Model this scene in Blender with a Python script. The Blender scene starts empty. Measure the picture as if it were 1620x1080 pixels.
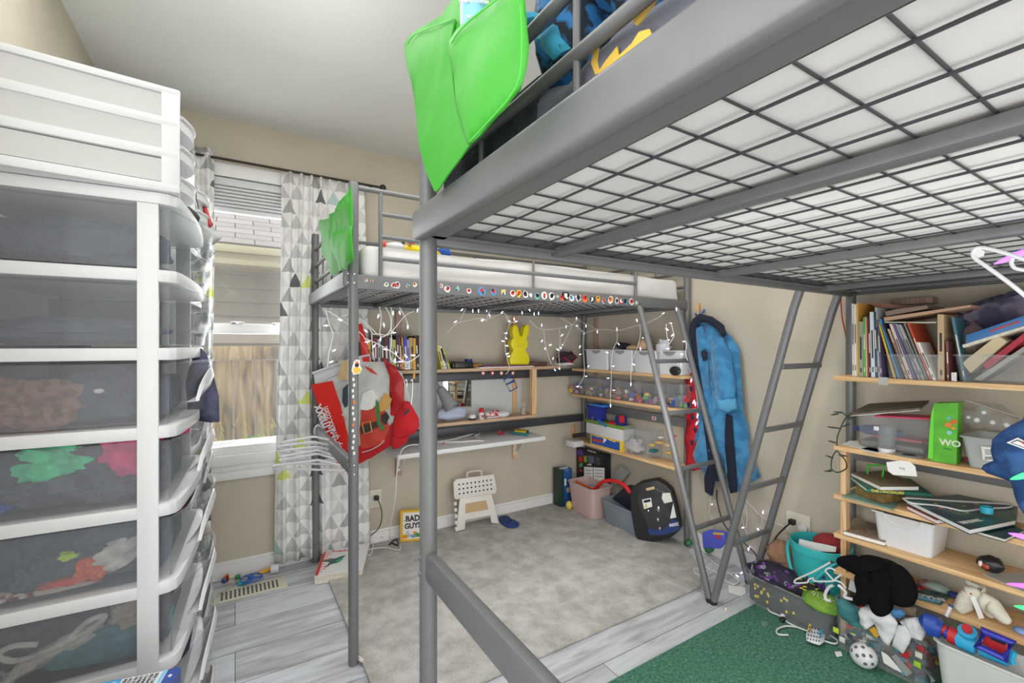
import bpy, bmesh, math, random
from mathutils import Matrix, Vector, noise
random.seed(7)
C = bpy.context.scene.collection
PI = math.pi

# ---------------------------------------------------------------- camera, world, lights, exposure
HC = 1.237                        # lens height
FPX, HOR = 716.0, 546.0           # focal length in pixels and the horizon row of the 1620x1080 frame
YAW = math.atan(438.0 / 716.0)
SY, CY = math.sin(YAW), math.cos(YAW)
cam_d = bpy.data.cameras.new('camera'); cam = bpy.data.objects.new('camera', cam_d); C.objects.link(cam)
cam.location = (0, 0, HC); cam.rotation_euler = (PI / 2, 0, -YAW)
cam_d.sensor_width = 36; cam_d.lens = FPX / 1620 * 36; cam_d.shift_y = (HOR - 540) / 1620
cam_d.clip_start = 0.02; cam_d.clip_end = 100
bpy.context.scene.camera = cam
sc = bpy.context.scene
sc.view_settings.view_transform = 'Standard'; sc.view_settings.look = 'None'
sc.view_settings.gamma = 1; sc.view_settings.use_curve_mapping = False
sc.view_settings.exposure = 0.0
w = bpy.data.worlds.new('sky'); sc.world = w; w.use_nodes = True
wn = w.node_tree; bg = wn.nodes['Background']
sky = wn.nodes.new('ShaderNodeTexSky'); sky.sky_type = 'HOSEK_WILKIE'; sky.turbidity = 4
sky.sun_direction = (0.3, -0.5, 0.8)
mixw = wn.nodes.new('ShaderNodeMixRGB'); mixw.inputs[0].default_value = 0.75
mixw.inputs[2].default_value = (0.95, 0.97, 1, 1)
wn.links.new(sky.outputs[0], mixw.inputs[1]); wn.links.new(mixw.outputs[0], bg.inputs[0])
bg.inputs[1].default_value = 1.0
def area(name, loc, rot, sx, sy, power, col=(1, 1, 1)):
    l = bpy.data.lights.new(name, 'AREA'); l.shape = 'RECTANGLE'; l.size = sx; l.size_y = sy
    l.energy = power; l.color = col
    o = bpy.data.objects.new(name, l); C.objects.link(o); o.location = loc; o.rotation_euler = rot
    return o
area('ceiling_fill', (0.75, 1.38, 2.42), (0, 0, 0), 2.2, 0.7, 23, (1, 0.985, 0.96))  # unseen area light added below the ceiling to brighten the room
area('camera_side_fill', (-0.30, -1.0, 1.35), (math.radians(90), 0, math.radians(-28)), 1.2, 2.0, 24, (1, 0.99, 0.98))  # large soft fill added behind the camera; no window stands there
area('window_daylight', (0.13, 2.98, 1.35), (math.radians(-90), 0, 0), 0.6, 1.2, 13, (0.95, 0.98, 1))
area('low_upward_fill', (0.9, -0.7, 0.5), (math.radians(125), 0, math.radians(-10)), 2.0, 0.8, 14, (1, 1, 1))  # low upward fill added behind the camera for the bed undersides
area('left_side_fill', (-0.49, 0.25, 1.5), (math.radians(90), 0, math.radians(-90)), 1.1, 1.3, 13, (0.97, 0.99, 1))  # unseen side fill added along the left wall for surfaces facing it
area('ceiling_wash', (-0.25, -0.55, 1.9), (math.radians(160), 0, math.radians(-20)), 0.5, 0.5, 7, (1, 1, 0.98))  # added upward fill that brightens the ceiling; no fixture is modelled
area('upper_wash', (0.15, 1.45, 2.0), (math.radians(180), 0, 0), 0.5, 0.5, 1.6, (1, 1, 0.97))  # second added upward fill, lifting the ceiling between the beds
area('far_bed_fill', (1.4, 1.38, 0.9), (math.radians(90), 0, 0), 0.9, 0.5, 5, (1, 0.99, 0.97))  # fill light added between the beds to brighten under the far one
area('near_bed_fill', (0.7, 0.25, 0.8), (math.radians(90), 0, math.radians(-80)), 0.8, 0.6, 6, (1, 0.99, 0.97))  # fill light added under the near bed, aimed at its shelves
sun_d = bpy.data.lights.new('sun', 'SUN'); sun_d.energy = 1.3; sun_d.angle = math.radians(6)
sun = bpy.data.objects.new('sun', sun_d); C.objects.link(sun); sun.rotation_euler = (math.radians(38), 0, math.radians(15))

# ---------------------------------------------------------------- geometry helpers
def ray(px, py):
    r = (px - 810) / FPX; s = (HOR - py) / FPX
    return Vector((SY + CY * r, CY - SY * r, s))
def W(px, py, X=None, Y=None, Z=None, d=None):
    """the point of the room on a known plane that the photograph shows at this pixel"""
    v = ray(px, py)
    if X is not None: t = X / v.x
    elif Y is not None: t = Y / v.y
    elif Z is not None: t = (Z - HC) / v.z
    else: t = d
    return Vector((v.x * t, v.y * t, HC + v.z * t))
def T(x=0, y=0, z=0): return Matrix.Translation((x, y, z))
def R(deg, ax='Z'): return Matrix.Rotation(math.radians(deg), 4, ax)
I4 = Matrix.Identity(4)

def lin(c):
    c = c / 255.0
    return c / 12.92 if c <= 0.04045 else ((c + 0.055) / 1.055) ** 2.4
def col(rgb): return (lin(rgb[0]), lin(rgb[1]), lin(rgb[2]), 1)

MATS = {}
def mat(name, rgb, rough=0.6, metal=0.0, var=0.0, scale=8.0, bump=0.0, bscale=60.0, rgb2=None, trans=0.0, emit=0.0, spec=0.5, sheen=0.0):
    """plain procedural material: base colour broken up by noise, optional bump, thin transparency or glow"""
    if name in MATS: return MATS[name]
    m = bpy.data.materials.new(name); m.use_nodes = True; MATS[name] = m
    nt = m.node_tree; N = nt.nodes; L = nt.links; b = N['Principled BSDF']
    b.inputs['Base Color'].default_value = col(rgb); b.inputs['Roughness'].default_value = rough
    b.inputs['Metallic'].default_value = metal; b.inputs['Specular IOR Level'].default_value = spec
    if sheen: b.inputs['Sheen Weight'].default_value = sheen
    tc = None
    if var or bump or rgb2:
        tc = N.new('ShaderNodeTexCoord')
    if var or rgb2:
        nz = N.new('ShaderNodeTexNoise'); nz.inputs['Scale'].default_value = scale; nz.inputs['Detail'].default_value = 4
        L.new(tc.outputs['Object'], nz.inputs['Vector'])
        rp = N.new('ShaderNodeValToRGB')
        c2 = rgb2 if rgb2 else tuple(max(0, c * (1 - var)) for c in rgb)
        c1 = rgb if rgb2 else tuple(min(255, c * (1 + var * 0.6)) for c in rgb)
        rp.color_ramp.elements[0].color = col(c2); rp.color_ramp.elements[1].color = col(c1)
        rp.color_ramp.elements[0].position = 0.35 if not rgb2 else 0.45
        rp.color_ramp.elements[1].position = 0.65 if not rgb2 else 0.55
        L.new(nz.outputs['Fac'], rp.inputs[0]); L.new(rp.outputs[0], b.inputs['Base Color'])
    if bump:
        n2 = N.new('ShaderNodeTexNoise'); n2.inputs['Scale'].default_value = bscale; n2.inputs['Detail'].default_value = 3
        L.new(tc.outputs['Object'], n2.inputs['Vector'])
        bp = N.new('ShaderNodeBump'); bp.inputs['Strength'].default_value = bump; bp.inputs['Distance'].default_value = 0.01
        L.new(n2.outputs['Fac'], bp.inputs['Height']); L.new(bp.outputs[0], b.inputs['Normal'])
    if emit:
        b.inputs['Emission Color'].default_value = col(rgb); b.inputs['Emission Strength'].default_value = emit
    if trans:
        tr = N.new('ShaderNodeBsdfTransparent'); mx = N.new('ShaderNodeMixShader'); mx.inputs[0].default_value = trans
        L.new(b.outputs[0], mx.inputs[1]); L.new(tr.outputs[0], mx.inputs[2]); L.new(mx.outputs[0], N['Material Output'].inputs[0])
    return m

class MB:
    """collects shapes into one mesh; each shape takes the material slot set by use()"""
    def __init__(self, m=None):
        self.v = []; self.f = []; self.fm = []; self.mats = []; self.mi = 0; self.M = I4; self.uv = None
        if m: self.use(m)
    def use(self, m):
        if m not in self.mats: self.mats.append(m)
        self.mi = self.mats.index(m); return self
    def raw(self, vs, fs, M=None):
        M = self.M @ M if M is not None else self.M
        o = len(self.v)
        self.v += [M @ Vector(p) for p in vs]
        self.f += [[i + o for i in f] for f in fs]; self.fm += [self.mi] * len(fs)
        return self
    def frombm(self, bm, M=None):
        bm.verts.ensure_lookup_table(); bm.verts.index_update()
        self.raw([v.co.copy() for v in bm.verts], [[v.index for v in f.verts] for f in bm.faces], M); bm.free(); return self
    def box(self, x0, x1, y0, y1, z0, z1, M=None, b=0.0, seg=2):
        bm = bmesh.new()
        bmesh.ops.create_cube(bm, size=1)
        for v in bm.verts:
            v.co = Vector(((x0 + x1) / 2 + v.co.x * (x1 - x0), (y0 + y1) / 2 + v.co.y * (y1 - y0), (z0 + z1) / 2 + v.co.z * (z1 - z0)))
        if b: bmesh.ops.bevel(bm, geom=bm.edges[:], offset=b, segments=seg, profile=0.5, affect='EDGES')
        return self.frombm(bm, M)
    def frustum(self, x0, x1, y0, y1, z0, z1, t, M=None, b=0.0, open_top=False, wall=0.003, seg=3):
        """tapered tub: the top is wider than the bottom by t on each side"""
        def ring(z, e, rr):
            pts = []
            a0, a1, c0, c1 = x0 + e, x1 - e, y0 + e, y1 - e
            for (cx, cy, s) in ((a1 - rr, c1 - rr, 0), (a0 + rr, c1 - rr, 1), (a0 + rr, c0 + rr, 2), (a1 - rr, c0 + rr, 3)):
                for k in range(seg + 1):
                    a = (s + k / seg) * PI / 2
                    pts.append((cx + rr * math.cos(a), cy + rr * math.sin(a), z))
            return pts
        rr = max(b, 0.002)
        rings = [ring(z0, t, rr), ring(z1, 0, rr)]
        if open_top: rings += [ring(z1, wall, rr), ring(z0 + wall, t + wall, rr)]
        n = len(rings[0]); vs = sum(rings, []); fs = []
        for k in range(len(rings) - 1):
            for i in range(n):
                j = (i + 1) % n; fs.append([k * n + i, k * n + j, (k + 1) * n + j, (k + 1) * n + i])
        fs.append(list(range(n - 1, -1, -1)))
        fs.append([(len(rings) - 1) * n + i for i in range(n)])
        return self.raw(vs, fs, M)
    def tube(self, pts, r, seg=8, M=None, smooth=0, closed=False):
        pts = [Vector(p) for p in pts]
        if smooth and len(pts) > 2:
            q = []
            P = [pts[0]] + pts + [pts[-1]] if not closed else [pts[-1]] + pts + [pts[0], pts[1]]
            for i in range(1, len(P) - 2):
                a, b_, c, d = P[i - 1], P[i], P[i + 1], P[i + 2]
                for k in range(smooth):
                    t = k / smooth
                    q.append(0.5 * ((2 * b_) + (c - a) * t + (2 * a - 5 * b_ + 4 * c - d) * t * t + (3 * b_ - a - 3 * c + d) * t ** 3))
            if not closed: q.append(pts[-1])
            pts = q
        n = len(pts); rad = r if isinstance(r, (list, tuple)) else None
        up = None; rings = []
        for i, p in enumerate(pts):
            if closed: t = pts[(i + 1) % n] - pts[i - 1]
            else: t = (pts[min(i + 1, n - 1)] - pts[max(i - 1, 0)])
            if t.length < 1e-9: t = Vector((0, 0, 1))
            t.normalize()
            if up is None:
                up = Vector((0, 0, 1)) if abs(t.z) < 0.9 else Vector((1, 0, 0))
            u = (up - t * up.dot(t))
            if u.length < 1e-6: u = t.orthogonal()
            u.normalize(); up = u; s = t.cross(u)
            rr = rad[min(int(i * len(rad) / n), len(rad) - 1)] if rad else r
            if rad and len(rad) > 1:
                q = i / max(1, n - 1) * (len(rad) - 1); k = min(int(q), len(rad) - 2); rr = rad[k] * (1 - (q - k)) + rad[k + 1] * (q - k)
            rings.append([p + (u * math.cos(a) + s * math.sin(a)) * rr for a in [2 * PI * k / seg for k in range(seg)]])
        vs = sum(rings, []); fs = []
        for i in range(n if closed else n - 1):
            i2 = (i + 1) % n
            for k in range(seg):
                k2 = (k + 1) % seg
                fs.append([i * seg + k, i * seg + k2, i2 * seg + k2, i2 * seg + k])
        if not closed:
            fs.append(list(range(seg - 1, -1, -1))); fs.append([(n - 1) * seg + k for k in range(seg)])
        return self.raw(vs, fs, M)
    def lathe(self, prof, seg=24, M=None, sx=1, sy=1):
        vs = []; fs = []; n = len(prof)
        for k in range(seg):
            a = 2 * PI * k / seg
            for (r, z) in prof: vs.append((r * math.cos(a) * sx, r * math.sin(a) * sy, z))
        for k in range(seg):
            k2 = (k + 1) % seg
            for i in range(n - 1): fs.append([k * n + i, k2 * n + i, k2 * n + i + 1, k * n + i + 1])
        fs.append([k * n for k in range(seg - 1, -1, -1)]); fs.append([k * n + n - 1 for k in range(seg)])
        return self.raw(vs, fs, M)
    def ball(self, c, r, seg=16, nz=0.0, ns=6.0, M=None, rot=None, seed=0):
        """ellipsoid; nz pushes the surface in and out with noise"""
        rx, ry, rz = (r, r, r) if not isinstance(r, (tuple, list)) else r
        bm = bmesh.new(); bmesh.ops.create_uvsphere(bm, u_segments=seg, v_segments=max(6, seg * 2 // 3), radius=1)
        for v in bm.verts:
            k = 1.0
            if nz: k += nz * noise.noise(v.co * ns * 0.3 + Vector((seed * 3.1, seed * 1.7, 0))) + nz * 0.5 * noise.noise(v.co * ns * 0.8 + Vector((seed, 0, seed)))
            p = Vector((v.co.x * rx * k, v.co.y * ry * k, v.co.z * rz * k))
            if rot is not None: p = rot @ p
            v.co = p + Vector(c)
        return self.frombm(bm, M)
    def prism(self, poly, d, M=None, b=0.0):
        """polygon in local xy, thick along local z from 0 to d"""
        bm = bmesh.new(); vs = [bm.verts.new((p[0], p[1], 0)) for p in poly]
        f = bm.faces.new(vs); r = bmesh.ops.extrude_face_region(bm, geom=[f])
        for g in r['geom']:
            if isinstance(g, bmesh.types.BMVert): g.co.z += d
        bmesh.ops.recalc_face_normals(bm, faces=bm.faces[:])
        if b: bmesh.ops.bevel(bm, geom=bm.edges[:], offset=b, segments=2, profile=0.5, affect='EDGES')
        bmesh.ops.triangulate(bm, faces=[f for f in bm.faces if len(f.verts) > 4])
        return self.frombm(bm, M)
    def slab(self, pts, vec, b=0.0):
        """polygon of world points made thick along vec"""
        bm = bmesh.new(); vs = [bm.verts.new(p) for p in pts]; f = bm.faces.new(vs)
        r = bmesh.ops.extrude_face_region(bm, geom=[f]); vec = Vector(vec)
        for g in r['geom']:
            if isinstance(g, bmesh.types.BMVert): g.co += vec
        bmesh.ops.recalc_face_normals(bm, faces=bm.faces[:])
        if b: bmesh.ops.bevel(bm, geom=bm.edges[:], offset=b, segments=2, profile=0.5, affect='EDGES')
        bmesh.ops.triangulate(bm, faces=[f for f in bm.faces if len(f.verts) > 4])
        return self.frombm(bm)
    def cloth(self, pts, thick=0.004, amp=0.01, freq=10.0, cuts=5, seed=0, puff=0.0, fold=None):
        """cloth piece with this outline (a near-flat loop of world points): wrinkled, with two faces and an edge"""
        bm = bmesh.new(); P = [Vector(p) for p in pts]
        vs = [bm.verts.new(p) for p in P]; f = bm.faces.new(vs); f.normal_update(); n = f.normal.copy(); puff = abs(puff)
        if n.dot(Vector((0, 0, HC)) - sum(P, Vector()) / len(P)) < 0: n = -n; bmesh.ops.reverse_faces(bm, faces=[f])
        bmesh.ops.triangulate(bm, faces=[f], quad_method='BEAUTY', ngon_method='BEAUTY')
        size = max((a - b).length for a in P for b in P); tgt = size / (cuts * 3.0)
        for _ in range(6):
            es = [e for e in bm.edges if e.calc_length() > tgt * 1.5]
            if not es: break
            bmesh.ops.subdivide_edges(bm, edges=es, cuts=1, use_grid_fill=False)
            bmesh.ops.triangulate(bm, faces=[f for f in bm.faces if len(f.verts) > 3])
        bound = [v for v in bm.verts if v.is_boundary]; bco = [v.co.copy() for v in bound]
        for _ in range(2):
            bmesh.ops.smooth_vert(bm, verts=[v for v in bm.verts if not v.is_boundary], factor=0.5, use_axis_x=True, use_axis_y=True, use_axis_z=True)
        for v in bm.verts:
            k = noise.noise(v.co * freq + Vector((seed, seed * 2, 0))) * amp + 0.5 * amp * noise.noise(v.co * freq * 2.3 + Vector((0, seed, seed)))
            if fold: k += fold[1] * math.sin(v.co.dot(Vector(fold[0])) * 2 * PI + 2 * noise.noise(v.co * 3))
            if puff:
                dd = min((v.co - q).length for q in bco) if bco else 0
                k += puff * min(1.0, dd / (size * 0.25)) ** 0.6
            v.co += n * k
        front = bm.faces[:]
        geom = bmesh.ops.duplicate(bm, geom=bm.faces[:] )
        dup = [g for g in geom['geom'] if isinstance(g, bmesh.types.BMFace)]
        dv = set(v for f in dup for v in f.verts)
        for v in dv: v.co -= n * thick
        bmesh.ops.reverse_faces(bm, faces=dup)
        be1 = [e for f in front for e in f.edges if e.is_boundary]; be2 = [e for f in dup for e in f.edges if e.is_boundary]
        try: bmesh.ops.bridge_loops(bm, edges=list(set(be1 + be2)))
        except Exception: pass
        return self.frombm(bm)
    def text(self, s, size, M, depth=0.0006, align='CENTER', sx=1.0, bold=0.0, spacing=1.0):
        cu = bpy.data.curves.new('lettering', 'FONT'); cu.body = s; cu.size = size; cu.extrude = depth
        cu.align_x = align; cu.align_y = 'CENTER'; cu.offset = bold; cu.resolution_u = 3; cu.space_character = spacing
        o = bpy.data.objects.new('lettering', cu); C.objects.link(o)
        me = bpy.data.meshes.new_from_object(o)
        self.raw([v.co.copy() for v in me.vertices], [list(p.vertices) for p in me.polygons], M @ Matrix.Diagonal((sx, 1, 1, 1)))
        bpy.data.objects.remove(o); bpy.data.curves.remove(cu); bpy.data.meshes.remove(me); return self
    def mesh(self, name, smooth=35):
        me = bpy.data.meshes.new(name); me.from_pydata([tuple(v) for v in self.v], [], self.f)
        for m in self.mats: me.materials.append(m)
        me.polygons.foreach_set('material_index', self.fm)
        if smooth:
            me.polygons.foreach_set('use_smooth', [True] * len(me.polygons)); me.set_sharp_from_angle(angle=math.radians(smooth))
        me.update(); return me
    def build(self, name, parent=None, smooth=35, local=False):
        """link as ONE mesh object; shapes given in room coordinates are moved into the parent's frame"""
        me = self.mesh(name, smooth); o = bpy.data.objects.new(name, me); C.objects.link(o)
        if parent:
            o.parent = parent
            if not local: me.transform(WM[parent.as_pointer()].inverted())
            WM[o.as_pointer()] = WM[parent.as_pointer()].copy()
        else:
            if local: WM[o.as_pointer()] = I4
            else:
                xs = [v.x for v in self.v]; ys = [v.y for v in self.v]; zs = [v.z for v in self.v]
                l = Vector(((min(xs) + max(xs)) / 2, (min(ys) + max(ys)) / 2, min(zs)))
                me.transform(Matrix.Translation(-l)); o.location = l; WM[o.as_pointer()] = Matrix.Translation(l)
        return o
WM = {}
def tag(o, label=None, cat=None, group=None, kind=None):
    if label: o['label'] = label
    if cat: o['category'] = cat
    if group: o['group'] = group
    if kind: o['kind'] = kind
    return o
def thing(name, label, cat, loc=(0, 0, 0), rz=0.0, group=None):
    o = bpy.data.objects.new(name, None); C.objects.link(o); o.empty_display_size = 0.05
    o.location = loc; o.rotation_euler = (0, 0, math.radians(rz))
    WM[o.as_pointer()] = Matrix.Translation(loc) @ R(rz)
    return tag(o, label, cat, group)
def struct(mb, name): return tag(mb.build(name), kind='structure')
def copy_tree(o, parent=None):
    c = o.copy(); C.objects.link(c)
    if parent: c.parent = parent
    for ch in [x for x in C.objects if x.parent == o]: copy_tree(ch, c)
    return c
def sub_ev(obj, levels=1):
    m = obj.modifiers.new('smooth', 'SUBSURF'); m.levels = levels; m.render_levels = levels
def skin(name, m, verts, edges, radii, parent=None, root=0, sub=2):
    """one continuous body grown over a skeleton of joints"""
    me = bpy.data.meshes.new(name); me.from_pydata([tuple(v) for v in verts], edges, []); me.materials.append(m)
    o = bpy.data.objects.new(name, me); C.objects.link(o)
    l = Vector((sum(v[0] for v in verts) / len(verts), sum(v[1] for v in verts) / len(verts), min(v[2] for v in verts)))
    if parent: me.transform(WM[parent.as_pointer()].inverted()); o.parent = parent; WM[o.as_pointer()] = WM[parent.as_pointer()].copy()
    else: me.transform(Matrix.Translation(-l)); o.location = l; WM[o.as_pointer()] = Matrix.Translation(l)
    sk = o.modifiers.new('body', 'SKIN'); sk.use_smooth_shade = True
    for i, r in enumerate(radii):
        sv = me.skin_vertices[0].data[i]; sv.radius = (r, r) if not isinstance(r, tuple) else r; sv.use_root = (i == root)
    sub_ev(o, sub); return o
# ---------------------------------------------------------------- materials
XL, XR, YB, ZT = -0.518, 2.42, 2.847, 2.44        # left wall, right wall, back wall, ceiling
M_wall = mat('wall_paint', (198, 189, 173), 0.9, var=0.03, scale=3, bump=0.12, bscale=180)
M_ceil = mat('ceiling_paint', (218, 219, 216), 0.95, var=0.015, scale=2, bump=0.1, bscale=40)
M_trim = mat('white_trim', (236, 236, 236), 0.45)
M_steel = mat('grey_bed_steel', (115, 116, 118), 0.4, 0.12, var=0.015, scale=30)
M_dark = mat('dark_steel', (76, 77, 82), 0.45, 0.3)
M_white = mat('white_plastic', (216, 217, 220), 0.35)
M_clear = mat('clear_plastic', (215, 220, 224), 0.12, trans=0.9)
M_frost = mat('frosted_plastic', (150, 152, 160), 0.4, trans=0.91, var=0.03)
M_cloudy = mat('cloudy_plastic', (200, 203, 203), 0.3, trans=0.35)
M_mattress = mat('mattress_sheet', (228, 226, 224), 0.9, var=0.03, scale=5, bump=0.3, bscale=14)
M_black = mat('black_plastic', (34, 34, 36), 0.4)
M_paper = mat('white_paper', (232, 231, 228), 0.8)
M_pages = mat('book_pages', (222, 216, 200), 0.9, var=0.06, scale=90)
M_bulb = mat('fairy_bulb', (214, 216, 255), 0.3, emit=5)
M_wirew = mat('white_cable', (226, 226, 222), 0.5)
M_green = mat('green_nylon', (58, 160, 42), 0.6, bump=0.15, bscale=20)
M_chrome = mat('chrome', (205, 205, 208), 0.15, 1.0)

def ntmat(name):
    m = bpy.data.materials.new(name); m.use_nodes = True; MATS[name] = m
    return m, m.node_tree.nodes, m.node_tree.links, m.node_tree.nodes['Principled BSDF']
def mnode(N, L, op, a, b=None, c=None):
    n = N.new('ShaderNodeMath'); n.operation = op
    for i, v in enumerate((a, b, c)):
        if v is None: continue
        if isinstance(v, (int, float)): n.inputs[i].default_value = v
        else: L.new(v, n.inputs[i])
    return n.outputs[0]
def ramp(N, L, fac, stops, interp='LINEAR'):
    r = N.new('ShaderNodeValToRGB'); r.color_ramp.interpolation = interp
    while len(r.color_ramp.elements) < len(stops): r.color_ramp.elements.new(0.5)
    for e, (p, c) in zip(r.color_ramp.elements, stops): e.position = p; e.color = col(c)
    L.new(fac, r.inputs[0]); return r.outputs[0]
def mapped(N, L, scale=(1, 1, 1), loc=(0, 0, 0), rot=(0, 0, 0), kind='geo'):
    if kind == 'geo': src = N.new('ShaderNodeNewGeometry').outputs['Position']
    else: src = N.new('ShaderNodeTexCoord').outputs['Object']
    mp = N.new('ShaderNodeMapping'); L.new(src, mp.inputs[0])
    mp.inputs['Scale'].default_value = scale; mp.inputs['Location'].default_value = loc; mp.inputs['Rotation'].default_value = rot
    return mp.outputs[0]
# floor: grey laminate planks 1.22 x 0.205 m along X
M_floor, N, L, B = ntmat('grey_laminate')
vec = mapped(N, L, loc=(0.0, -2.137 + 0.205 * 12, 0))
br = N.new('ShaderNodeTexBrick'); L.new(vec, br.inputs[0]); br.offset = 0.37; br.offset_frequency = 2
br.inputs['Color1'].default_value = (0.05, 0.05, 0.05, 1); br.inputs['Color2'].default_value = (0.95, 0.95, 0.95, 1); br.inputs['Mortar'].default_value = (0, 0, 0, 1)
br.inputs['Scale'].default_value = 1; br.inputs['Mortar Size'].default_value = 0.0014; br.inputs['Brick Width'].default_value = 1.22; br.inputs['Row Height'].default_value = 0.205
v2 = mapped(N, L, scale=(2.2, 16, 1)); nz = N.new('ShaderNodeTexNoise'); nz.inputs['Scale'].default_value = 1.6; nz.inputs['Detail'].default_value = 7; nz.inputs['Distortion'].default_value = 0.6; L.new(v2, nz.inputs[0])
plank = mnode(N, L, 'MULTIPLY', br.outputs['Color'], 0.22)
f = mnode(N, L, 'ADD', mnode(N, L, 'MULTIPLY', nz.outputs['Fac'], 0.85), plank)
c1 = ramp(N, L, f, [(0.28, (150, 150, 150)), (0.45, (182, 185, 190)), (0.62, (208, 212, 218)), (0.8, (192, 197, 204))])
mx = N.new('ShaderNodeMixRGB'); L.new(br.outputs['Fac'], mx.inputs[0]); L.new(c1, mx.inputs[1]); mx.inputs[2].default_value = col((70, 70, 72)); L.new(mx.outputs[0], B.inputs['Base Color'])
B.inputs['Roughness'].default_value = 0.42
# rug: shaggy light grey
M_rug, N, L, B = ntmat('light_grey_rug')
vec = mapped(N, L); nz = N.new('ShaderNodeTexNoise'); nz.inputs['Scale'].default_value = 9; nz.inputs['Detail'].default_value = 8; nz.inputs['Roughness'].default_value = 0.7; L.new(vec, nz.inputs[0])
L.new(ramp(N, L, nz.outputs['Fac'], [(0.37, (168, 165, 159)), (0.5, (188, 185, 180)), (0.62, (204, 201, 196))]), B.inputs['Base Color']); B.inputs['Roughness'].default_value = 1
n2 = N.new('ShaderNodeTexNoise'); n2.inputs['Scale'].default_value = 160; n2.inputs['Detail'].default_value = 3; L.new(vec, n2.inputs[0])
ad = mnode(N, L, 'ADD', n2.outputs['Fac'], mnode(N, L, 'MULTIPLY', nz.outputs['Fac'], 2.0))
bp = N.new('ShaderNodeBump'); bp.inputs['Strength'].default_value = 0.9; bp.inputs['Distance'].default_value = 0.008; L.new(ad, bp.inputs['Height']); L.new(bp.outputs[0], B.inputs['Normal'])
# green turf-like carpet
M_turf, N, L, B = ntmat('green_carpet')
vec = mapped(N, L); nz = N.new('ShaderNodeTexNoise'); nz.inputs['Scale'].default_value = 90; nz.inputs['Detail'].default_value = 6; nz.inputs['Roughness'].default_value = 0.8; L.new(vec, nz.inputs[0])
L.new(ramp(N, L, nz.outputs['Fac'], [(0.38, (44, 98, 80)), (0.52, (78, 134, 110)), (0.66, (124, 164, 144))]), B.inputs['Base Color']); B.inputs['Roughness'].default_value = 1
bp = N.new('ShaderNodeBump'); bp.inputs['Strength'].default_value = 0.8; bp.inputs['Distance'].default_value = 0.006; L.new(nz.outputs['Fac'], bp.inputs['Height']); L.new(bp.outputs[0], B.inputs['Normal'])
def woodmat(name, a, b, c, scale=(4, 4, 60), rough=0.55):
    m, N, L, B = ntmat(name)
    vec = mapped(N, L, scale=scale); nz = N.new('ShaderNodeTexNoise'); nz.inputs['Scale'].default_value = 1.5; nz.inputs['Detail'].default_value = 6; nz.inputs['Distortion'].default_value = 1.0; L.new(vec, nz.inputs[0])
    L.new(ramp(N, L, nz.outputs['Fac'], [(0.34, a), (0.5, b), (0.68, c)]), B.inputs['Base Color']); B.inputs['Roughness'].default_value = rough
    return m
M_pineY = woodmat('pine_board', (204, 158, 108), (222, 182, 132), (232, 200, 156), (40, 3, 60))
M_pineX = woodmat('pine_board_dull', (176, 140, 112), (196, 164, 136), (206, 178, 150), (3, 40, 60))
M_pineZ = woodmat('pine_stud', (196, 152, 108), (216, 178, 136), (226, 194, 156), (40, 40, 3))
M_studdull = woodmat('dull_pine_stud', (158, 130, 116), (176, 150, 136), (188, 164, 150), (40, 40, 3))
M_fence = woodmat('weathered_fence', (112, 84, 48), (180, 148, 98), (214, 188, 140), (14, 14, 1.6), 0.9)
# curtain: rows of grey, white, lime and teal triangles
M_curtain, N, L, B = ntmat('triangle_curtain')
uvn = N.new('ShaderNodeUVMap'); sp = N.new('ShaderNodeSeparateXYZ'); L.new(uvn.outputs[0], sp.inputs[0])
v = mnode(N, L, 'DIVIDE', sp.outputs[1], 0.082); row = mnode(N, L, 'FLOOR', v); fv = mnode(N, L, 'FRACT', v)
u = mnode(N, L, 'ADD', mnode(N, L, 'DIVIDE', sp.outputs[0], 0.115), mnode(N, L, 'MULTIPLY', mnode(N, L, 'MODULO', row, 2.0), 0.5))
cell = mnode(N, L, 'FLOOR', u); fu = mnode(N, L, 'ABSOLUTE', mnode(N, L, 'SUBTRACT', mnode(N, L, 'FRACT', u), 0.5))
ins = mnode(N, L, 'LESS_THAN', mnode(N, L, 'MULTIPLY', fu, 2.0), mnode(N, L, 'SUBTRACT', 0.97, fv))
cb = N.new('ShaderNodeCombineXYZ'); L.new(cell, cb.inputs[0]); L.new(row, cb.inputs[1]); wn2 = N.new('ShaderNodeTexWhiteNoise'); wn2.noise_dimensions = '3D'; L.new(cb.outputs[0], wn2.inputs[0])
cc = ramp(N, L, wn2.outputs['Value'], [(0.0, (226, 226, 226)), (0.2, (200, 200, 200)), (0.45, (214, 214, 214)), (0.62, (176, 177, 177)), (0.76, (222, 222, 220)), (0.84, (216, 226, 130)), (0.91, (112, 114, 116)), (0.96, (186, 208, 206))], 'CONSTANT')
mx = N.new('ShaderNodeMixRGB'); L.new(ins, mx.inputs[0]); mx.inputs[1].default_value = col((238, 238, 236)); L.new(cc, mx.inputs[2]); L.new(mx.outputs[0], B.inputs['Base Color']); B.inputs['Roughness'].default_value = 0.9
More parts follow.
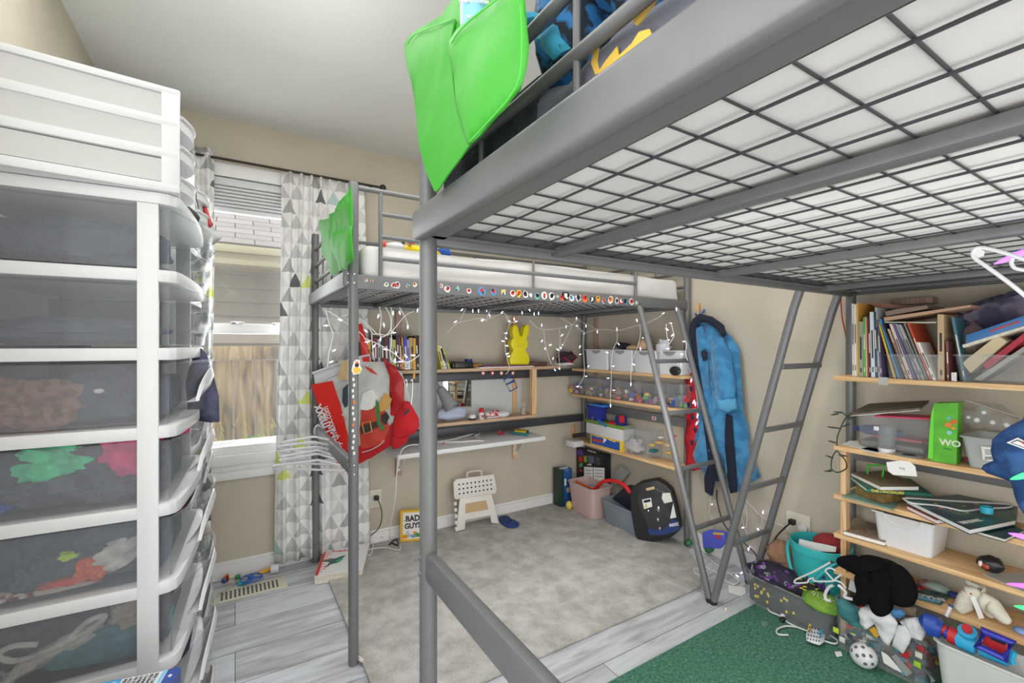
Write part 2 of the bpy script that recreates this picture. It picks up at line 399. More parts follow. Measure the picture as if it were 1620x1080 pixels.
# exterior
M_shingle, N, L, B = ntmat('roof_shingles')
vec = mapped(N, L, kind='obj'); br = N.new('ShaderNodeTexBrick'); L.new(vec, br.inputs[0]); br.inputs['Scale'].default_value = 1; br.inputs['Brick Width'].default_value = 0.36; br.inputs['Row Height'].default_value = 0.16; br.inputs['Mortar Size'].default_value = 0.007
br.inputs['Color1'].default_value = col((196, 184, 178)); br.inputs['Color2'].default_value = col((214, 204, 198)); br.inputs['Mortar'].default_value = col((122, 112, 106)); L.new(br.outputs[0], B.inputs['Base Color']); B.inputs['Roughness'].default_value = 1
M_siding = mat('beige_siding', (186, 170, 150), 0.8)
M_fascia = mat('gutter_paint', (220, 208, 168), 0.6)
M_soil = mat('yard_soil', (120, 112, 84), 1, var=0.2)
M_weed = mat('dry_weed', (214, 196, 104), 0.8); M_leaf = mat('green_weed', (120, 170, 60), 0.8)
M_glass = mat('window_glass', (220, 226, 228), 0.03, trans=0.9)

# ---------------------------------------------------------------- room shell
WX0, WX1, WZ0, WZ1 = -0.17, 0.46, 0.66, 2.13      # window opening in the back wall
b = MB(M_floor); b.box(XL - 0.1, XR + 0.1, -1.6, YB + 0.1, -0.1, 0); struct(b, 'floor')
b = MB(M_ceil); b.box(XL - 0.1, XR + 0.1, -1.6, YB + 0.1, ZT, ZT + 0.1); struct(b, 'ceiling')
b = MB(M_wall)
b.box(XL - 0.1, WX0, YB, YB + 0.14, 0, ZT); b.box(WX1, XR + 0.1, YB, YB + 0.14, 0, ZT)
b.box(WX0, WX1, YB, YB + 0.14, 0, WZ0); b.box(WX0, WX1, YB, YB + 0.14, WZ1, ZT); struct(b, 'wall_back')
b = MB(M_wall); b.box(XL - 0.1, XL, -1.6, YB, 0, ZT); struct(b, 'wall_left')
b = MB(M_wall); b.box(XR, XR + 0.1, -1.6, YB, 0, ZT); struct(b, 'wall_right')
b = MB(M_wall); b.box(XL, XR, -1.6, -1.5, 0, ZT); struct(b, 'wall_front')
def skirting(x0, x1, y0, y1, name):
    b = MB(M_trim); b.box(x0, x1, y0, y1, 0, 0.075)
    if abs(x1 - x0) > abs(y1 - y0): b.box(x0, x1, (y0 + y1) / 2, y1, 0.075, 0.09, b=0.003)
    else: b.box((x0 + x1) / 2 if x1 > 1 else x0, x1 if x1 > 1 else (x0 + x1) / 2, y0, y1, 0.075, 0.09, b=0.003)
    struct(b, name)
skirting(XL, XR, YB - 0.014, YB, 'baseboard_back'); skirting(XR - 0.014, XR, -1.5, YB - 0.014, 'baseboard_right'); skirting(XL, XL + 0.014, -1.5, YB - 0.014, 'baseboard_left')
# window: casing, sash, glass, rail, folded blinds
b = MB(M_trim)
for z0, z1, dy in ((0.655, 0.70, 0.012), (0.60, 0.655, 0.03), (0.57, 0.605, 0.02), (0.52, 0.575, 0.012)): b.box(WX0 - 0.1, WX1 + 0.1, YB - dy, YB, z0, z1, b=0.003)
b.box(WX0 - 0.08, WX0, YB - 0.015, YB, 0.66, 2.2, b=0.003); b.box(WX1, WX1 + 0.08, YB - 0.015, YB, 0.66, 2.2, b=0.003)
b.box(WX0 - 0.09, WX1 + 0.09, YB - 0.02, YB, WZ1, 2.2, b=0.003); struct(b, 'trim_1')
b = MB(M_trim)
b.box(WX0, WX0 + 0.02, YB + 0.03, YB + 0.11, WZ0, WZ1); b.box(WX1 - 0.02, WX1, YB + 0.03, YB + 0.11, WZ0, WZ1)
b.box(WX0, WX1, YB, YB + 0.13, WZ0, WZ0 + 0.02); b.box(WX0, WX1, YB + 0.04, YB + 0.11, WZ1 - 0.04, WZ1)
b.box(WX0 + 0.02, WX1 - 0.02, YB + 0.05, YB + 0.09, 0.68, 0.715, b=0.004); b.box(WX0 + 0.02, WX1 - 0.02, YB + 0.04, YB + 0.10, 1.30, 1.355, b=0.004)
b.box(WX0 + 0.02, WX0 + 0.035, YB + 0.05, YB + 0.09, 0.7, 2.1); b.box(WX1 - 0.035, WX1 - 0.02, YB + 0.05, YB + 0.09, 0.7, 2.1)
win = tag(b.build('window_1'), kind='structure')
b = MB(M_glass); b.box(WX0 + 0.03, WX1 - 0.03, YB + 0.066, YB + 0.070, 0.71, 2.10); g = b.build('glass', win)
b = MB(M_chrome)
for x in (-0.02, 0.18): b.box(x, x + 0.06, YB + 0.035, YB + 0.06, 1.352, 1.365, b=0.003)
b.build('sash_lock', win)
t = thing('window_blind', 'white horizontal blind pulled up to the top of the window', 'blind', (0.14, YB, 1.95))
b = MB(M_white); b.box(WX0 + 0.01, WX1 - 0.01, YB - 0.012, YB + 0.03, 2.085, 2.125, b=0.004); b.build('headrail', t)
b = MB(M_white)
for k in range(6):
    z = 1.974 + 0.0185 * k; b.box(WX0 + 0.02, WX1 - 0.02, YB - 0.008, YB + 0.028, z, z + 0.0155, b=0.006)
b.build('slats', t)
b = MB(M_white); b.box(WX0 + 0.02, WX1 - 0.02, YB - 0.008, YB + 0.03, 1.945, 1.97, b=0.004); b.build('bottom_rail', t)
# things beyond the window
b = MB(M_soil); b.box(-6, 6, 3.05, 14, -0.7, -0.6); struct(b, 'ground')
t = thing('neighbour_house', 'neighbouring house with beige siding and pale shingle roof beyond the fence', 'house', (0, 6.0, -0.6))
b = MB(M_siding)
for k in range(18):
    z = -0.6 + k * 0.155; b.raw([(-6, 5.98, z), (4, 5.98, z), (4, 6.01, z + 0.155), (-6, 6.01, z + 0.155), (-6, 6.2, z), (4, 6.2, z), (4, 6.2, z + 0.155), (-6, 6.2, z + 0.155)], [[0, 1, 2, 3], [4, 7, 6, 5], [0, 4, 5, 1], [3, 2, 6, 7], [0, 3, 7, 4], [1, 5, 6, 2]])
b.build('wall', t)
b = MB(M_fascia); b.box(-6, 4.2, 5.55, 5.60, 2.08, 2.26, b=0.01); b.box(-6, 4.2, 5.6, 6.0, 2.07, 2.09); b.box(-6, 4.2, 5.50, 5.56, 2.2, 2.28, b=0.01); b.build('gutter', t)
b = MB(M_shingle); M = T(0, 5.55, 2.27) @ R(31, 'X'); o = MB(M_shingle); o.box(-6, 4.2, 0, 4.5, 0, 0.04)
me = o.mesh('roof'); ro = bpy.data.objects.new('roof', me); C.objects.link(ro); ro.parent = t; ro.location = (0, 5.55 - 6, 2.27 + 0.6); ro.rotation_euler = (math.radians(31), 0, 0)
t = thing('wooden_fence', 'weathered upright board fence just outside the window', 'fence', (0, 4.0, -0.6))
b = MB(M_fence)
for k in range(26):
    x = -1.9 + k * 0.146 + random.uniform(-0.004, 0.004); b.box(x, x + 0.134, 4.0 + random.uniform(0, 0.012), 4.025, -0.6, 1.12, b=0.004)
b.build('boards', t)
b = MB(M_fence); b.box(-1.9, 1.9, 3.94, 3.995, 1.13, 1.23, b=0.006); b.box(-1.9, 1.9, 3.955, 3.995, -0.1, 0.0, b=0.006); b.build('rail', t)
b = MB(M_fence)
for x in (-0.32,): b.box(x, x + 0.09, 3.93, 4.0, -0.6, 1.25, b=0.006)
b.build('post', t)
b = MB(M_weed)
def weed(px, py, hpx, lean, seed):
    rnd = random.Random(seed); p0 = W(px, 745, Y=3.7); p0.z = -0.6; top = W(px + lean, py, Y=3.7)
    mid = (p0 + top) / 2 + Vector((rnd.uniform(-.05, .05), 0, 0)); b.tube([p0, mid, top, top + Vector((rnd.uniform(.02, .06) * (1 if lean > 0 else -1), 0, -0.05))], 0.004, 5, smooth=4)
    for k in range(4):
        q = p0.lerp(top, 0.8 + 0.05 * k); b.ball(q + Vector((rnd.uniform(-.03, .03), 0, rnd.uniform(0, .03))), (0.012, 0.01, 0.022), 8)
for a in ((333, 672, 0, 6, 1), (392, 662, 0, -6, 2), (402, 678, 0, 12, 3), (345, 690, 0, 3, 4), (420, 665, 0, 4, 5)): weed(*a)
b.use(M_leaf)
for k in range(9):
    p = W(395 + k * 1.5, 705 - (k % 3) * 5, Y=3.68); b.ball(p, (0.025, 0.01, 0.03), 8, rot=R(k * 40, 'Y').to_3x3())
for k in range(3): p = W(395 + 5 * k, 745, Y=3.68); p.z = -0.6; b.tube([p, W(395 + 5 * k, 702, Y=3.68)], 0.004, 5)
tag(b.build('weeds'), 'dry yellow weeds growing against the fence outside', 'weeds', kind='stuff')

# curtains with their rod
def curtain(name, label, x0, x1, z0, z1, folds, amp, seed, y=YB - 0.055, flare=0.0, useg=110, pull=None, flip=1.0):
    nu, nv = useg, 24; vs = []; fs = []; uv = []
    for j in range(nv + 1):
        tz = j / nv; z = z1 + (z0 - z1) * tz
        acc = 0
        for i in range(nu + 1):
            s = i / nu
            wgt = folds[1] if s > folds[2] else 1.0
            a = amp * wgt * (0.75 + 0.25 * tz)
            x = x0 + (x1 - x0) * s + flare * tz * (s - 0.35) + 0.008 * math.sin(6 * s + 5 * tz + seed)
            yy = y + a * math.sin(2 * PI * folds[0] * s + seed + 0.7 * math.sin(2.3 * tz)) + 0.3 * a * math.sin(2 * PI * folds[0] * 2.1 * s + 1 + tz)
            vs.append((x, min(yy, YB - 0.012), z)); 
    n = nu + 1
    arc = [0.0]
    for i in range(nu): arc.append(arc[-1] + (Vector(vs[12 * n + i + 1]) - Vector(vs[12 * n + i])).length * flip)
    for j in range(nv):
        for i in range(nu): fs.append([j * n + i, (j + 1) * n + i, (j + 1) * n + i + 1, j * n + i + 1])
    me = bpy.data.meshes.new(name); me.from_pydata(vs, [], fs); me.materials.append(M_curtain)
    ul = me.uv_layers.new(name='UVMap')
    for p in me.polygons:
        for li in p.loop_indices:
            vi = me.loops[li].vertex_index; ul.data[li].uv = (arc[vi % n], vs[vi][2] + 10)
    me.polygons.foreach_set('use_smooth', [True] * len(me.polygons))
    o = bpy.data.objects.new(name, me); C.objects.link(o)
    md = o.modifiers.new('thickness', 'SOLIDIFY'); md.thickness = 0.0015
    return tag(o, label, 'curtain')
curtain('curtain', 'triangle-print curtain gathered on the right of the window, beside the bed', 0.215, 0.665, 0.035, 2.20, (8.0, 0.4, 0.55), 0.018, 0.4, flare=0.07)
curtain('curtain', 'narrow strip of triangle-print curtain behind the plastic drawers', -0.26, -0.10, 0.03, 2.245, (3.0, 1, 2), 0.022, 1.1, y=YB - 0.06, useg=50)
t = thing('curtain_rod', 'thin dark curtain rod above the window', 'curtain rod', (0.2, YB - 0.05, 2.2))
b = MB(mat('dark_bronze', (58, 54, 48), 0.4, 0.6)); b.tube([(-0.42, YB - 0.058, 2.205), (0.76, YB - 0.058, 2.205)], 0.007, 10); b.build('rod', t)
b = MB(M_black); b.ball((0.775, YB - 0.058, 2.205), 0.02, 14); b.build('finial', t)
b = MB(M_black); b.box(0.70, 0.715, YB - 0.05, YB, 2.185, 2.215, b=0.003); b.box(-0.4, -0.385, YB - 0.05, YB, 2.185, 2.215, b=0.003); b.build('bracket', t)

# rugs and floor vent
pts = [(0.42, 1.465), (2.02, 1.465), (2.16, 1.56), (2.345, 1.80), (2.38, 2.83), (0.43, 2.83), (0.415, 2.585)]
def mat_slab(name, label, m, pts, h, cat):
    b = MB(m); b.prism(pts, h, T(0, 0, 0.001), b=0.004)
    return tag(b.build(name), label, cat)
mat_slab('shag_rug', 'light grey shaggy rug on the floor under the far bed', M_rug, pts, 0.014, 'rug')
mat_slab('green_carpet', 'dark green carpet on the floor under the near bed', M_turf, [(1.0, -0.9), (2.40, -0.9), (2.40, 1.16), (2.14, 1.235), (1.0, 1.225)], 0.009, 'carpet')
c0 = W(333, 959, Z=0); c1 = W(440, 932, Z=0); c2 = W(436, 915, Z=0); M_vent = mat('cream_vent', (214, 212, 196), 0.5)
ang = math.atan2((c1 - c0).y, (c1 - c0).x); ln = 0.33; wd = 0.125
t = thing('floor_vent', 'cream metal floor vent grille by the back wall', 'vent', (c0.x, c0.y, 0), math.degrees(ang))
b = MB(M_vent); b.box(0, ln, 0, wd, 0, 0.004, b=0.0015); b.build('grille_plate', t, local=True)
b = MB(M_black)
for i in range(14):
    for j in range(4): b.box(0.04 + i * 0.0185, 0.049 + i * 0.0185, 0.022 + j * 0.021, 0.038 + j * 0.021, 0.0041, 0.0046)
b.build('slots', t, local=True)
# ---------------------------------------------------------------- loft beds
RP = 0.0192
def bed(label, x0, x1, y0, y1, front, notes):
    """metal loft bed; front = +1 when the ladder and guard opening are on the y1 side, -1 on the y0 side"""
    t = thing('loft_bed', label, 'bed', (x0, y0, 0), 0, 'grey metal loft beds')
    for (x, y) in ((x0, y0), (x0, y1), (x1, y0), (x1, y1)):
        b = MB(M_steel); b.tube([(x, y, 0.0), (x, y, 1.862)], RP, 20); b.lathe([(RP, 0), (RP * 0.98, 0.004), (RP * 0.8, 0.008), (0.001, 0.009)], 20, T(x, y, 1.862))
        p = b.build('post', t)
        b = MB(M_chrome); sx = -1 if x == x0 else 1
        for z in (1.512, 1.478, 0.775, 0.74): b.lathe([(0.004, 0), (0.004, 0.003), (0.001, 0.004)], 8, T(x + 0.0 * sx, y - RP, z) @ R(90, 'X')); b.lathe([(0.004, 0), (0.004, 0.003), (0.001, 0.004)], 8, T(x + sx * RP, y, z) @ R(90 * sx, 'Y'))
        b.build('bolt', p)
    for x, s in ((x0, -1), (x1, 1)):
        b = MB(M_steel); b.box(x + s * 0.024 - 0.014, x + s * 0.024 + 0.014, y0 - 0.002, y1 + 0.002, 1.463, 1.526, b=0.009, seg=3)
        b.build('end_rail', t)
        b = MB(M_steel); b.box(min(x - s * 0.03, x + s * 0.012), max(x - s * 0.03, x + s * 0.012), y0, y1, 1.470, 1.474); b.box(x - s * 0.03 - 0.001, x - s * 0.03 + 0.001, y0, y1, 1.470, 1.492); b.build('slat_ledge', t)
        b = MB(M_steel); b.box(x - 0.012, x + 0.012, y0, y1, 0.726, 0.788, b=0.007); b.build('lower_end_rail', t)
        for z in (1.597, 1.685, 1.778):
            b = MB(M_steel); b.tube([(x, y0, z), (x, y1, z)], 0.0095, 12); b.build('end_tube', t)
        for y in (y0 + 0.255 * (y1 - y0), y0 + 0.475 * (y1 - y0), y0 + 0.74 * (y1 - y0)):
            b = MB(M_steel); b.tube([(x, y, 1.52), (x, y, 1.778)], 0.0048, 8); b.build('end_bar', t)
    for y, s in ((y0, -1), (y1, 1)):
        b = MB(M_steel); b.box(x0, x1, y - 0.013, y + 0.013, 1.455, 1.513, b=0.006); b.build('side_rail', t)
        b = MB(M_steel); b.box(x0, x1, min(y, y - s * 0.035), max(y, y - s * 0.035), 1.470, 1.474); b.build('slat_ledge', t)
        isf = (s == front)
        gx0, gx1 = (x0 + 0.105, x0 + 1.545) if isf else (x0 + 0.105, x1 - 0.105)
        b = MB(M_steel); b.tube([(x0, y, 1.852), (gx1, y, 1.852)] if isf else [(x0, y, 1.852), (x1, y, 1.852)], 0.0105, 12); b.build('guard_rail', t)
        for z in (1.763, 1.672, 1.585):
            b = MB(M_steel); b.tube([(gx0, y, z), (gx1, y, z)], 0.0095, 12); b.build('guard_tube', t)
        for k, gx in enumerate((gx0, (gx0 + gx1) / 2 + 0.02, gx1)):
            b = MB(M_steel); b.tube([(gx, y, 1.51), (gx, y, 1.852)], 0.0088 if k != 1 else 0.0055, 10); b.build('guard_bar', t)
    yb = y0 if front > 0 else y1; s = -front
    for z0, z1 in ((0.635, 0.69), (0.998, 1.05)):
        b = MB(M_dark); b.box(x0, x1, yb - 0.012, yb + 0.012, z0, z1, b=0.004); b.build('brace_rail', t)
    for x in (x0 + 0.34, x0 + 1.005, x0 + 1.73):
        b = MB(M_steel); b.box(x - 0.016, x + 0.016, y0 + 0.012, y1 - 0.012, 1.462, 1.482, b=0.003); b.build('cross_beam', t)
    b = MB(M_dark)
    n = int((y1 - y0) / 0.068)
    for k in range(1, n + 1):
        y = y1 + 0.0085 - k * 0.0675
        if y > y0 + 0.02: b.tube([(x0 + 0.02, y, 1.4855), (x1 - 0.02, y, 1.4855)], 0.0018, 6)
    for k in range(1, 24):
        x = x0 + 0.02 + k * 0.0838
        if x < x1 - 0.02: b.tube([(x, y0 + 0.02, 1.4815), (x, y1 - 0.02, 1.4815)], 0.0022, 6)
    b.build('wire_grid', t)
    # sloping ladder
    yt, yf = (y0 - 0.012, 1.362) if front < 0 else (y1 + 0.012, 1.346)
    for x in (1.952, 2.276):
        b = MB(M_steel); zt = 1.458
        b.tube([(x, yt, zt), (x, yt + (yf - yt) * 0.06, zt - 0.07), (x, yf, 0.0)], 0.0165, 16); st = b.build('ladder_stile', t)
        b = MB(M_black); d = (Vector((x, yt, zt)) - Vector((x, yf, 0))).normalized()
        b.tube([Vector((x, yf, 0.001)), Vector((x, yf, 0)) + d * 0.02], 0.0175, 14); b.build('foot_cap', st)
    for z in (1.147, 0.869, 0.593, 0.316):
        y = yf + (yt - yf) * z / 1.40
        b = MB(M_steel); b.box(1.952, 2.276, y - 0.008, y + 0.008, z - 0.012, z + 0.012, b=0.005); b.build('ladder_rung', t)
    return t
bed1 = bed('far grey metal loft bed whose side rail is covered in stickers, beside the window wall', 0.392, 2.384, 1.822, 2.792, -1, None)
bed2 = bed('near grey metal loft bed seen from below, its wire grid overhead', 0.362, 2.370, -0.02, 0.944, 1, None)
for o in (bed1, bed2):
    del o['group']
# stickers along the far bed's side rail
SC = {'w': (228, 226, 222), 'r': (200, 44, 40), 'y': (232, 190, 60), 'b': (70, 150, 205), 'k': (36, 34, 38), 'o': (226, 120, 52), 't': (120, 180, 176), 'g': (120, 140, 70), 'p': (190, 120, 130)}
SM = {k: mat('sticker_' + n, v, 0.5) for (k, v), n in zip(SC.items(), ('white', 'red', 'yellow', 'blue', 'black', 'orange', 'teal', 'olive', 'pink'))}
stk = [(579, 443, 3, 'w', 'r'), (588, 444, 3, 'w', 'r'), (611, 450, 4, 'w', 'g'), (623, 451, 5, 'w', 'r'), (629, 451, 7, 'w', 'p'), (645, 452, 4, 'y', 'b'), (656, 450, 4, 'w', 'o'),
       (698, 452, 4, 'w', 'o'), (708, 457, 6, 'w', 'r'), (724, 457, 5, 'w', 't'), (742, 460, 5, 'w', 'r'), (762, 461, 8, 'b', 'r'), (781, 461, 7, 'b', 'r'), (796, 462, 6, 'w', 'y'), (811, 464, 6, 'w', 'r'), (821, 464, 7, 'y', 'r'), (831, 466, 7, 'w', 'k'), (839, 467, 5, 'k', 'w'),
       (850, 468, 6, 't', 'k'), (861, 469, 7, 'w', 'r'), (873, 470, 7, 'w', 'k'), (882, 469, 3, 'w', 't'), (889, 471, 6, 'o', 'r'), (895, 468, 8, 'k', 'w'), (904, 471, 6, 'w', 'b'), (915, 472, 7, 'w', 'k'), (925, 474, 7, 'o', 'r'), (937, 475, 6, 'k', 'w'), (946, 476, 7, 'o', 'y'), (955, 476, 5, 'w', 'r'),
       (966, 477, 7, 'w', 'o'), (976, 478, 6, 'w', 'k'), (983, 479, 6, 'r', 'w'), (989, 480, 6, 'b', 'k'), (999, 480, 6, 'w', 'r'), (1007, 479, 3, 'w', 't')]
for i, (px, py, s, c1, c2) in enumerate(stk):
    yy = 1.822 - 0.0134; p = W(px, py, Y=yy); k = s / FPX * (p.x * SY + p.y * CY) * 1.0; p.z = min(max(p.z, 1.455 + k + 0.003), 1.513 - k - 0.002)
    b = MB(SM[c1]); rnd = random.Random(i); n = 8 + (i % 3) * 2
    def blob(kk, sd):
        r2 = random.Random(sd); m_ = 4 if sd % 4 == 1 else 7 + sd % 4; p_ = r2.random() * 3; ax = r2.uniform(0.7, 1.1); return [(kk * ax * r2.uniform(0.7, 1.1) * math.cos(p_ + 2 * PI * j / m_), min(kk, kk * r2.uniform(0.75, 1.05)) * math.sin(p_ + 2 * PI * j / m_)) for j in range(m_)]
    M = T(p.x, yy, p.z) @ R(90, 'X'); b.prism(blob(k, i), 0.0008, M); b.use(SM[c2]); b.prism([(x + k * rnd.uniform(-.02, .02), y + k * .12) for x, y in blob(k * 0.66, i + 50)], 0.0011, M)
    b.use(SM['k' if c1 != 'k' else 'w']); b.prism([(x * 0.5 + k * ((i % 3) - 1) * .28, y * 0.45 - k * (.35 if i % 2 else -.3)) for x, y in blob(k * 0.7, i + 90)], 0.0013, M)
    o = b.build('sticker', bed1, smooth=0)
b = MB(SM['y']); p = W(566, 582, Y=1.80); M = T(p.x, 1.822 - RP - 0.0005, p.z) @ R(90, 'X')
b.use(SM['w']); b.prism([(-.012, -.026), (.012, -.022), (.02, -.004), (.012, .012), (.012, .03), (0, .034), (-.01, .026), (-.016, .006), (-.019, -.01)], 0.002, M @ T(-0.004, 0, 0)); b.use(SM['y']); b.prism([(-.009, -.02), (.011, -.018), (.016, -.004), (.004, .004), (-.012, .0)], 0.003, M @ T(-0.004, 0, 0)); b.use(SM['k']); b.prism([(-.006, .004), (.006, .004), (.009, .016), (0, .022), (-.007, .016)], 0.003, M @ T(-0.004, 0, 0)); b.use(SM['o']); b.prism([(-.004, .018), (.006, .018), (.005, .026), (-.003, .026)], 0.0034, M @ T(-0.004, 0, 0))
b.build('post_sticker', bed1, smooth=0)
b = MB(SM['w'])
for k in range(14):
    z = W(562, 600 + k * 9, Y=1.80).z; x = 0.392 - 0.004 + 0.003 * math.sin(k * 2); b.box(x - 0.004, x + 0.004, 1.822 - RP - 0.0012, 1.822 - RP + 0.001, z - 0.006, z + 0.006, b=0.001); 
    b.use(SM['o' if k in (3, 7) else 'w'])
b.build('post_sticker', bed1, smooth=0)
b = MB(SM['w']); b.prism([(-0.017, -0.011), (0.017, -0.011), (0.017, 0.011), (-0.017, 0.011)], 0.001, T(2.384 - 0.0125, 2.07, 0.753) @ R(-90, 'Z') @ R(90, 'X')); b.use(SM['r']); b.prism([(-0.010, -0.006), (0.011, -0.004), (0.008, 0.007), (-0.006, 0.006)], 0.0014, T(2.384 - 0.0125, 2.07, 0.753) @ R(-90, 'Z') @ R(90, 'X')); b.build('sticker', bed1, smooth=0)

# mattresses
def mattress(label, x0, x1, y0, y1, z0, z1, m, seed):
    bm = bmesh.new(); nx, ny = 60, 30
    b = MB(m); bm.free()
    q = MB(m); q.box(x0, x1, y0, y1, z0, z1, b=0.035, seg=4)
    bm = bmesh.new(); vs = [bm.verts.new(v) for v in q.v]
    for f in q.f: bm.faces.new([vs[i] for i in f])
    for _ in range(5):
        es = [e for e in bm.edges if e.calc_length() > 0.07]
        if not es: break
        bmesh.ops.subdivide_edges(bm, edges=es, cuts=1, use_grid_fill=True)
    for v in bm.verts:
        k = noise.noise(Vector((v.co.x * 3, v.co.y * 6, v.co.z * 9)) + Vector((seed, 0, 0)))
        if v.co.z > (z0 + z1) / 2: v.co.z += 0.012 * k
        side = 0.006 * math.sin(v.co.x * 9 + 3 * k) if v.co.y < y0 + 0.04 or v.co.y > y1 - 0.04 else 0
        v.co.y += side; 
        if v.co.z < z0 + 0.01: v.co.z += 0.002 * k
    b = MB(m); b.frombm(bm); return tag(b.build('mattress', smooth=60), label, 'mattress')
mattress('white sheeted mattress on the far loft bed', 0.43, 2.345, 1.845, 2.765, 1.489, 1.645, M_mattress, 3)
mattress('white bottomed mattress lying on the wire grid of the near loft bed', 0.40, 2.34, 0.005, 0.92, 1.489, 1.60, M_mattress, 9)
# ---------------------------------------------------------------- shelves, studs and desk
def board(label, x0, x1, y0, y1, z0, z1, m, name='wall_shelf', cat='shelf', grp=None):
    b = MB(m); b.box(x0, x1, y0, y1, z0, z1, b=0.0015); return tag(b.build(name), label, cat, grp)
# right wall, under the far bed
FX1 = 2.237
for z, y0, y1, lab in ((1.058, 1.735, 2.765, 'pine shelf holding the white bins, topmost on the right wall under the far bed'),
                       (0.860, 1.735, 2.765, 'pine shelf holding the row of clear toy tubs, middle one under the far bed'),
                       (0.508, 1.80, 2.765, 'pine shelf holding the toy castle and crayon box, lowest under the far bed')):
    board(lab, FX1, 2.36, y0, y1, z - 0.019, z, M_pineY)
# right wall, under the near bed
FX2 = 2.134
SZ = [1.110, 0.819, 0.6167, 0.4556, 0.303]
for z, lab in zip(SZ, ('pine shelf packed with books, topmost on the right wall under the near bed',
                       'pine shelf holding the green bag, second from the top under the near bed',
                       'pine shelf holding the stacked books and white hanger, middle one under the near bed',
                       'pine shelf holding the large white bin, fourth from the top under the near bed',
                       'pine shelf holding the white plush toy, lowest under the near bed')):
    board(lab, FX2, XR - 0.075 if z > 1.2 else 2.345, 0.03, 0.912, z - 0.019, z, M_pineY)
b = MB(M_pineZ); b.box(FX2 + 0.002, FX2 + 0.038, 0.871, 0.889, 0.0, 0.2835)
for z0, z1, lab in ((0.4556, 0.5977, 'short pine upright between the two shelves of books and the white bin'), (0.3035, 0.4363, 'short pine upright between the two lowest shelves of the near bed'), (0.6172, 0.7995, 'short pine upright left of the green handled book stack'), (0.01, 0.2838, 'short pine upright under the lowest shelf of the near bed')):
    b = MB(M_pineZ); b.box(FX2 + 0.008, FX2 + 0.045, 0.871, 0.890, z0 + 0.0005, z1); tag(b.build('wooden_upright'), lab, 'upright')
b = MB(M_studdull); b.box(2.36, 2.42, 0.66, 0.80, 1.405, 1.43, b=0.002); tag(b.build('wooden_block'), 'reddish wood block at the wall just under the near bed frame', 'wood block')
# back wall, under the far bed
board('long pine shelf along the back wall carrying the row of paperbacks and the yellow bunny', 0.66, 2.03, 2.655, YB - 0.045, 1.067, 1.086, M_pineX)
board('short pine ledge behind the white desk holding the slipper and the bottle', 0.86, 1.85, 2.655, 2.776, 0.726, 0.745, M_pineX)
for px, z0, z1, lab in ((630.5, 0.407, 1.45, 'wooden stud on the back wall behind the row of paperbacks'), (814, 0.404, 1.45, 'wooden stud on the back wall behind the yellow bunny')):
    p = W(px, 600, Y=YB - 0.01); b = MB(M_studdull if px < 700 else M_pineZ); b.box(p.x - 0.02, p.x + 0.02, YB - 0.019, YB, z0, z1); tag(b.build('wall_stud'), lab, 'wood stud')
p = W(845, 620, Y=2.67); b = MB(M_pineZ); b.box(p.x - 0.02, p.x + 0.018, 2.664, 2.70, 0.7455, 1.0665); tag(b.build('wooden_upright'), 'pine upright joining the ledge to the long shelf by the clear bottle', 'upright')
b = MB(M_studdull); b.box(XR - 0.019, XR, 2.66, 2.70, 1.0, 1.45); tag(b.build('wall_stud'), 'dark wooden stud on the right wall above the white bins', 'wood stud')
p = W(908, 682, Y=YB - 0.01); b = MB(M_pineZ); b.box(p.x - 0.022, p.x + 0.022, YB - 0.02, YB, 0.43, 0.60); tag(b.build('wall_stud'), 'short pine stud in the corner above the stacked games', 'wood stud')
t = thing('wall_desk', 'narrow white desk board fixed to the back wall on brackets', 'desk', (0.8, 2.49, 0.595))
b = MB(M_white); b.box(0.775, 1.79, 2.492, YB - 0.002, 0.596, 0.622, b=0.002); b.build('desktop', t)
for x in (0.884, 1.755):
    b = MB(M_white); b.box(x - 0.012, x + 0.012, YB - 0.024, YB - 0.019, 0.44, 0.594); b.box(x - 0.012, x + 0.012, 2.66, YB - 0.02, 0.588, 0.594)
    b.tube([(x, YB - 0.026, 0.46), (x, 2.74, 0.50), (x, 2.68, 0.585)], 0.006, 8, smooth=4)
    b.build('bracket', t)

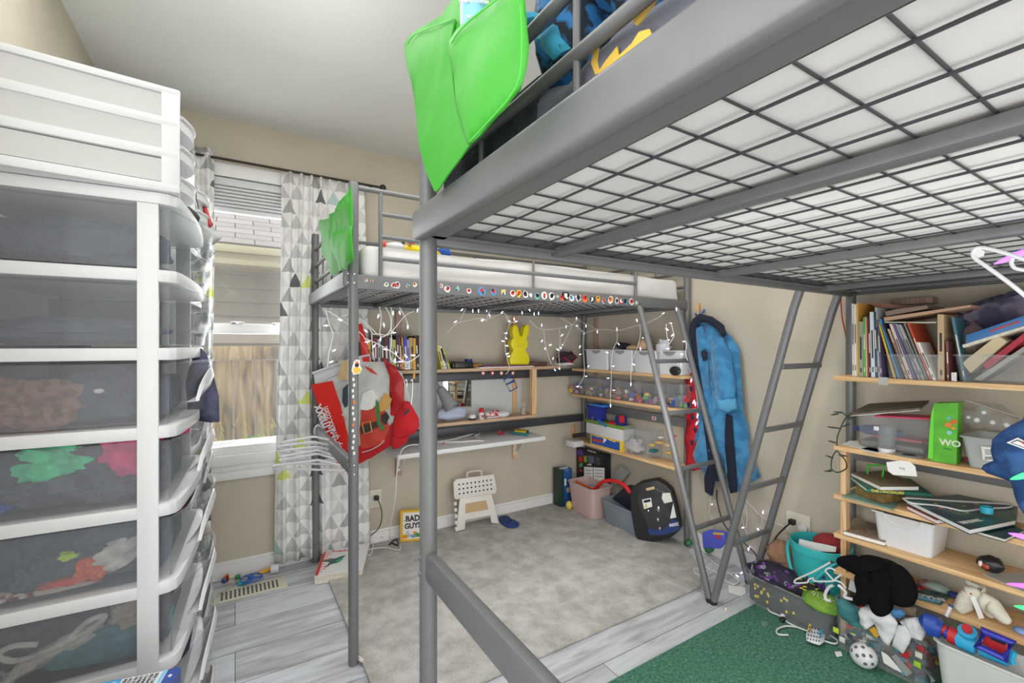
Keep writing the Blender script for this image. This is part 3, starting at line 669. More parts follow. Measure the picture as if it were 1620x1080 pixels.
# ---------------------------------------------------------------- items drawn as solid outlines
def onplane(pts, **k): return [W(px, py, **k) for px, py in pts]
def solid(name, label, cat, m, pts, vec, b=0.0, group=None, parent=None, **k):
    q = MB(m); q.slab(onplane(pts, **k), vec, b); o = q.build(name, parent)
    if not parent: tag(o, label, cat, group)
    return o
def rgbm(rgb, rough=0.5): return mat('paint_%02x%02x%02x' % rgb, rgb, rough)
def book(label, quad, depth, rgb, rgb2=None, group=None, cut=None, title=True):
    """quad: the spine's corners TL, TR, BR, BL as room points; the covers and pages run back along depth"""
    TL, TR, BR, BL = [Vector(q) for q in quad]; D = Vector(depth); up = (TL - BL).normalized()
    def pt(u, v, w): return BL.lerp(BR, u).lerp(TL.lerp(TR, u), v) + D * w
    def cell(b, u0, u1, v0, v1, w0, w1):
        vs = [pt(u, v, w_) for w_ in (w0, w1) for v in (v0, v1) for u in (u0, u1)]
        b.raw(vs, [[0, 2, 3, 1], [4, 5, 7, 6], [0, 1, 5, 4], [2, 6, 7, 3], [0, 4, 6, 2], [1, 3, 7, 5]])
    th = (BR - BL).length; c = min(0.2, 0.0016 / max(th, 1e-4)); sw = 0.0018 / max(D.length, 1e-4)
    b = MB(rgbm(rgb)); cell(b, 0, c, 0, 1, 0, 1); cell(b, 1 - c, 1, 0, 1, 0, 1); cell(b, c, 1 - c, 0, 1, 0, sw)
    if title and th > 0.006:
        b.use(rgbm(rgb2 or ((232, 226, 210) if sum(rgb) < 380 else (60, 54, 60))))
        s = random.Random(label).random() * 0.2
        cell(b, 0.3, 0.7, 0.28 + s, 0.72, -sw * 0.4, 0); cell(b, 0.34, 0.66, 0.08, 0.16, -sw * 0.4, 0)
    o = tag(b.build('book', smooth=0), label, 'book', group)
    b = MB(M_pages); cell(b, c, 1 - c, 0.015, 0.985, sw, 0.985); b.build('pages', o, smooth=0)
    return o
def book_px(label, q, depth, rgb, X=None, Y=None, rgb2=None, group=None):
    return book(label, [W(px, py, X=X, Y=Y) for px, py in q], depth, rgb, rgb2, group)

# paperbacks on the back wall shelf (left to right): foot x, head x, width, head y, colour
PB = [(573, 573, 7, 541, (92, 40, 48), 'dark maroon'), (580.5, 580.5, 6, 540, (214, 186, 60), 'yellow'), (587, 587, 4, 545, (40, 40, 46), 'thin black'), (591.5, 591, 6, 534, (120, 44, 58), 'wine red'), (598, 597.5, 4.5, 536, (186, 196, 200), 'pale grey'),
      (603, 602, 5.5, 533, (44, 34, 38), 'brownish black'), (609, 608, 6.5, 532, (92, 40, 50), 'plum'), (616, 616, 5, 534, (160, 172, 178), 'steel grey'), (621.5, 621, 5, 537, (196, 196, 96), 'olive yellow'), (627, 626.5, 5, 530, (54, 40, 66), 'dark purple'),
      (632.5, 632, 5, 532, (168, 60, 84), 'raspberry'), (638, 636, 4, 533, (210, 198, 200), 'off-white'), (643, 641, 4, 534, (200, 168, 50), 'yellow topped'), (647.5, 646, 4.5, 533, (50, 66, 170), 'royal blue'), (652, 650, 3, 534, (150, 140, 216), 'lilac')]
PB2 = [(638, 636, 9, 534, (186, 156, 96), 'broad tan')]
seq = PB[:10] + [(632.5, 631, 4, 532, (168, 60, 84), 'raspberry'), (636.8, 633, 4, 533, (208, 170, 60), 'amber'), (641, 638, 5, 533, (60, 76, 190), 'royal blue'), (646.5, 643.5, 3.5, 537, (168, 160, 226), 'lilac'), (650.5, 647, 8, 534, (190, 162, 104), 'broad tan'), (659, 655.5, 5, 531, (40, 36, 40), 'black white-lettered'), (664.5, 661, 4.5, 532, (84, 34, 34), 'dark red-brown'), (669.5, 664, 5.5, 530, (200, 164, 130), 'leaning beige')]
for i, (fx, hx, wd, hy, rgb, nm) in enumerate(seq):
    book_px(nm + ' paperback in the upright row on the back wall shelf', [(hx, hy), (hx + wd, hy + 0.4), (fx + wd, 584.3), (fx, 584.2)], (0, 0.13, 0), rgb, Y=2.668)
for i, (fx, hx, wd, hy, rgb, nm) in enumerate([(699, 690, 4, 545, (206, 200, 90), 'yellow-green'), (703.5, 694.5, 3.5, 547, (226, 226, 222), 'white'), (707.5, 696.5, 3, 551, (120, 124, 160), 'blue-grey'), (711, 698.5, 2.4, 552, (208, 206, 70), 'lime')]):
    book_px(nm + ' thin book leaning at the right end of the paperback row', [(hx, hy), (hx + wd, hy), (fx + wd, 584), (fx, 584)], (0, 0.13, 0), rgb, Y=2.668)
# books on the top right shelf: foot x, head x, width, head y, colour, depth
RB = [(1348.2, 1347.2, 3.4, 480, (206, 204, 200), 'white'), (1351.9, 1351.2, 3.2, 481, (226, 222, 214), 'ivory'), (1355.6, 1354.8, 2.4, 479, (222, 164, 74), 'orange edged'), (1358.6, 1358.2, 7, 508, (150, 156, 136), 'broad grey-green'), (1366.2, 1365.4, 3.2, 502, (96, 170, 70), 'bright green'),
      (1369.8, 1368, 2.6, 501, (190, 176, 150), 'beige'), (1372.6, 1370.6, 2.4, 504, (150, 54, 48), 'brick red'), (1375.2, 1373, 3, 500, (52, 48, 56), 'charcoal'), (1378.4, 1375.8, 6, 493, (210, 216, 222), 'white and navy'), (1384.8, 1381.6, 4, 492, (40, 84, 104), 'dark teal'), (1389.2, 1383.8, 3.4, 486, (168, 168, 172), 'grey'), (1393, 1386.8, 3, 505, (96, 88, 120), 'dull purple')]
zt = lambda px: W(px, 0, X=FX2 + .01)
def shelf_row(row, X, Z, lab, depth=0.19):
    for fx, hx, wd, hy, rgb, nm in row:
        def foot(px):
            v = ray(px, 0); tt = X / v.x; return Vector((X, v.y * tt, Z + 0.0008))
        f0, f1 = foot(fx), foot(fx + wd); h0, h1 = W(hx, hy, X=X), W(hx + wd, hy + 0.3, X=X)
        book(nm + lab, [h0, h1, f1, f0], (depth, 0, 0), rgb)
shelf_row(RB, FX2 + 0.012, SZ[0], ' book upright at the left of the top right shelf')
RL = [(1414, 1386.5, 3, 503, (214, 178, 60), 'mustard yellow'), (1421, 1390.5, 3, 504, (60, 140, 196), 'sky blue'), (1426, 1394.5, 3, 511, (60, 62, 78), 'slate'), (1433.5, 1403.5, 3.6, 520, (186, 158, 136), 'tan'), (1439, 1406.5, 5, 512, (216, 196, 190), 'pale pink'), (1446.5, 1412, 3, 511, (104, 96, 140), 'violet'), (1453, 1416, 3.6, 512, (150, 152, 162), 'silver grey'), (1458.5, 1420.5, 5, 513, (164, 160, 158), 'grey'), (1465.5, 1429, 3, 511, (120, 124, 120), 'grey-olive'), (1470.5, 1434, 4, 510, (190, 76, 44), 'red-orange')]
shelf_row(RL, FX2 + 0.016, SZ[0], ' book leaning inside the left clear tub, top right shelf', 0.16)
shelf_row([(1476, 1450, 5, 541, (230, 228, 224), 'white')], FX2 + 0.013, SZ[0], ' spiral notebook leaning at the right of the first clear tub', 0.10)
shelf_row([(1484, 1483, 10, 497, (196, 168, 130), 'thick tan')], FX2 + 0.02, SZ[0], ' box-like book standing upright between the two clear tubs', 0.19)
shelf_row([(1498, 1496, 4, 539, (120, 70, 76), 'short maroon')], FX2 + 0.02, SZ[0], ' book right of the thick tan one', 0.15)
shelf_row([(1524, 1504.5, 5, 501, (70, 120, 136), 'blue-green')], FX2 + 0.03, SZ[0], ' book leaning left inside the second clear tub', 0.19)
def plank(lab, rgb, pts, X, dx, name='picture_book', cat='book'):
    return solid(name, lab, cat, rgbm(rgb, 0.7), pts, (dx, 0, 0), X=X)
plank('brown flat board book lying slanted across the tops of the upright books', (186, 152, 128), [(1398, 502), (1536, 482), (1536, 485.5), (1399, 508)], FX2 + 0.02, 0.2)
plank('grey-brown book lying slanted on the brown board book', (136, 118, 104), [(1400, 493), (1418, 489), (1466, 483), (1468, 488), (1402, 500)], FX2 + 0.03, 0.19)
plank('reddish flat book behind the slanted brown board book', (150, 108, 90), [(1373, 478), (1430, 483), (1464, 484), (1430, 489), (1385, 486)], FX2 + 0.09, 0.14)
plank('thin pale card lying level on top of the leaning books', (190, 190, 176), [(1399, 508.6), (1481, 509), (1481, 511), (1400, 510.4)], FX2 + 0.02, 0.18)
b = MB(rgbm((62, 118, 178))); b.slab(onplane([(1528, 530), (1620, 499), (1620, 515), (1528, 545)], X=FX2 + 0.02), (0.2, 0, 0), 0.001)
b.use(M_pages); b.slab(onplane([(1522, 545.5), (1620, 515.5), (1620, 519.5), (1524, 550)], X=FX2 + 0.018), (0.2, 0, 0)); b.use(rgbm((196, 60, 70))); 
for k in range(8): b.slab(onplane([(1566 + k * 6, 525.5 - k * 2), (1570 + k * 6, 524.2 - k * 2), (1570 + k * 6, 520.5 - k * 2), (1566 + k * 6, 522 - k * 2)], X=FX2 + 0.018), (0.003, 0, 0))
tag(b.build('board_game_box'), 'long blue game box tilted across the second clear tub', 'game box')
plank('blank cream book tilted below the blue game box', (206, 190, 158), [(1522, 574), (1578, 530), (1593, 540), (1535, 590)], FX2 + 0.035, 0.12)
plank('red book tilted beside the cream one in the second clear tub', (176, 54, 70), [(1554, 577), (1620, 527), (1620, 538), (1562, 585)], FX2 + 0.05, 0.12)
plank('pale grey book tilted lowest in the second clear tub', (168, 166, 160), [(1540, 600), (1620, 548), (1620, 556), (1552, 602)], FX2 + 0.04, 0.12)
def tub(label, cat, m, x0, x1, y0, y1, z0, h, t, b=0.02, group=None, rim=True, name='storage_tub', rot=None):
    cx, cy = (x0 + x1) / 2, (y0 + y1) / 2
    M = T(cx, cy, z0 + 0.0006) @ (R(rot) if rot else I4); hx, hy = (x1 - x0) / 2, (y1 - y0) / 2
    root = thing(name, label, cat, (cx, cy, z0), 0, group)
    q = MB(m); q.frustum(-hx, hx, -hy, hy, 0, h, t, M, b=b, open_top=True, wall=0.0025); q.build('tub', root)
    if rim:
        q = MB(m); e = 0.004; pts = []
        for (sx, sy, s) in ((1, 1, 0), (-1, 1, 1), (-1, -1, 2), (1, -1, 3)):
            for k in range(4):
                a = (s + k / 3) * PI / 2; pts.append(M @ Vector((sx * (hx - b) + (b + e) * math.cos(a), sy * (hy - b) + (b + e) * math.sin(a), h - 0.002)))
        q.tube(pts, 0.0035, 8, closed=True); q.build('rim', root)
    return root
def yat(px, X): v = ray(px, 0); return v.y * X / v.x
tub('clear plastic tub holding leaning books, left one on the top right shelf', 'storage tub', M_clear, FX2 + 0.002, FX2 + 0.20, yat(1491, FX2), yat(1400, FX2), SZ[0], 0.092, 0.006, 0.012)
tub('clear plastic tub with tilted books, right one on the top right shelf', 'storage tub', M_clear, FX2 + 0.002, FX2 + 0.20, 0.14, yat(1509, FX2), SZ[0], 0.094, 0.010, 0.012)
solid('white_clip', 'small white clip on the shelf edge between the two clear tubs', 'clip', M_white, [(1505, 589), (1513, 589), (1513, 603), (1505, 602)], (0.006, 0, 0), X=FX2 - 0.007)
solid('tape_strip', 'strip of clear tape wrapped over the top right shelf edge', 'tape', M_cloudy, [(1390, 596), (1405, 597), (1405, 609), (1390, 608)], (0.001, 0, 0), X=FX2 - 0.0015)
# large soft bag on the wall side of the top shelf and the dark teddy behind
q = MB(mat('floral_cloth', (112, 104, 122), 0.95, rgb2=(70, 70, 92), scale=12, bump=0.6, bscale=20)); q.ball((2.30, 0.41, 1.335), (0.05, 0.17, 0.085), 28, nz=0.3, seed=4); tag(q.build('soft_blanket'), 'dark purple-grey blanket stuffed above the second clear tub', 'blanket')
q = MB(mat('mauve_cloth', (128, 106, 108), 0.95, rgb2=(96, 90, 76), scale=14, bump=0.6, bscale=20)); q.ball((2.27, 0.53, 1.235), (0.06, 0.06, 0.075), 22, nz=0.3, seed=8); tag(q.build('soft_cloth'), 'mauve crumpled cloth behind the blue-green leaning book', 'cloth')

# second shelf: portfolio, clear box, cup, papers, green bag, clear tub of jars
Z2 = SZ[1]
tub('large clear box with blue and red toys on the second right shelf', 'storage box', M_clear, FX2 + 0.055, FX2 + 0.20, yat(1472, FX2 + .05), yat(1355, FX2 + .05), Z2 + 0.003, 0.135, 0.004, 0.01)
q = MB(rgbm((52, 66, 120))); q.ball(W(1390, 681, X=FX2 + 0.12), (0.04, 0.085, 0.022), 18, nz=0.15); tag(q.build('toy_boat'), 'blue toy inside the large clear box on the second right shelf', 'toy')
q = MB(rgbm((176, 60, 64))); q.box(FX2 + .08, FX2 + .17, yat(1462, FX2 + .1), yat(1385, FX2 + .1), Z2 + 0.045, Z2 + 0.055, b=0.003); q.use(rgbm((206, 96, 50))); q.box(FX2 + .09, FX2 + .12, 0.60, 0.625, Z2 + 0.055, Z2 + .10, b=0.003); tag(q.build('toy_track'), 'red toy piece under the blue toy in the large clear box', 'toy')
q = MB(rgbm((110, 104, 92))); q.box(FX2 + .07, FX2 + .19, yat(1466, FX2 + .1), yat(1362, FX2 + .1), Z2 + 0.006, Z2 + 0.03, b=0.008); tag(q.build('toy_base'), 'grey-brown lumpy base piece at the bottom of the large clear box', 'toy')
q = MB(mat('portfolio', (98, 88, 76), 0.6, var=0.2, scale=30)); q.slab([W(1340, 654.5, X=FX2 + .02), W(1455, 645, X=FX2 + .02), W(1470, 633, X=FX2 + .19), W(1375, 638, X=FX2 + .19)], (0, 0, -0.008)); q.use(M_paper); q.slab([W(1340, 657, X=FX2 + .021), W(1455, 647.5, X=FX2 + .021), W(1468, 636, X=FX2 + .18), W(1375, 641, X=FX2 + .18)], (0, 0, -0.004))
tag(q.build('portfolio'), 'flat brown folder of papers lying on the large clear box', 'folder')
q = MB(rgbm((206, 60, 96))); q.slab([W(1383, 657, X=FX2 + .04), W(1472, 661.5, X=FX2 + .04), W(1472, 664, X=FX2 + .04), W(1383, 659, X=FX2 + .04)], (0.12, 0, 0)); tag(q.build('pink_board'), 'thin pink strip sticking out under the brown folder', 'strip')
p = W(1403, 710, X=FX2 + 0.045); t = thing('measuring_cup', 'clear plastic cup with white base on the second right shelf', 'cup', (p.x, p.y, Z2 + .002))
b = MB(M_clear); b.lathe([(0.001, 0.012), (0.027, 0.012), (0.034, 0.10), (0.032, 0.10), (0.025, 0.014), (0.001, 0.014)], 24); b.build('body', t, local=True)
b = MB(M_white); b.lathe([(0.001, 0), (0.027, 0), (0.028, 0.014), (0.001, 0.014)], 24); b.build('base', t, local=True)
b = MB(M_white); b.box(-0.036, -0.031, 0.014, 0.03, 0.082, 0.098, b=0.001); b.build('tag', t, local=True)
for pts, lab in (([(1332, 703), (1345, 697), (1400, 702), (1420, 715), (1400, 718)], 'creased white paper at the left end of the second right shelf'), ([(1360, 710), (1380, 706), (1396, 714), (1378, 717)], 'small folded white paper in front of the clear cup')):
    solid('paper_sheet', lab, 'paper', M_paper, pts, (0, 0, 0.0012), Z=Z2 + 0.0008)
t = thing('disc', 'grey disc with a black centre lying before the large clear box', 'disc', (FX2 + .04, yat(1438, FX2 + .04), Z2 + 0.0021)); b = MB(mat('grey_disc', (150, 152, 154), 0.3)); b.lathe([(0.001, 0), (0.045, 0), (0.045, 0.002), (0.001, 0.002)], 28); b.build('rim', t, local=True); b = MB(M_black); b.lathe([(0.001, 0.0021), (0.02, 0.0021), (0.02, 0.003), (0.001, 0.003)], 20); b.build('centre', t, local=True)
# green paper bag
Mg = mat('green_bag', (92, 184, 46), 0.45, var=0.08, scale=20); Mg2 = mat('green_bag_side', (110, 214, 60), 0.45)
q = MB(Mg); F0 = onplane([(1478, 638), (1516, 637), (1513, 728), (1471.5, 725)], X=FX2 + 0.012); F0[2].z = F0[3].z = Z2 + 0.001
q.slab(F0, (0.07, 0.004, 0)); q.use(mat('bag_print', (214, 220, 200), 0.5)); Mx = Matrix(((0, 0, -1, 0), (-1, 0, 0, 0), (0, 1, 0, 0), (0, 0, 0, 1)))
pw = W(1503, 701, X=FX2 + 0.0112); q.text('WO', 0.030, T(pw.x, pw.y, pw.z) @ Mx, 0.0006, bold=0.0012); pw = W(1499, 710, X=FX2 + 0.0112); q.use(rgbm((40, 110, 40))); q.text('LEARN', 0.008, T(pw.x, pw.y, pw.z) @ Mx, 0.0005)
for px, py, r, c in ((1500, 672, .009, (232, 130, 50)), (1509, 667, .009, (214, 110, 44)), (1502, 684, .007, (150, 206, 226)), (1508, 677, .006, (232, 150, 60)), (1501, 661, .005, (100, 190, 226))):
    pw = W(px, py, X=FX2 + 0.0112); q.use(rgbm(c)); q.lathe([(0.0005, 0), (r, 0), (r, 0.001), (0.0005, 0.0012)], 10, T(pw.x, pw.y, pw.z) @ Mx)
bag = tag(q.build('gift_bag'), 'bright green paper bag with orange print on the second right shelf', 'bag')
q = MB(Mg2); q.slab(onplane([(1473, 655), (1479, 636), (1478, 640), (1476, 725), (1468, 725), (1470, 690)], X=FX2 + 0.008), (0.003, 0, 0)); q.build('side_fold', bag)
# cloudy tub of bottles
tub('cloudy plastic tub of clear jars with a barcode label, second right shelf', 'storage tub', M_cloudy, FX2 + 0.004, FX2 + 0.19, 0.26, yat(1519, FX2), Z2, 0.105, 0.016, 0.014)
for (px, py, r), lab in zip(((1545, 664, .028), (1570, 668, .024), (1592, 672, .026), (1556, 652, .022), (1532, 660, 0.02)), ('first', 'second', 'third', 'highest', 'leftmost')):
    q = MB(M_clear); q.ball(W(px, py, X=FX2 + 0.09), (r, r, r * 1.2), 16); q.use(M_white); q.ball(W(px, py, X=FX2 + 0.09 - r), r * 0.35, 10); tag(q.build('clear_jar'), lab + ' clear round jar heaped in the cloudy tub', 'jar')
q = MB(M_paper); q.slab(onplane([(1552, 706), (1578, 708), (1576, 731), (1555, 727)], X=FX2 - 0.0015), (0.001, 0, 0)); q.use(M_black)
for k in range(7): q.slab(onplane([(1558 + k * 2, 722), (1559 + k * 2, 722), (1559 + k * 2, 727), (1558 + k * 2, 727)], X=FX2 - 0.002), (0.0006, 0, 0))
for k in range(3): q.slab(onplane([(1558, 711 + k * 3), (1573, 712 + k * 3), (1573, 713 + k * 3), (1558, 712 + k * 3)], X=FX2 - 0.002), (0.0006, 0, 0))
tag(q.build('barcode_label'), 'white barcode label on the front of the cloudy tub', 'label')
q = MB(M_cloudy); q.slab([W(1527, 633, X=FX2 + .05), W(1610, 660, X=FX2 + .05), W(1615, 664, X=FX2 + .12), W(1585, 640, X=FX2 + .17)], (0, 0, 0.002)); tag(q.build('tub_lid'), 'pale lid resting askew on the jars', 'lid')
for (px, py), c, lab in (((1521, 727), (60, 90, 190), 'blue'), ((1527, 729), (200, 60, 60), 'red'), ((1533, 731), (70, 100, 200), 'dark blue')):
    q = MB(rgbm(c)); p = W(px, py, Z=Z2 + 0.002); p.x = max(p.x, FX2 + .01); q.box(p.x, p.x + 0.012, p.y - 0.006, p.y + 0.006, Z2 + 0.001, Z2 + 0.009, b=0.002); tag(q.build('toy_brick'), lab + ' tiny brick between the green bag and the cloudy tub', 'toy brick')

# third shelf: book stack with green handle, brown box, big books, white hanger, blue cup
Z3 = SZ[2]
def flat(name, lab, cat, m, quad, h, z, parent=None, m2=None, Zp=None):
    """lies flat: quad of pixels on the top face, thickness h downwards"""
    pts = [W(px, py, Z=Zp if Zp is not None else z + h) for px, py in quad]; q = MB(m); q.slab(pts, (0, 0, -min(h, 0.0025)))
    o = q.build(name, parent)
    if not parent: tag(o, lab, cat)
    if m2 and h > 0.004:
        c = sum(pts, Vector()) / len(pts); q = MB(m2); q.slab([p.lerp(c, 0.015) - Vector((0, 0, 0.0026)) for p in pts], (0, 0, -(h - 0.0052))); q.build('pages', o)
        q = MB(m); q.slab([p - Vector((0, 0, h - 0.0024)) for p in pts], (0, 0, -0.0022)); q.build('back_cover', o)
    return o
flat('thin_book', 'thin green-grey book flat under the brown box', 'book', rgbm((116, 150, 136)), [(1331, 783), (1352, 772), (1422, 792), (1412, 805)], 0.006, Z3 + .0005, m2=M_pages)
q = MB(mat('brown_carton', (128, 104, 56), 0.8, var=0.15, scale=30)); q.slab([W(1354, 767.5, Z=Z3 + .043), W(1398, 782, Z=Z3 + .043), W(1432, 777, Z=Z3 + .043), W(1390, 765, Z=Z3 + .043)], (0, 0, -0.035)); tag(q.build('brown_box'), 'brown cardboard box under the green dinosaur book', 'box')
q = MB(rgbm((34, 112, 92))); z = Z3 + 0.062
pts = [W(1344, 752, Z=z), W(1371, 772, Z=z), W(1474, 780, Z=z), W(1440, 757, Z=z)]; q.slab(pts, (0, 0, -0.003)); o = q.build('hardback_book'); tag(o, 'green hardback with yellow spine lettering in the flat stack', 'book')
q = MB(M_paper); c = sum(pts, Vector()) / 4; q.slab([p.lerp(c, 0.03) - Vector((0, 0, 0.003)) for p in pts], (0, 0, -0.010)); q.build('pages', o)
q = MB(rgbm((34, 112, 92))); q.slab([p - Vector((0, 0, 0.013)) for p in pts], (0, 0, -0.003)); e0, e1 = pts[1], pts[2]; q.slab([e0, e1, e1 - Vector((0, 0, .016)), e0 - Vector((0, 0, .016))], (0.002, 0.001, 0))
q.use(rgbm((216, 196, 80))); dirv = (e1 - e0).normalized(); Mt = Matrix((( dirv.x, 0, dirv.y, 0), (dirv.y, 0, -dirv.x, 0), (0, 1, 0, 0), (0, 0, 0, 1))); c = e0.lerp(e1, 0.32) - Vector((0, 0, 0.008)) + Vector((-.0005, -.0012, 0)); q.text('THE DINOSAURS', 0.014, T(*c) @ Mt, 0.0006, bold=0.0005); q.build('back_cover', o)
o = flat('picture_book', 'mottled grey-brown book on top of the flat stack', 'book', mat('mottled_cover', (118, 104, 84), 0.6, rgb2=(140, 126, 104), scale=60), [(1346, 747), (1393, 769), (1454, 769), (1400, 744)], 0.017, Z3 + .063, m2=M_paper)
b = MB(rgbm((64, 178, 44))); a = W(1372, 749, X=2.25); bb = W(1373, 736, X=2.25); c_ = W(1399, 736, X=2.25); d_ = W(1396, 749, X=2.25); a.z = d_.z = min(a.z, d_.z); b.tube([a, bb, c_, d_], 0.0045, 8); tag(b.build('green_handle'), 'bright green plastic handle standing on the mottled book', 'handle')
q = MB(M_paper); q.slab(onplane([(1402, 731), (1425, 728), (1440, 730), (1448, 738), (1451, 753.5), (1413, 751), (1405, 745)], X=FX2 - 0.004), (0.0012, 0, 0)); q.use(rgbm((150, 150, 170))); pw = W(1427, 741, X=FX2 - 0.0045); q.text('Mill', 0.012, T(pw.x, pw.y, pw.z) @ Mx, 0.0004); tag(q.build('paper_note'), 'handwritten white paper label taped to the second right shelf edge', 'note')
o = flat('comic_book', 'white edged book under the large dark picture book', 'book', rgbm((160, 60, 66)), [(1434, 799), (1482, 822), (1560, 812), (1500, 790)], 0.016, Z3 + .001, m2=M_paper)
o = flat('picture_book', 'large dark picture book with white lettering on the middle right shelf', 'book', mat('dark_cover', (44, 62, 82), 0.35, rgb2=(36, 96, 86), scale=14), [(1433, 789), (1534, 837), (1607, 822), (1612, 790), (1540, 780)], 0.018, Z3 + .018, m2=M_paper)
q = MB(M_paper); pA = W(1520, 831, Z=Z3 + .0362); pB = W(1600, 818, Z=Z3 + .0362); dv = (pB - pA).normalized(); nv = Vector((-dv.y, dv.x, 0)) * 1
Mq = Matrix(((dv.x, nv.x, 0, 0), (dv.y, nv.y, 0, 0), (0, 0, 1, 0), (0, 0, 0, 1))); c = pA.lerp(pB, 0.3) + nv * 0.016; q.text('ZNATURE', 0.022, T(*c) @ Mq @ R(180), 0.0004, bold=0.0008); q.use(rgbm((226, 130, 60)))
for px, py, r in ((1490, 803, .014), (1505, 806, .01), (1516, 812, .006)): pw = W(px, py, Z=Z3 + .0362); q.lathe([(0.0005, 0), (r, 0), (0.0005, 0.001)], 9, T(*pw), sy=0.5)
q.use(rgbm((206, 190, 80)))
for px, py, r in ((1530, 811, .008), (1525, 800, .007), (1545, 797, .012), (1480, 796, .01)): pw = W(px, py, Z=Z3 + .0362); q.lathe([(0.0005, 0), (r, 0), (0.0005, 0.001)], 9, T(*pw), sy=0.6)
q.build('cover_print', o)
flat('thin_book', 'dark thin book at the right under the large picture book', 'book', rgbm((36, 70, 84)), [(1540, 838), (1590, 852), (1620, 838), (1590, 826)], 0.012, Z3 + .001, m2=M_pages)
b = MB(M_white); zz = Z3 + 0.041
b.tube([W(px, py, Z=zz) for px, py in ((1431, 790), (1438, 788), (1520, 793), (1590, 797), (1601, 800), (1590, 803), (1560, 804), (1545, 806), (1524, 808), (1500, 803), (1478, 799), (1445, 796))], 0.0032, 8, closed=True, smooth=4); tag(b.build('clothes_hanger'), 'white plastic hanger lying on the large dark picture book', 'hanger')
p = W(1561, 812, Z=Z3 + .042); b = MB(rgbm((58, 176, 206))); b.lathe([(0.001, 0), (0.016, 0), (0.017, 0.022), (0.0145, 0.022), (0.014, 0.003), (0.001, 0.003)], 20, T(p.x, p.y, Z3 + .0435)); tag(b.build('toy_cup'), 'small blue ring-shaped cup on the white hanger', 'toy cup')

# fourth shelf: white book, big white bin, dark toy
Z4 = SZ[3]
flat('picture_book', 'grey-brown speckled book with white page edges beside the white bin', 'book', mat('speckled_cover', (126, 112, 92), 0.7, rgb2=(150, 134, 110), scale=80), [(1334, 839), (1352, 818), (1420, 838), (1400, 857)], 0.018, Z4 + .001, m2=M_paper)
def whitebin(lab, x0, x1, y0, y1, z0, h, t, dip=0.4, m=M_white):
    root = thing('white_bin', lab, 'storage bin', ((x0 + x1) / 2, (y0 + y1) / 2, z0))
    q = MB(m); q.frustum(x0, x1, y0, y1, z0 + 0.0006, z0 + h, t, b=0.018, open_top=True, wall=0.003, seg=4)
    o = q.build('tub', root)
    for v in o.data.vertices:      # scooped front edge
        wz = v.co.z
        if wz > h * 0.8 and v.co.x < -(x1 - x0) * 0.3: 
            pass
    cy = (y0 + y1) / 2; ry = (y1 - y0) * 0.30; q = MB(mat('bin_inside', (206, 204, 202), 0.5)); n = 20
    pts = [(x0 - 0.0012, cy + ry * math.cos(PI * k / n), z0 + h + 0.0008 - h * dip * math.sin(PI * k / n)) for k in range(n + 1)]
    q.slab([Vector(p) for p in pts], (0.0024, 0, 0)); q.build('scooped_front', root)
    q = MB(m); q.tube([Vector(p) for p in pts], 0.0025, 6); e = 0.002
    q.tube([(x0 - e, y0, z0 + h), (x1 + e, y0, z0 + h)], 0.0035, 8); q.tube([(x0 - e, y1, z0 + h), (x1 + e, y1, z0 + h)], 0.0035, 8); q.tube([(x0 - e, y0, z0 + h), (x0 - e, cy - ry, z0 + h)], 0.0035, 8); q.tube([(x0 - e, cy + ry, z0 + h), (x0 - e, y1, z0 + h)], 0.0035, 8); q.build('rim', root)
    return root
whitebin('big white plastic bin with scooped front on the fourth right shelf', FX2 + 0.022, FX2 + 0.205, 0.60, 0.785, Z4, 0.128, 0.012, 0.28)
q = MB(M_black); p = W(1567, 893, X=FX2 + 0.09); q.ball((p.x, p.y, Z4 + 0.028), (0.026, 0.034, 0.027), 18, nz=0.2); q.use(rgbm((170, 70, 50))); q.ball((p.x - .02, p.y + .006, Z4 + 0.022), (0.010, 0.012, 0.011), 10); q.use(M_paper); q.ball((p.x - .021, p.y + .02, Z4 + 0.026), (0.008, 0.006, 0.01), 10); tag(q.build('toy_figure'), 'small black toy with red and white face on the fourth right shelf', 'toy')
q = MB(M_cloudy); q.slab([W(1554, 907, Z=Z4 + .004), W(1620, 935, Z=Z4 + .004), W(1620, 905, Z=Z4 + .004)], (0, 0, -0.003)); tag(q.build('plastic_sheet'), 'translucent sheet hanging off the fourth right shelf', 'sheet')
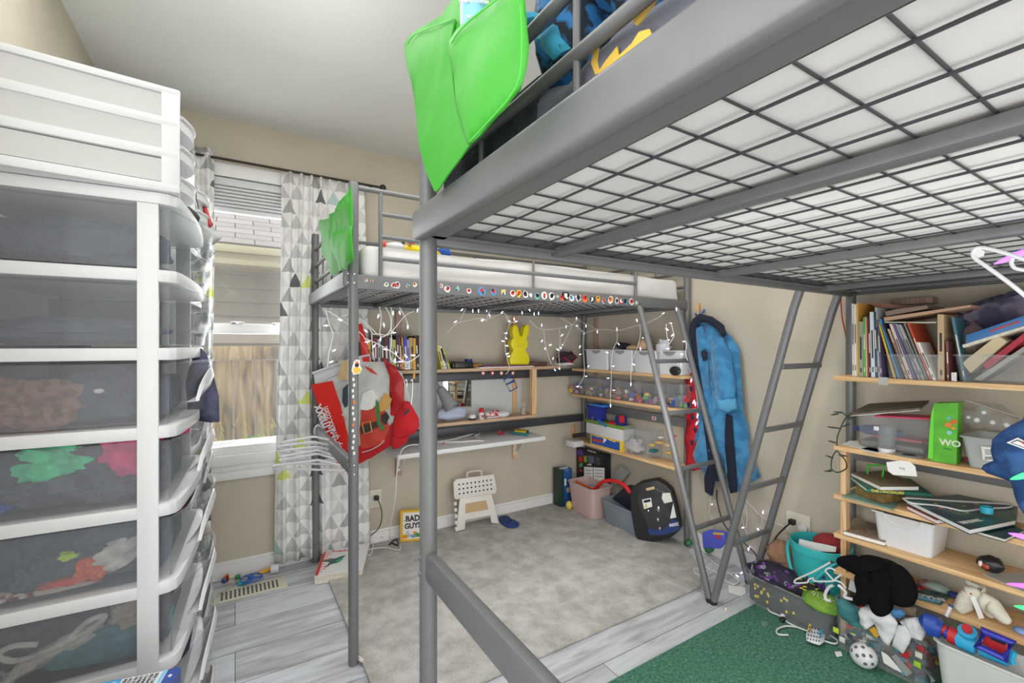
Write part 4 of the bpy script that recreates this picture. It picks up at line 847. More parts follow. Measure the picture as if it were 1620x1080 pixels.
# ---------------------------------------------------------------- plastic drawer towers on the left wall
M_slide = mat('drawer_plastic', (186, 190, 196), 0.08, trans=0.88)
def arc_pts(y0, y1, x0, bulge, n=10):
    return [(x0 + bulge * math.sin(PI * (i / n)), y0 + (y1 - y0) * i / n) for i in range(n + 1)]
def tower(lab, loc, rz, pulls, base_z=0.02):
    t = thing('drawer_tower', lab, 'drawer unit', loc, rz, None)
    D, Wd = 0.40, 0.545                      # depth along -x, width along y
    tiers = [1.5625 - 0.181 * k for k in range(8)]
    b = MB(M_white)
    # posts
    for y in (0.0, Wd - 0.012):
        s_ = -0.0012 if y == 0 else 0.0012; b.box(-0.077, -0.038, y + s_, y + 0.012 + s_, 0.03, 1.5625, b=0.001); b.box(-D, -D + 0.035, y + s_, y + 0.012 + s_, 0.03, 1.5625, b=0.001)
    b.box(-D, -D + 0.004, 0.01, Wd - 0.01, 0.05, 1.55)
    def plate(z0, z1):
        poly = [(-D, 0), (-0.035, 0)] + [(-0.035 + 0.035 * math.sin(a), 0.035 - 0.035 * math.cos(a)) for a in (0.5, 1.0, PI / 2)] + [(0.012 * math.sin(PI * k / 8), 0.035 + (Wd - 0.07) * k / 8) for k in range(1, 8)] + [(0, Wd - 0.035), (-0.01, Wd - 0.01), (-0.035, Wd), (-D, Wd)]
        b.prism(poly, z1 - z0, T(0, 0, z0), b=0.0025)
    plate(1.5635, 1.590)
    for z in tiers: plate(z - 0.181 + 0.002, z - 0.151)
    b.build('frame', t, local=True)
    for z in tiers:
        b = MB(M_frost); b.box(-D + 0.034, -0.076, 0.004, 0.0055, z - 0.152, z + 0.001); b.build('side_panel', t, local=True)
    for z, pl in zip(tiers, pulls):
        z0, z1 = z - 0.145, z - 0.006
        dr = MB(M_slide); n = 10; th = 0.003
        pts0 = arc_pts(0.022, Wd - 0.022, -0.022 + pl, 0.045); pts1 = arc_pts(0.020, Wd - 0.020, -0.018 + pl, 0.062)
        vs = []; fs = []
        for (p0, p1) in zip(pts0, pts1):
            vs += [(p0[0], p0[1], z0), (p1[0], p1[1], z1), (p1[0] - th, p1[1], z1), (p0[0] - th, p0[1], z0)]
        for i in range(n):
            for k in range(4): a = i * 4 + k; a2 = i * 4 + (k + 1) % 4; fs.append([a, a + 4, a2 + 4, a2])
        fs += [[3, 2, 1, 0], [n * 4, n * 4 + 1, n * 4 + 2, n * 4 + 3]]
        dr.raw(vs, fs)
        dr.box(-D + 0.02 + pl, -0.022 + pl, 0.0195, 0.0225, z0, z1); dr.box(-D + 0.02 + pl, -0.022 + pl, Wd - 0.0225, Wd - 0.0195, z0, z1); dr.box(-D + 0.02 + pl, -0.02 + pl, 0.022, Wd - 0.022, z0, z0 + 0.003)
        do = dr.build('drawer', t, local=True)
        b = MB(M_slide); b.tube([(p[0] + 0.001, p[1], z1) for p in pts1], 0.003, 6)
        b.build('front_rim', do, local=True)
        b = MB(M_slide if z > 1.3 else M_white); m = 12                         # scoop handle: a curved leaf standing off the front
        vs = []; fs = []
        for i in range(m + 1):
            s = i / m; y = Wd * (0.2 + 0.6 * s); h = 0.078 * math.sin(PI * s) ** 0.6 + 0.004; xx = pl + 0.008 + 0.045 * math.sin(PI * (0.2 + 0.6 * s)); 
            for (dx, dz) in ((-0.016, 0.0), (0.006, 0.35), (0.014, 0.75), (0.010, 1.0), (0.006, 1.0), (0.010, 0.75), (0.002, 0.35), (-0.020, 0.0)):
                vs.append((xx + dx - 0.02, y, z0 + 0.035 + h * dz))
        for i in range(m):
            for k in range(8): a = i * 8 + k; a2 = i * 8 + (k + 1) % 8; fs.append([a, a + 8, a2 + 8, a2])
        fs += [[7, 6, 5, 4, 3, 2, 1, 0], [m * 8 + k for k in range(8)]]
        b.raw(vs, fs); b.build('handle', do, local=True)
    for (x, y) in ((-0.06, 0.03), (-D + 0.03, 0.03), (-0.06, Wd - 0.03), (-D + 0.03, Wd - 0.03)):
        b = MB(M_black); b.tube([(x - 0.008, y, 0.018), (x + 0.008, y, 0.018)], 0.018, 14); b.build('caster', t, local=True)
    return t
tower('white drawer tower nearest the camera, clothes showing through its frosted sides', (-0.113, 1.315, 0), -2.5, [0, 0, 0, 0.003, 0.005, 0.006, 0.008, 0.003])
tower('farther white drawer tower behind the first, towards the window', (-0.132, 1.90, 0), -0.5, [0.004, 0, 0, 0.006, 0.01, 0.008, 0.012, 0.006])
def small_tower(lab, loc, rz):
    t = thing('desktop_drawers', lab, 'drawer unit', loc, rz)
    D, Wd, z0 = 0.375, 0.33, loc[2]
    b = MB(M_white); 
    for k, z in enumerate((0.0, 0.078, 0.151, 0.226)):
        b.box(-D, 0, 0, Wd, z + 0.001, z + (0.023 if k < 3 else 0.018), b=0.005)
    for y in (0, Wd - 0.01): b.box(-0.036, -0.001, y + 0.0005, y + 0.0105, 0.01, 0.235, b=0.002); b.box(-D + 0.001, -D + 0.03, y + 0.0005, y + 0.0105, 0.01, 0.235, b=0.002)
    b.box(-D + 0.001, -D + 0.005, 0.005, Wd - 0.005, 0.01, 0.23); b.build('frame', t, local=True)
    for z in (0.024, 0.101, 0.174):
        b = MB(mat('white_translucent', (206, 206, 206), 0.5, trans=0.12)); b.box(-D + 0.03, -0.036, 0.005, 0.0065, z, z + 0.052); b.build('side_panel', t, local=True)
        b = MB(M_white); b.box(-D + 0.02, -0.002, 0.012, Wd - 0.012, z + 0.002, z + 0.048, b=0.002); d = b.build('drawer', t, local=True)
        b = MB(M_white); pts = [(0.001 + 0.03 * math.sin(PI * k / 10), Wd * (0.22 + 0.56 * k / 10), z + 0.035 + 0.0 * k) for k in range(11)]
        b.tube(pts, 0.005, 8); b.slab([Vector(p) for p in pts] + [Vector((0, Wd * .78, z + .035)), Vector((0, Wd * .22, z + .035))][1:1], (0, 0, -0.03), 0.0); b.build('handle', d, local=True)
    return t
small_tower('small white three drawer unit on top of the nearest drawer tower', (-0.109, 1.309, 1.5905), 5.5)
small_tower('small white three drawer unit on top of the farther drawer tower', (-0.12, 1.93, 1.5905), 0)

# clothes inside the nearest tower: soft lumps that fill a drawer
def cl(name, rgb, rgb2=None, s=30, bump=0.6): return mat(name, rgb, 0.95, rgb2=rgb2, var=0.12 if not rgb2 else 0, scale=s, bump=bump, bscale=70)
rot0 = T(-0.113, 1.315, 0) @ R(-2.5)
def lump(lab, m, x, z, rx, rz_, y=0.10, ry=0.085, seed=1, nz=0.35, seg=26, rot=0, name='folded_clothes', cat='clothes'):
    """soft heap in the near tower, given in its own frame: x depth (negative), z height"""
    q = MB(m); q.ball((0, 0, 0), (rx, ry, rz_), seg, nz=nz, ns=7, rot=R(rot, 'Y').to_3x3(), seed=seed)
    q.v = [rot0 @ Vector((min(max(v.x + x, -0.37), -0.028), max(y + v.y, 0.0255), z + v.z)) for v in q.v]
    return tag(q.build(name), lab, cat)
navy = cl('navy_knit', (72, 76, 96)); dgrey = cl('charcoal_knit', (80, 84, 92)); brown = cl('brown_knit', (150, 112, 94), (120, 84, 70), 60); teal = cl('teal_cloth', (70, 130, 140)); greyw = cl('grey_fleece', (206, 202, 198)); check = cl('checked_cloth', (92, 96, 108), (66, 70, 80), 22)
tz = [1.5625 - 0.181 * k for k in range(8)]; fl = [z - 0.142 for z in tz]
lump('dark grey folded clothes filling the top drawer of the near tower', navy, -0.20, fl[0] + 0.05, 0.17, 0.055, seed=2)
lump('navy folded clothes low in the second drawer of the near tower', navy, -0.21, fl[1] + 0.03, 0.17, 0.033, seed=5)
lump('navy jumper at the back of the third drawer behind the brown knit', navy, -0.15, fl[2] + 0.055, 0.12, 0.06, y=0.13, ry=0.08, seed=7)
lump('brown ribbed knit jumper in the third drawer of the near tower', brown, -0.29, fl[2] + 0.045, 0.12, 0.062, y=0.065, ry=0.04, seed=3)
b = MB(brown)
for k in range(3): b.tube([rot0 @ Vector((-0.35 + 0.02 * k, 0.031, fl[2] + 0.02 + .012 * k)), rot0 @ Vector((-0.32, 0.030, fl[2] + 0.062 - .012 * k)), rot0 @ Vector((-0.28, 0.031, fl[2] + 0.05 - .010 * k)), rot0 @ Vector((-0.24, 0.031, fl[2] + 0.022 - .006 * k))], 0.007, 8, smooth=5)
tag(b.build('knit_collar'), 'rolled hem of the brown knit pressed against the drawer side', 'clothes')
lump('white care label on the navy jumper in the third drawer', M_paper, -0.152, fl[2] + 0.075, 0.010, 0.006, y=0.04, ry=0.008, nz=0, seg=8, name='care_label', cat='label')
lump('dark checked clothes filling the fourth drawer of the near tower', check, -0.24, fl[3] + 0.045, 0.14, 0.05, y=0.12, ry=0.09, seed=11)
lump('grey quilted cloth at the front of the fourth drawer', dgrey, -0.13, fl[3] + 0.035, 0.08, 0.042, y=0.10, ry=0.07, seed=12)
lump('bright mint green cloth on the fourth drawer heap', cl('mint_cloth', (84, 230, 165)), -0.235, fl[3] + 0.095, 0.066, 0.044, y=0.075, ry=0.045, seed=13)
lump('bright pink cloth at the front of the fourth drawer', cl('pink_cloth', (232, 66, 132)), -0.105, fl[3] + 0.098, 0.062, 0.055, y=0.08, ry=0.05, seed=14)
lump('royal blue cloth low at the back of the fourth drawer', cl('blue_cloth', (52, 76, 170)), -0.335, fl[3] + 0.015, 0.045, 0.012, y=0.055, ry=0.028, seed=15)
lump('dark denim heap in the fifth drawer of the near tower', cl('denim', (74, 84, 98), (58, 66, 80), 90), -0.24, fl[4] + 0.06, 0.14, 0.068, y=0.12, ry=0.09, seed=16)
lump('light grey cloth at the front right of the fifth drawer', greyw, -0.13, fl[4] + 0.055, 0.075, 0.035, y=0.07, ry=0.04, seed=17, rot=-25)
lump('orange ribbed piece in the fifth drawer', cl('orange_cloth', (240, 106, 40), (206, 80, 30), 90), -0.165, fl[4] + 0.038, 0.034, 0.03, y=0.05, ry=0.022, seed=18)
lump('orange-red sleeve running along the fifth drawer bottom', cl('red_orange_cloth', (214, 78, 50)), -0.23, fl[4] + 0.022, 0.065, 0.010, y=0.045, ry=0.018, seed=19, rot=8)
lump('lime green scrap on the denim heap in the fifth drawer', cl('lime_cloth', (190, 232, 50)), -0.205, fl[4] + 0.075, 0.022, 0.009, y=0.042, ry=0.014, seed=20)
lump('cream patterned cloth at the bottom of the fifth drawer', cl('cream_print', (206, 190, 180), (120, 60, 70), 40), -0.26, fl[4] + 0.010, 0.10, 0.012, y=0.05, ry=0.022, seed=21)
lump('teal cloth filling the front of the sixth drawer', teal, -0.15, fl[5] + 0.035, 0.13, 0.05, y=0.09, ry=0.07, seed=22)
lump('dark grey heap at the top of the sixth drawer', dgrey, -0.22, fl[5] + 0.085, 0.15, 0.05, y=0.14, ry=0.08, seed=23)
lump('grey fleece roll across the sixth drawer', greyw, -0.23, fl[5] + 0.05, 0.10, 0.020, y=0.055, ry=0.025, seed=24, rot=-24)
lump('beige knitted ball at the front of the sixth drawer', cl('beige_knit', (176, 164, 148)), -0.10, fl[5] + 0.10, 0.04, 0.035, y=0.06, ry=0.03, seed=25)
b = MB(greyw)
b.tube([rot0 @ Vector(p) for p in ((-0.20, 0.034, fl[5] + .075), (-0.17, .033, fl[5] + .105), (-0.14, .033, fl[5] + .11), (-0.16, .034, fl[5] + .09), (-0.22, .034, fl[5] + .065), (-0.28, .034, fl[5] + .055), (-0.31, .034, fl[5] + .075), (-.29, .034, fl[5] + .088), (-.25, .034, fl[5] + .08))], 0.006, 8, smooth=6); tag(b.build('fleece_strap'), 'looped grey fleece strap pressed against the sixth drawer side', 'clothes')
lump('black and white cloth low at the back of the sixth drawer', cl('black_white_cloth', (200, 200, 206), (60, 60, 68), 26), -0.33, fl[5] + 0.03, 0.05, 0.035, y=0.06, ry=0.03, seed=26)
for k, rgb, w_ in ((2, (78, 82, 100), 'third'), (3, (82, 86, 98), 'fourth'), (4, (74, 84, 96), 'fifth'), (5, (76, 80, 88), 'sixth')):
    q = MB(cl('drawer_heap_%s' % w_, rgb, tuple(int(c * 0.8) for c in rgb), 18)); q.box(-0.35, -0.03, 0.052, 0.30, fl[k] + 0.004, fl[k] + (0.098 if k == 2 else 0.128), b=0.02, seg=3); q.v = [rot0 @ v for v in q.v]; tag(q.build('folded_clothes', smooth=80), 'dark folded clothes filling the back of the %s drawer of the near tower' % w_, 'clothes')
# things spilling from the drawer fronts
def hang(name, lab, cat, m, pts, Y, seed=0, puff=0.02, amp=0.012, thick=0.012, X=None, freq=16, fold=None, parent=None, cuts=5):
    q = MB(m); q.cloth(onplane(pts, Y=Y) if X is None else onplane(pts, X=X), thick, amp, freq, cuts, seed, puff, fold); o = q.build(name, parent, smooth=70)
    if not parent: tag(o, lab, cat)
    return o
hang('hanging_jumper', 'navy knitted jumper hanging out of the third drawer front', 'clothes', cl('navy_jumper', (84, 84, 112)), [(305, 556), (309, 549), (318, 551), (326, 560), (333, 580), (340, 605), (346, 630), (347, 667), (335, 668), (318, 666), (306, 660), (294, 655), (297, 640), (293, 610), (298, 585), (304, 572)], 1.63, 3, 0.03, 0.014, 0.03)
hang('pink_shirt', 'pink cloth poking out over the fourth drawer front', 'clothes', MATS['pink_cloth'], [(276, 687), (286, 673), (296, 669), (303, 674), (298, 684), (284, 688)], 1.50, 2, 0.015, 0.008, 0.02)
hang('grey_shirt', 'grey and maroon cloth bulging from the fifth drawer front', 'clothes', dgrey, [(282, 800), (293, 775), (304, 765), (310, 772), (303, 790), (290, 808)], 1.60, 4, 0.02, 0.012, 0.03)
hang('maroon_shirt', 'maroon cloth edge at the rim of the fourth drawer', 'clothes', rgbm((120, 40, 78), 0.9), [(272, 810), (284, 795), (296, 789), (294, 800), (283, 810)], 1.50, 5, 0.01, 0.006, 0.02)
hang('denim_trousers', 'blue denim bunched out of the farther sixth drawer', 'clothes', cl('jeans', (92, 124, 156)), [(301, 925), (306, 918), (320, 916), (322, 930), (316, 945), (318, 962), (309, 975), (301, 975), (303, 950)], 1.72, 6, 0.03, 0.014, 0.03)
hang('navy_trousers', 'dark navy cloth in the gap of the lowest visible drawer', 'clothes', navy, [(292, 985), (299, 978), (305, 995), (299, 1030), (290, 1045), (284, 1038)], 1.62, 7, 0.02, 0.01, 0.03)
hang('baseball_cap', 'grey cap peak sticking out of the farther upper drawers', 'cap', cl('grey_cap', (176, 176, 176), s=10), [(320, 357), (335, 362), (351, 376), (343, 383), (331, 390), (322, 392), (316, 380)], 1.95, 8, 0.012, 0.002, 0.006, cuts=4)
hang('sock', 'dark grey hooked cloth hanging below the cap peak', 'sock', rgbm((92, 94, 98), 0.9), [(320, 378), (326, 386), (331, 393), (340, 400), (334, 407), (324, 409), (316, 402), (318, 392)], 1.93, 9, 0.012, 0.003, 0.01)
hang('glove', 'black and white striped glove between the two upper towers', 'glove', rgbm((60, 60, 64), 0.9), [(289, 323), (300, 327), (312, 337), (316, 343), (312, 352), (305, 344), (292, 333)], 1.80, 10, 0.012, 0.002, 0.02)
hang('card_wrapper', 'teal printed card sticking up between curtain and drawers', 'card', rgbm((64, 160, 178)), [(306, 304), (317, 303), (331, 328), (323, 330), (313, 318)], 2.2, 11, 0, 0.002, 0.002)
hang('red_mitten', 'red mitten lying against the farther upper drawers', 'mitten', rgbm((204, 76, 78), 0.9), [(320, 326), (327, 328), (333, 345), (337, 354), (333, 359), (327, 356), (322, 342)], 2.1, 12, 0.015, 0.002, 0.02)
hang('baby_shoe', 'grey leather tongue poking out of the farther fifth drawer', 'shoe', cl('taupe_felt', (168, 160, 150)), [(306, 834), (318, 829), (329, 835), (334, 842), (326, 848), (308, 849)], 1.95, 14, 0.012, 0.004, 0.015)
hang('black_sock', 'black and grey socks bulging from the farther fifth drawer', 'sock', cl('black_sock', (70, 72, 76), (150, 150, 152), 20), [(304, 852), (312, 850), (317, 858), (312, 872), (302, 882), (297, 872)], 1.95, 15, 0.014, 0.006, 0.02)
p = W(297, 1055, Y=1.75); q = MB(M_chrome); q.ball(p, (0.014, 0.02, 0.018), 14); q.use(rgbm((60, 80, 130))); q.ball(p + Vector((0, -.02, .012)), (0.009, 0.01, 0.008), 10); q.use(rgbm((190, 70, 60))); q.ball(p + Vector((0.002, -.024, -.004)), (0.006, 0.006, 0.006), 8); tag(q.build('toy_car'), 'shiny small toy in the bottom drawer front', 'toy')

# product carton at the bottom left
t = thing('product_carton', 'tall white and blue product carton standing at the bottom left corner', 'box', (-0.2, 1.14, 0))
A = W(100, 1080, Y=1.17); Bp = W(285, 1036, Y=1.13); zt_ = 0.585; d = Vector((Bp.x - A.x, Bp.y - A.y, 0)).normalized(); nrm = Vector((d.y, -d.x, 0))
Bp.z = 0; A2 = Bp - d * 0.26
fw = nrm * 0.16
q = MB(M_white); q.slab([Vector((p.x, p.y, 0.001)) for p in (A2, Bp, Bp + fw, A2 + fw)], (0, 0, zt_)); q.build('carton', t)
Mf = Matrix(((d.x, -nrm.x, 0, 0), (d.y, -nrm.y, 0, 0), (0, 0, 1, 0), (0, 0, 0, 1)))
def panel(m, s0, s1, w0, w1, h, dep=0.0006):
    q = MB(m); q.slab([Vector((p.x, p.y, zt_ + h)) for p in (A2 + d * s0 + nrm * w0, A2 + d * s1 + nrm * w0, A2 + d * s1 + nrm * w1, A2 + d * s0 + nrm * w1)], (0, 0, dep)); return q
panel(rgbm((58, 150, 206), 0.3), 0.0, 0.165, 0.0, 0.16, 0.0012).build('blue_panel', t)
panel(rgbm((120, 190, 226), 0.3), 0.232, 0.238, 0.0, 0.16, 0.0012).build('light_stripe', t)
q = panel(rgbm((48, 76, 156), 0.3), 0.24, 0.26, 0.0, 0.16, 0.0014); q.slab([Vector((p.x, p.y, z)) for p, z in ((Bp, 0.02), (Bp + fw, 0.02), (Bp + fw, zt_ + .001), (Bp, zt_ + .001))], d * 0.0012); q.build('blue_edge', t)
q = MB(rgbm((60, 60, 66)))
for k, s in enumerate(('PISTACHIO COLOR', 'ACCESSORY INCLUDED', 'FILTER', 'LITRES', 'CHARGING CABLE', 'REUSABLE POUCH', 'SIZE 2.81')):
    o_ = A2 + d * (0.172 + k * 0.0085) + nrm * 0.004; q.text(s, 0.0085, T(o_.x, o_.y, zt_ + 0.002) @ Mf @ R(-90), 0.0003, align='LEFT')
q.build('printing', t)
q = MB(rgbm((206, 60, 50))); o_ = A2 + d * 0.250 + nrm * 0.05; q.lathe([(0.0005, 0), (0.007, 0), (0.0005, 0.001)], 14, T(o_.x, o_.y, zt_ + 0.0022)); q.use(M_white); o_ = A2 + d * 0.250 + nrm * 0.022; q.prism([(-.004, 0), (0, -.005), (.004, 0), (0, .005)], 0.0006, T(o_.x, o_.y, zt_ + 0.0022)); o2 = A2 + d * 0.155 + nrm * 0.006; q.text('LITRES', 0.011, T(o2.x, o2.y, zt_ + 0.002) @ Mf @ R(-90), 0.0003, align='LEFT'); q.build('logo', t)

# ---------------------------------------------------------------- green pockets on the bed ends and bedding on the near bed
XP = 0.362 - 0.052
t = thing('bedside_pocket', 'bright green cloth pocket hanging on the end of the near bed, holding a tub', 'bed pocket', (XP, 0.75, 1.40))
def pocket(name, pts, X, par, seed, puff, amp=0.006, thick=0.003, freq=9, cuts=6, fold=None): q = MB(M_green); q.cloth(onplane(pts, X=X), thick, amp, freq, cuts, seed, puff, fold); return q.build(name, par, smooth=80)
pocket('back_flap', [(641, 70), (654, 51), (700, 25), (712, 2), (722, -30), (822, -40), (828, 30), (829, 75), (820, 140), (775, 195), (742, 229), (715, 268), (687, 303), (676, 270), (668, 240), (660, 185), (652, 130), (642, 90)], XP, t, 3, 0.003, 0.006)
pocket('pouch', [(711, 66), (722, 48), (745, 25), (790, -8), (822, -38), (827, 30), (829, 72), (822, 130), (798, 170), (770, 200), (742, 229), (730, 205), (722, 175), (716, 120), (711, 90)], XP - 0.046, t, 8, 0.006, 0.005)
pocket('hanging_flap', [(641, 70), (654, 51), (690, 38), (720, 30), (714, 66), (713, 110), (718, 165), (728, 205), (742, 229), (715, 268), (687, 303), (676, 270), (668, 240), (660, 185), (652, 130), (642, 90)], XP - 0.007, t, 5, 0.004, 0.006)
b = MB(mat('green_hem', (74, 190, 62), 0.6)); b.tube(onplane([(824, 10), (826, 75), (817, 138), (772, 193), (743, 224)], X=XP - 0.052), 0.0012, 6, smooth=3); b.tube(onplane([(645, 69), (657, 54), (700, 37), (716, 30)], X=XP - 0.012), 0.0012, 6, smooth=3); b.tube(onplane([(714, 68), (725, 51), (748, 28), (790, -4)], X=XP - 0.052), 0.0012, 6, smooth=3); b.build('hem_stitching', t)
p0 = W(750, 45, X=XP - 0.025); t2 = thing('plastic_tub', 'white tub with blue water label tucked in the green pocket', 'tub', (p0.x, p0.y, 1.90))
zc0, zc1 = W(750, 100, X=XP - 0.025).z, W(750, 8, X=XP - 0.025).z; rr = 0.019
b = MB(M_white); b.lathe([(0.001, zc0 - 1.9), (rr * 0.95, zc0 - 1.9), (rr, zc1 - 1.9), (rr + 0.0015, zc1 - 1.9), (rr + 0.0015, zc1 - 1.897), (rr * 0.9, zc1 - 1.897), (0.001, zc1 - 1.899)], 28); b.build('body', t2, local=True)
b = MB(rgbm((130, 196, 222), 0.4)); b.lathe([(rr * 0.985, -1.9 + zc0 + .01), (rr + 0.0004, -1.9 + zc1 - 0.006), (rr - 0.001, -1.9 + zc1 - 0.006), (rr * 0.97, -1.9 + zc0 + .01)], 28); b.build('label_band', t2, local=True)
v = Vector((-p0.x, -p0.y, 0)).normalized(); tg = Vector((v.y, -v.x, 0)) * -1; b = MB(M_white)
Ml = Matrix(((tg.x, 0, v.x, 0), (tg.y, 0, v.y, 0), (0, 1, 0, 0), (0, 0, 0, 1)))
zl = zc1 - 0.010; c = Vector((p0.x, p0.y, 0)) + v * (rr + 0.0004); b.text('PURIFIED WATER', 0.0052, T(c.x, c.y, zl) @ Ml, 0.0006, bold=0.0001); b.text('RECYCLE', 0.0052, T(c.x, c.y, zl - 0.021) @ Ml, 0.0006, bold=0.0001); b.build('lettering', t2)
X1 = 0.392 - 0.04
t = thing('bedside_pocket', 'bright green cloth pocket hanging on the end of the far bed', 'bed pocket', (X1, 2.1, 1.5))
pocket('back_flap', [(556, 294), (545, 306), (529, 330), (521, 339), (520, 345), (504, 350), (506, 365), (509, 395), (517, 420), (525, 436), (541, 427), (545, 425), (556, 412)], X1, t, 12, 0.005, 0.012)
pocket('pouch', [(556, 357), (538, 364), (522, 370), (524, 395), (532, 412), (545, 425), (556, 410)], X1 - 0.012, t, 14, 0.012, 0.008)
pocket('hanging_flap', [(556, 310), (545, 318), (531, 330), (533, 350), (537, 366), (556, 357)], X1 - 0.008, t, 16, 0.008, 0.008)
# bedding on the near bed: lies on the mattress and hangs inside the guard
Mg_ = cl('grey_blanket', (112, 114, 126), s=6, bump=0.3); Mk = cl('black_comforter', (52, 58, 62), (38, 44, 48), 20)
Mprint = mat('black_blue_print', (36, 44, 56), 0.8, rgb2=(52, 128, 190), scale=34); Myel = mat('yellow_print', (232, 192, 84), 0.7); Mcy = mat('cyan_print', (66, 174, 214), 0.7)
XE = 0.395
def bolster(m, name, lab, px_a, px_b, z0, z1, X0=XE, seed=0, rx=0.06, amp=0.25, cat='bedding', rip=0):
    ya, yb_ = yat(px_a, X0), yat(px_b, X0); cy, ry = (ya + yb_) / 2, abs(ya - yb_) / 2; q = MB(m)
    q.ball((X0 + rx, cy, (z0 + z1) / 2), (rx, ry, (z1 - z0) / 2), 34, nz=amp, ns=8, seed=seed); return tag(q.build(name, smooth=80), lab, cat)
def drape(m, name, lab, y0, y1, zlow, ztop, seed, xo=0.0, amp=0.006, cat='bedding', nfold=9):
    """cover lying over the end and top of the mattress, modelled with its folds"""
    nu, nv = 90, 26; vs = []; fs = []; prof = [(XE - 0.002 - xo, zlow), (XE - 0.004 - xo, (zlow + ztop) / 2), (XE + 0.0 - xo, ztop - 0.03), (XE + 0.03, ztop - 0.004), (XE + 0.12, ztop), (XE + 0.5, ztop - 0.01)]
    L_ = [0]; 
    for a, c in zip(prof, prof[1:]): L_.append(L_[-1] + math.dist(a, c))
    for i in range(nu + 1):
        y = y0 + (y1 - y0) * i / nu
        for j in range(nv + 1):
            s = L_[-1] * (j / nv) ** 1.3; k = max(kk for kk in range(len(L_) - 1) if L_[kk] <= s + 1e-9); t_ = (s - L_[k]) / (L_[k + 1] - L_[k]); x = prof[k][0] + (prof[k + 1][0] - prof[k][0]) * t_; z = prof[k][1] + (prof[k + 1][1] - prof[k][1]) * t_
            f = amp * math.sin(2 * PI * nfold * (y + 0.25 * z) + seed + 2 * noise.noise(Vector((y * 6, z * 6, seed)))) + amp * noise.noise(Vector((y * 14, z * 14, seed)))
            vs.append((x - f, y, z + f * 0.6 if x > XE + 0.02 else z))
    n = nv + 1
    for i in range(nu):
        for j in range(nv): fs.append([i * n + j, i * n + j + 1, (i + 1) * n + j + 1, (i + 1) * n + j])
    me = bpy.data.meshes.new(name); me.from_pydata(vs, [], fs); me.materials.append(m); me.polygons.foreach_set('use_smooth', [True] * len(fs))
    o = bpy.data.objects.new(name, me); C.objects.link(o); md = o.modifiers.new('thickness', 'SOLIDIFY'); md.thickness = 0.006; md.offset = 1
    WM[o.as_pointer()] = I4; return tag(o, lab, cat)
gb = drape(Mg_, 'grey_blanket', 'grey fleece blanket with a yellow emblem over the near bed end', 0.0, 0.585, 1.53, 1.628, 2, nfold=5, amp=0.009)
kb = drape(Mk, 'black_comforter', 'black cover with yellow scribbles at the corner of the near mattress', 0.56, 0.905, 1.50, 1.665, 7, xo=0.004, nfold=3, amp=0.004)
q = MB(Myel)
def emb(pts, m=None, X=XE - 0.020, par=gb, seed=1):
    if m: q.use(m)
    q.cloth(onplane(pts, X=X), 0.002, 0.003, 12, 4, seed, 0.0)
emb([(934, 100), (938, 82), (946, 73), (943, 95), (947, 110), (957, 95), (974, 72), (977, 87), (998, 68), (1010, 50), (1026, 45), (1030, 55), (1015, 70), (995, 92), (970, 114), (942, 121)])
emb([(1001, 35), (1008, 20), (1022, 6), (1035, -6), (1044, -8), (1030, 10), (1018, 25), (1006, 40)], seed=2)
q.build('yellow_emblem', gb, smooth=80)
q = MB(Myel)
for pts in ([(729, 287), (733, 281), (738, 284), (736, 292), (741, 289), (735, 298), (730, 296), (733, 290)], [(718, 309), (722, 304), (725, 308), (723, 312)], [(725, 300), (729, 299), (729, 305), (726, 306)]): q.slab(onplane(pts, X=XE - 0.016), (0.003, 0, 0))
q.build('yellow_scribble', kb)
bolster(Mprint, 'printed_pillow', 'black pillow with blue and cyan streaks on the near bed', 815, 900, 1.64, 1.86, X0=XE + 0.004, seed=4, rx=0.075, amp=0.12, cat='pillow')
q = MB(Mcy); 
for pts, sd in (([(845, 62), (857, 53), (875, 38), (880, 40), (885, 58), (897, 70), (905, 78), (890, 84), (875, 95), (860, 80)], 3), ([(829, 18), (850, 20), (858, 26), (848, 38), (830, 46)], 4)):
    q.cloth(onplane(pts, X=XE - 0.012), 0.003, 0.004, 12, 4, sd, 0.01)
tag(q.build('cyan_cuff'), 'bright cyan satin edge of the cover behind the near bed end tubes', 'bedding')
bolster(Mprint, 'printed_quilt', 'black and blue streaked quilt heaped on the middle of the near bed', 880, 1080, 1.615, 1.95, X0=XE + 0.004, seed=9, rx=0.16, amp=0.2)
# toys on the far bed
q = MB(rgbm((240, 208, 40), 0.8)); c = W(628, 381, Y=1.95); q.ball((0.70, 2.02, 1.665), (0.15, 0.08, 0.028), 20, nz=0.15); q.use(M_white); q.ball((0.60, 1.96, 1.668), (0.05, 0.03, 0.02), 12, nz=0.2); q.use(rgbm((220, 70, 50))); q.ball((0.665, 1.94, 1.690), (0.016, 0.01, 0.006), 10); q.ball((0.545, 1.95, 1.672), (0.012, 0.012, 0.014), 10); q.use(M_black); q.ball((0.63, 1.945, 1.687), (0.008, 0.006, 0.005), 8); q.ball((0.655, 1.935, 1.676), (0.010, 0.005, 0.002), 8)
tag(q.build('yellow_plush', smooth=80), 'yellow plush pillow with small face on the far bed', 'plush toy')
c = W(702, 394, Y=2.0); q = MB(rgbm((30, 80, 160), 0.8)); q.ball((c.x, 2.0, 1.672), (0.035, 0.04, 0.03), 14, nz=0.2); tag(q.build('blue_plush'), 'blue cloth lump on the far mattress right of the near bed post', 'cloth')
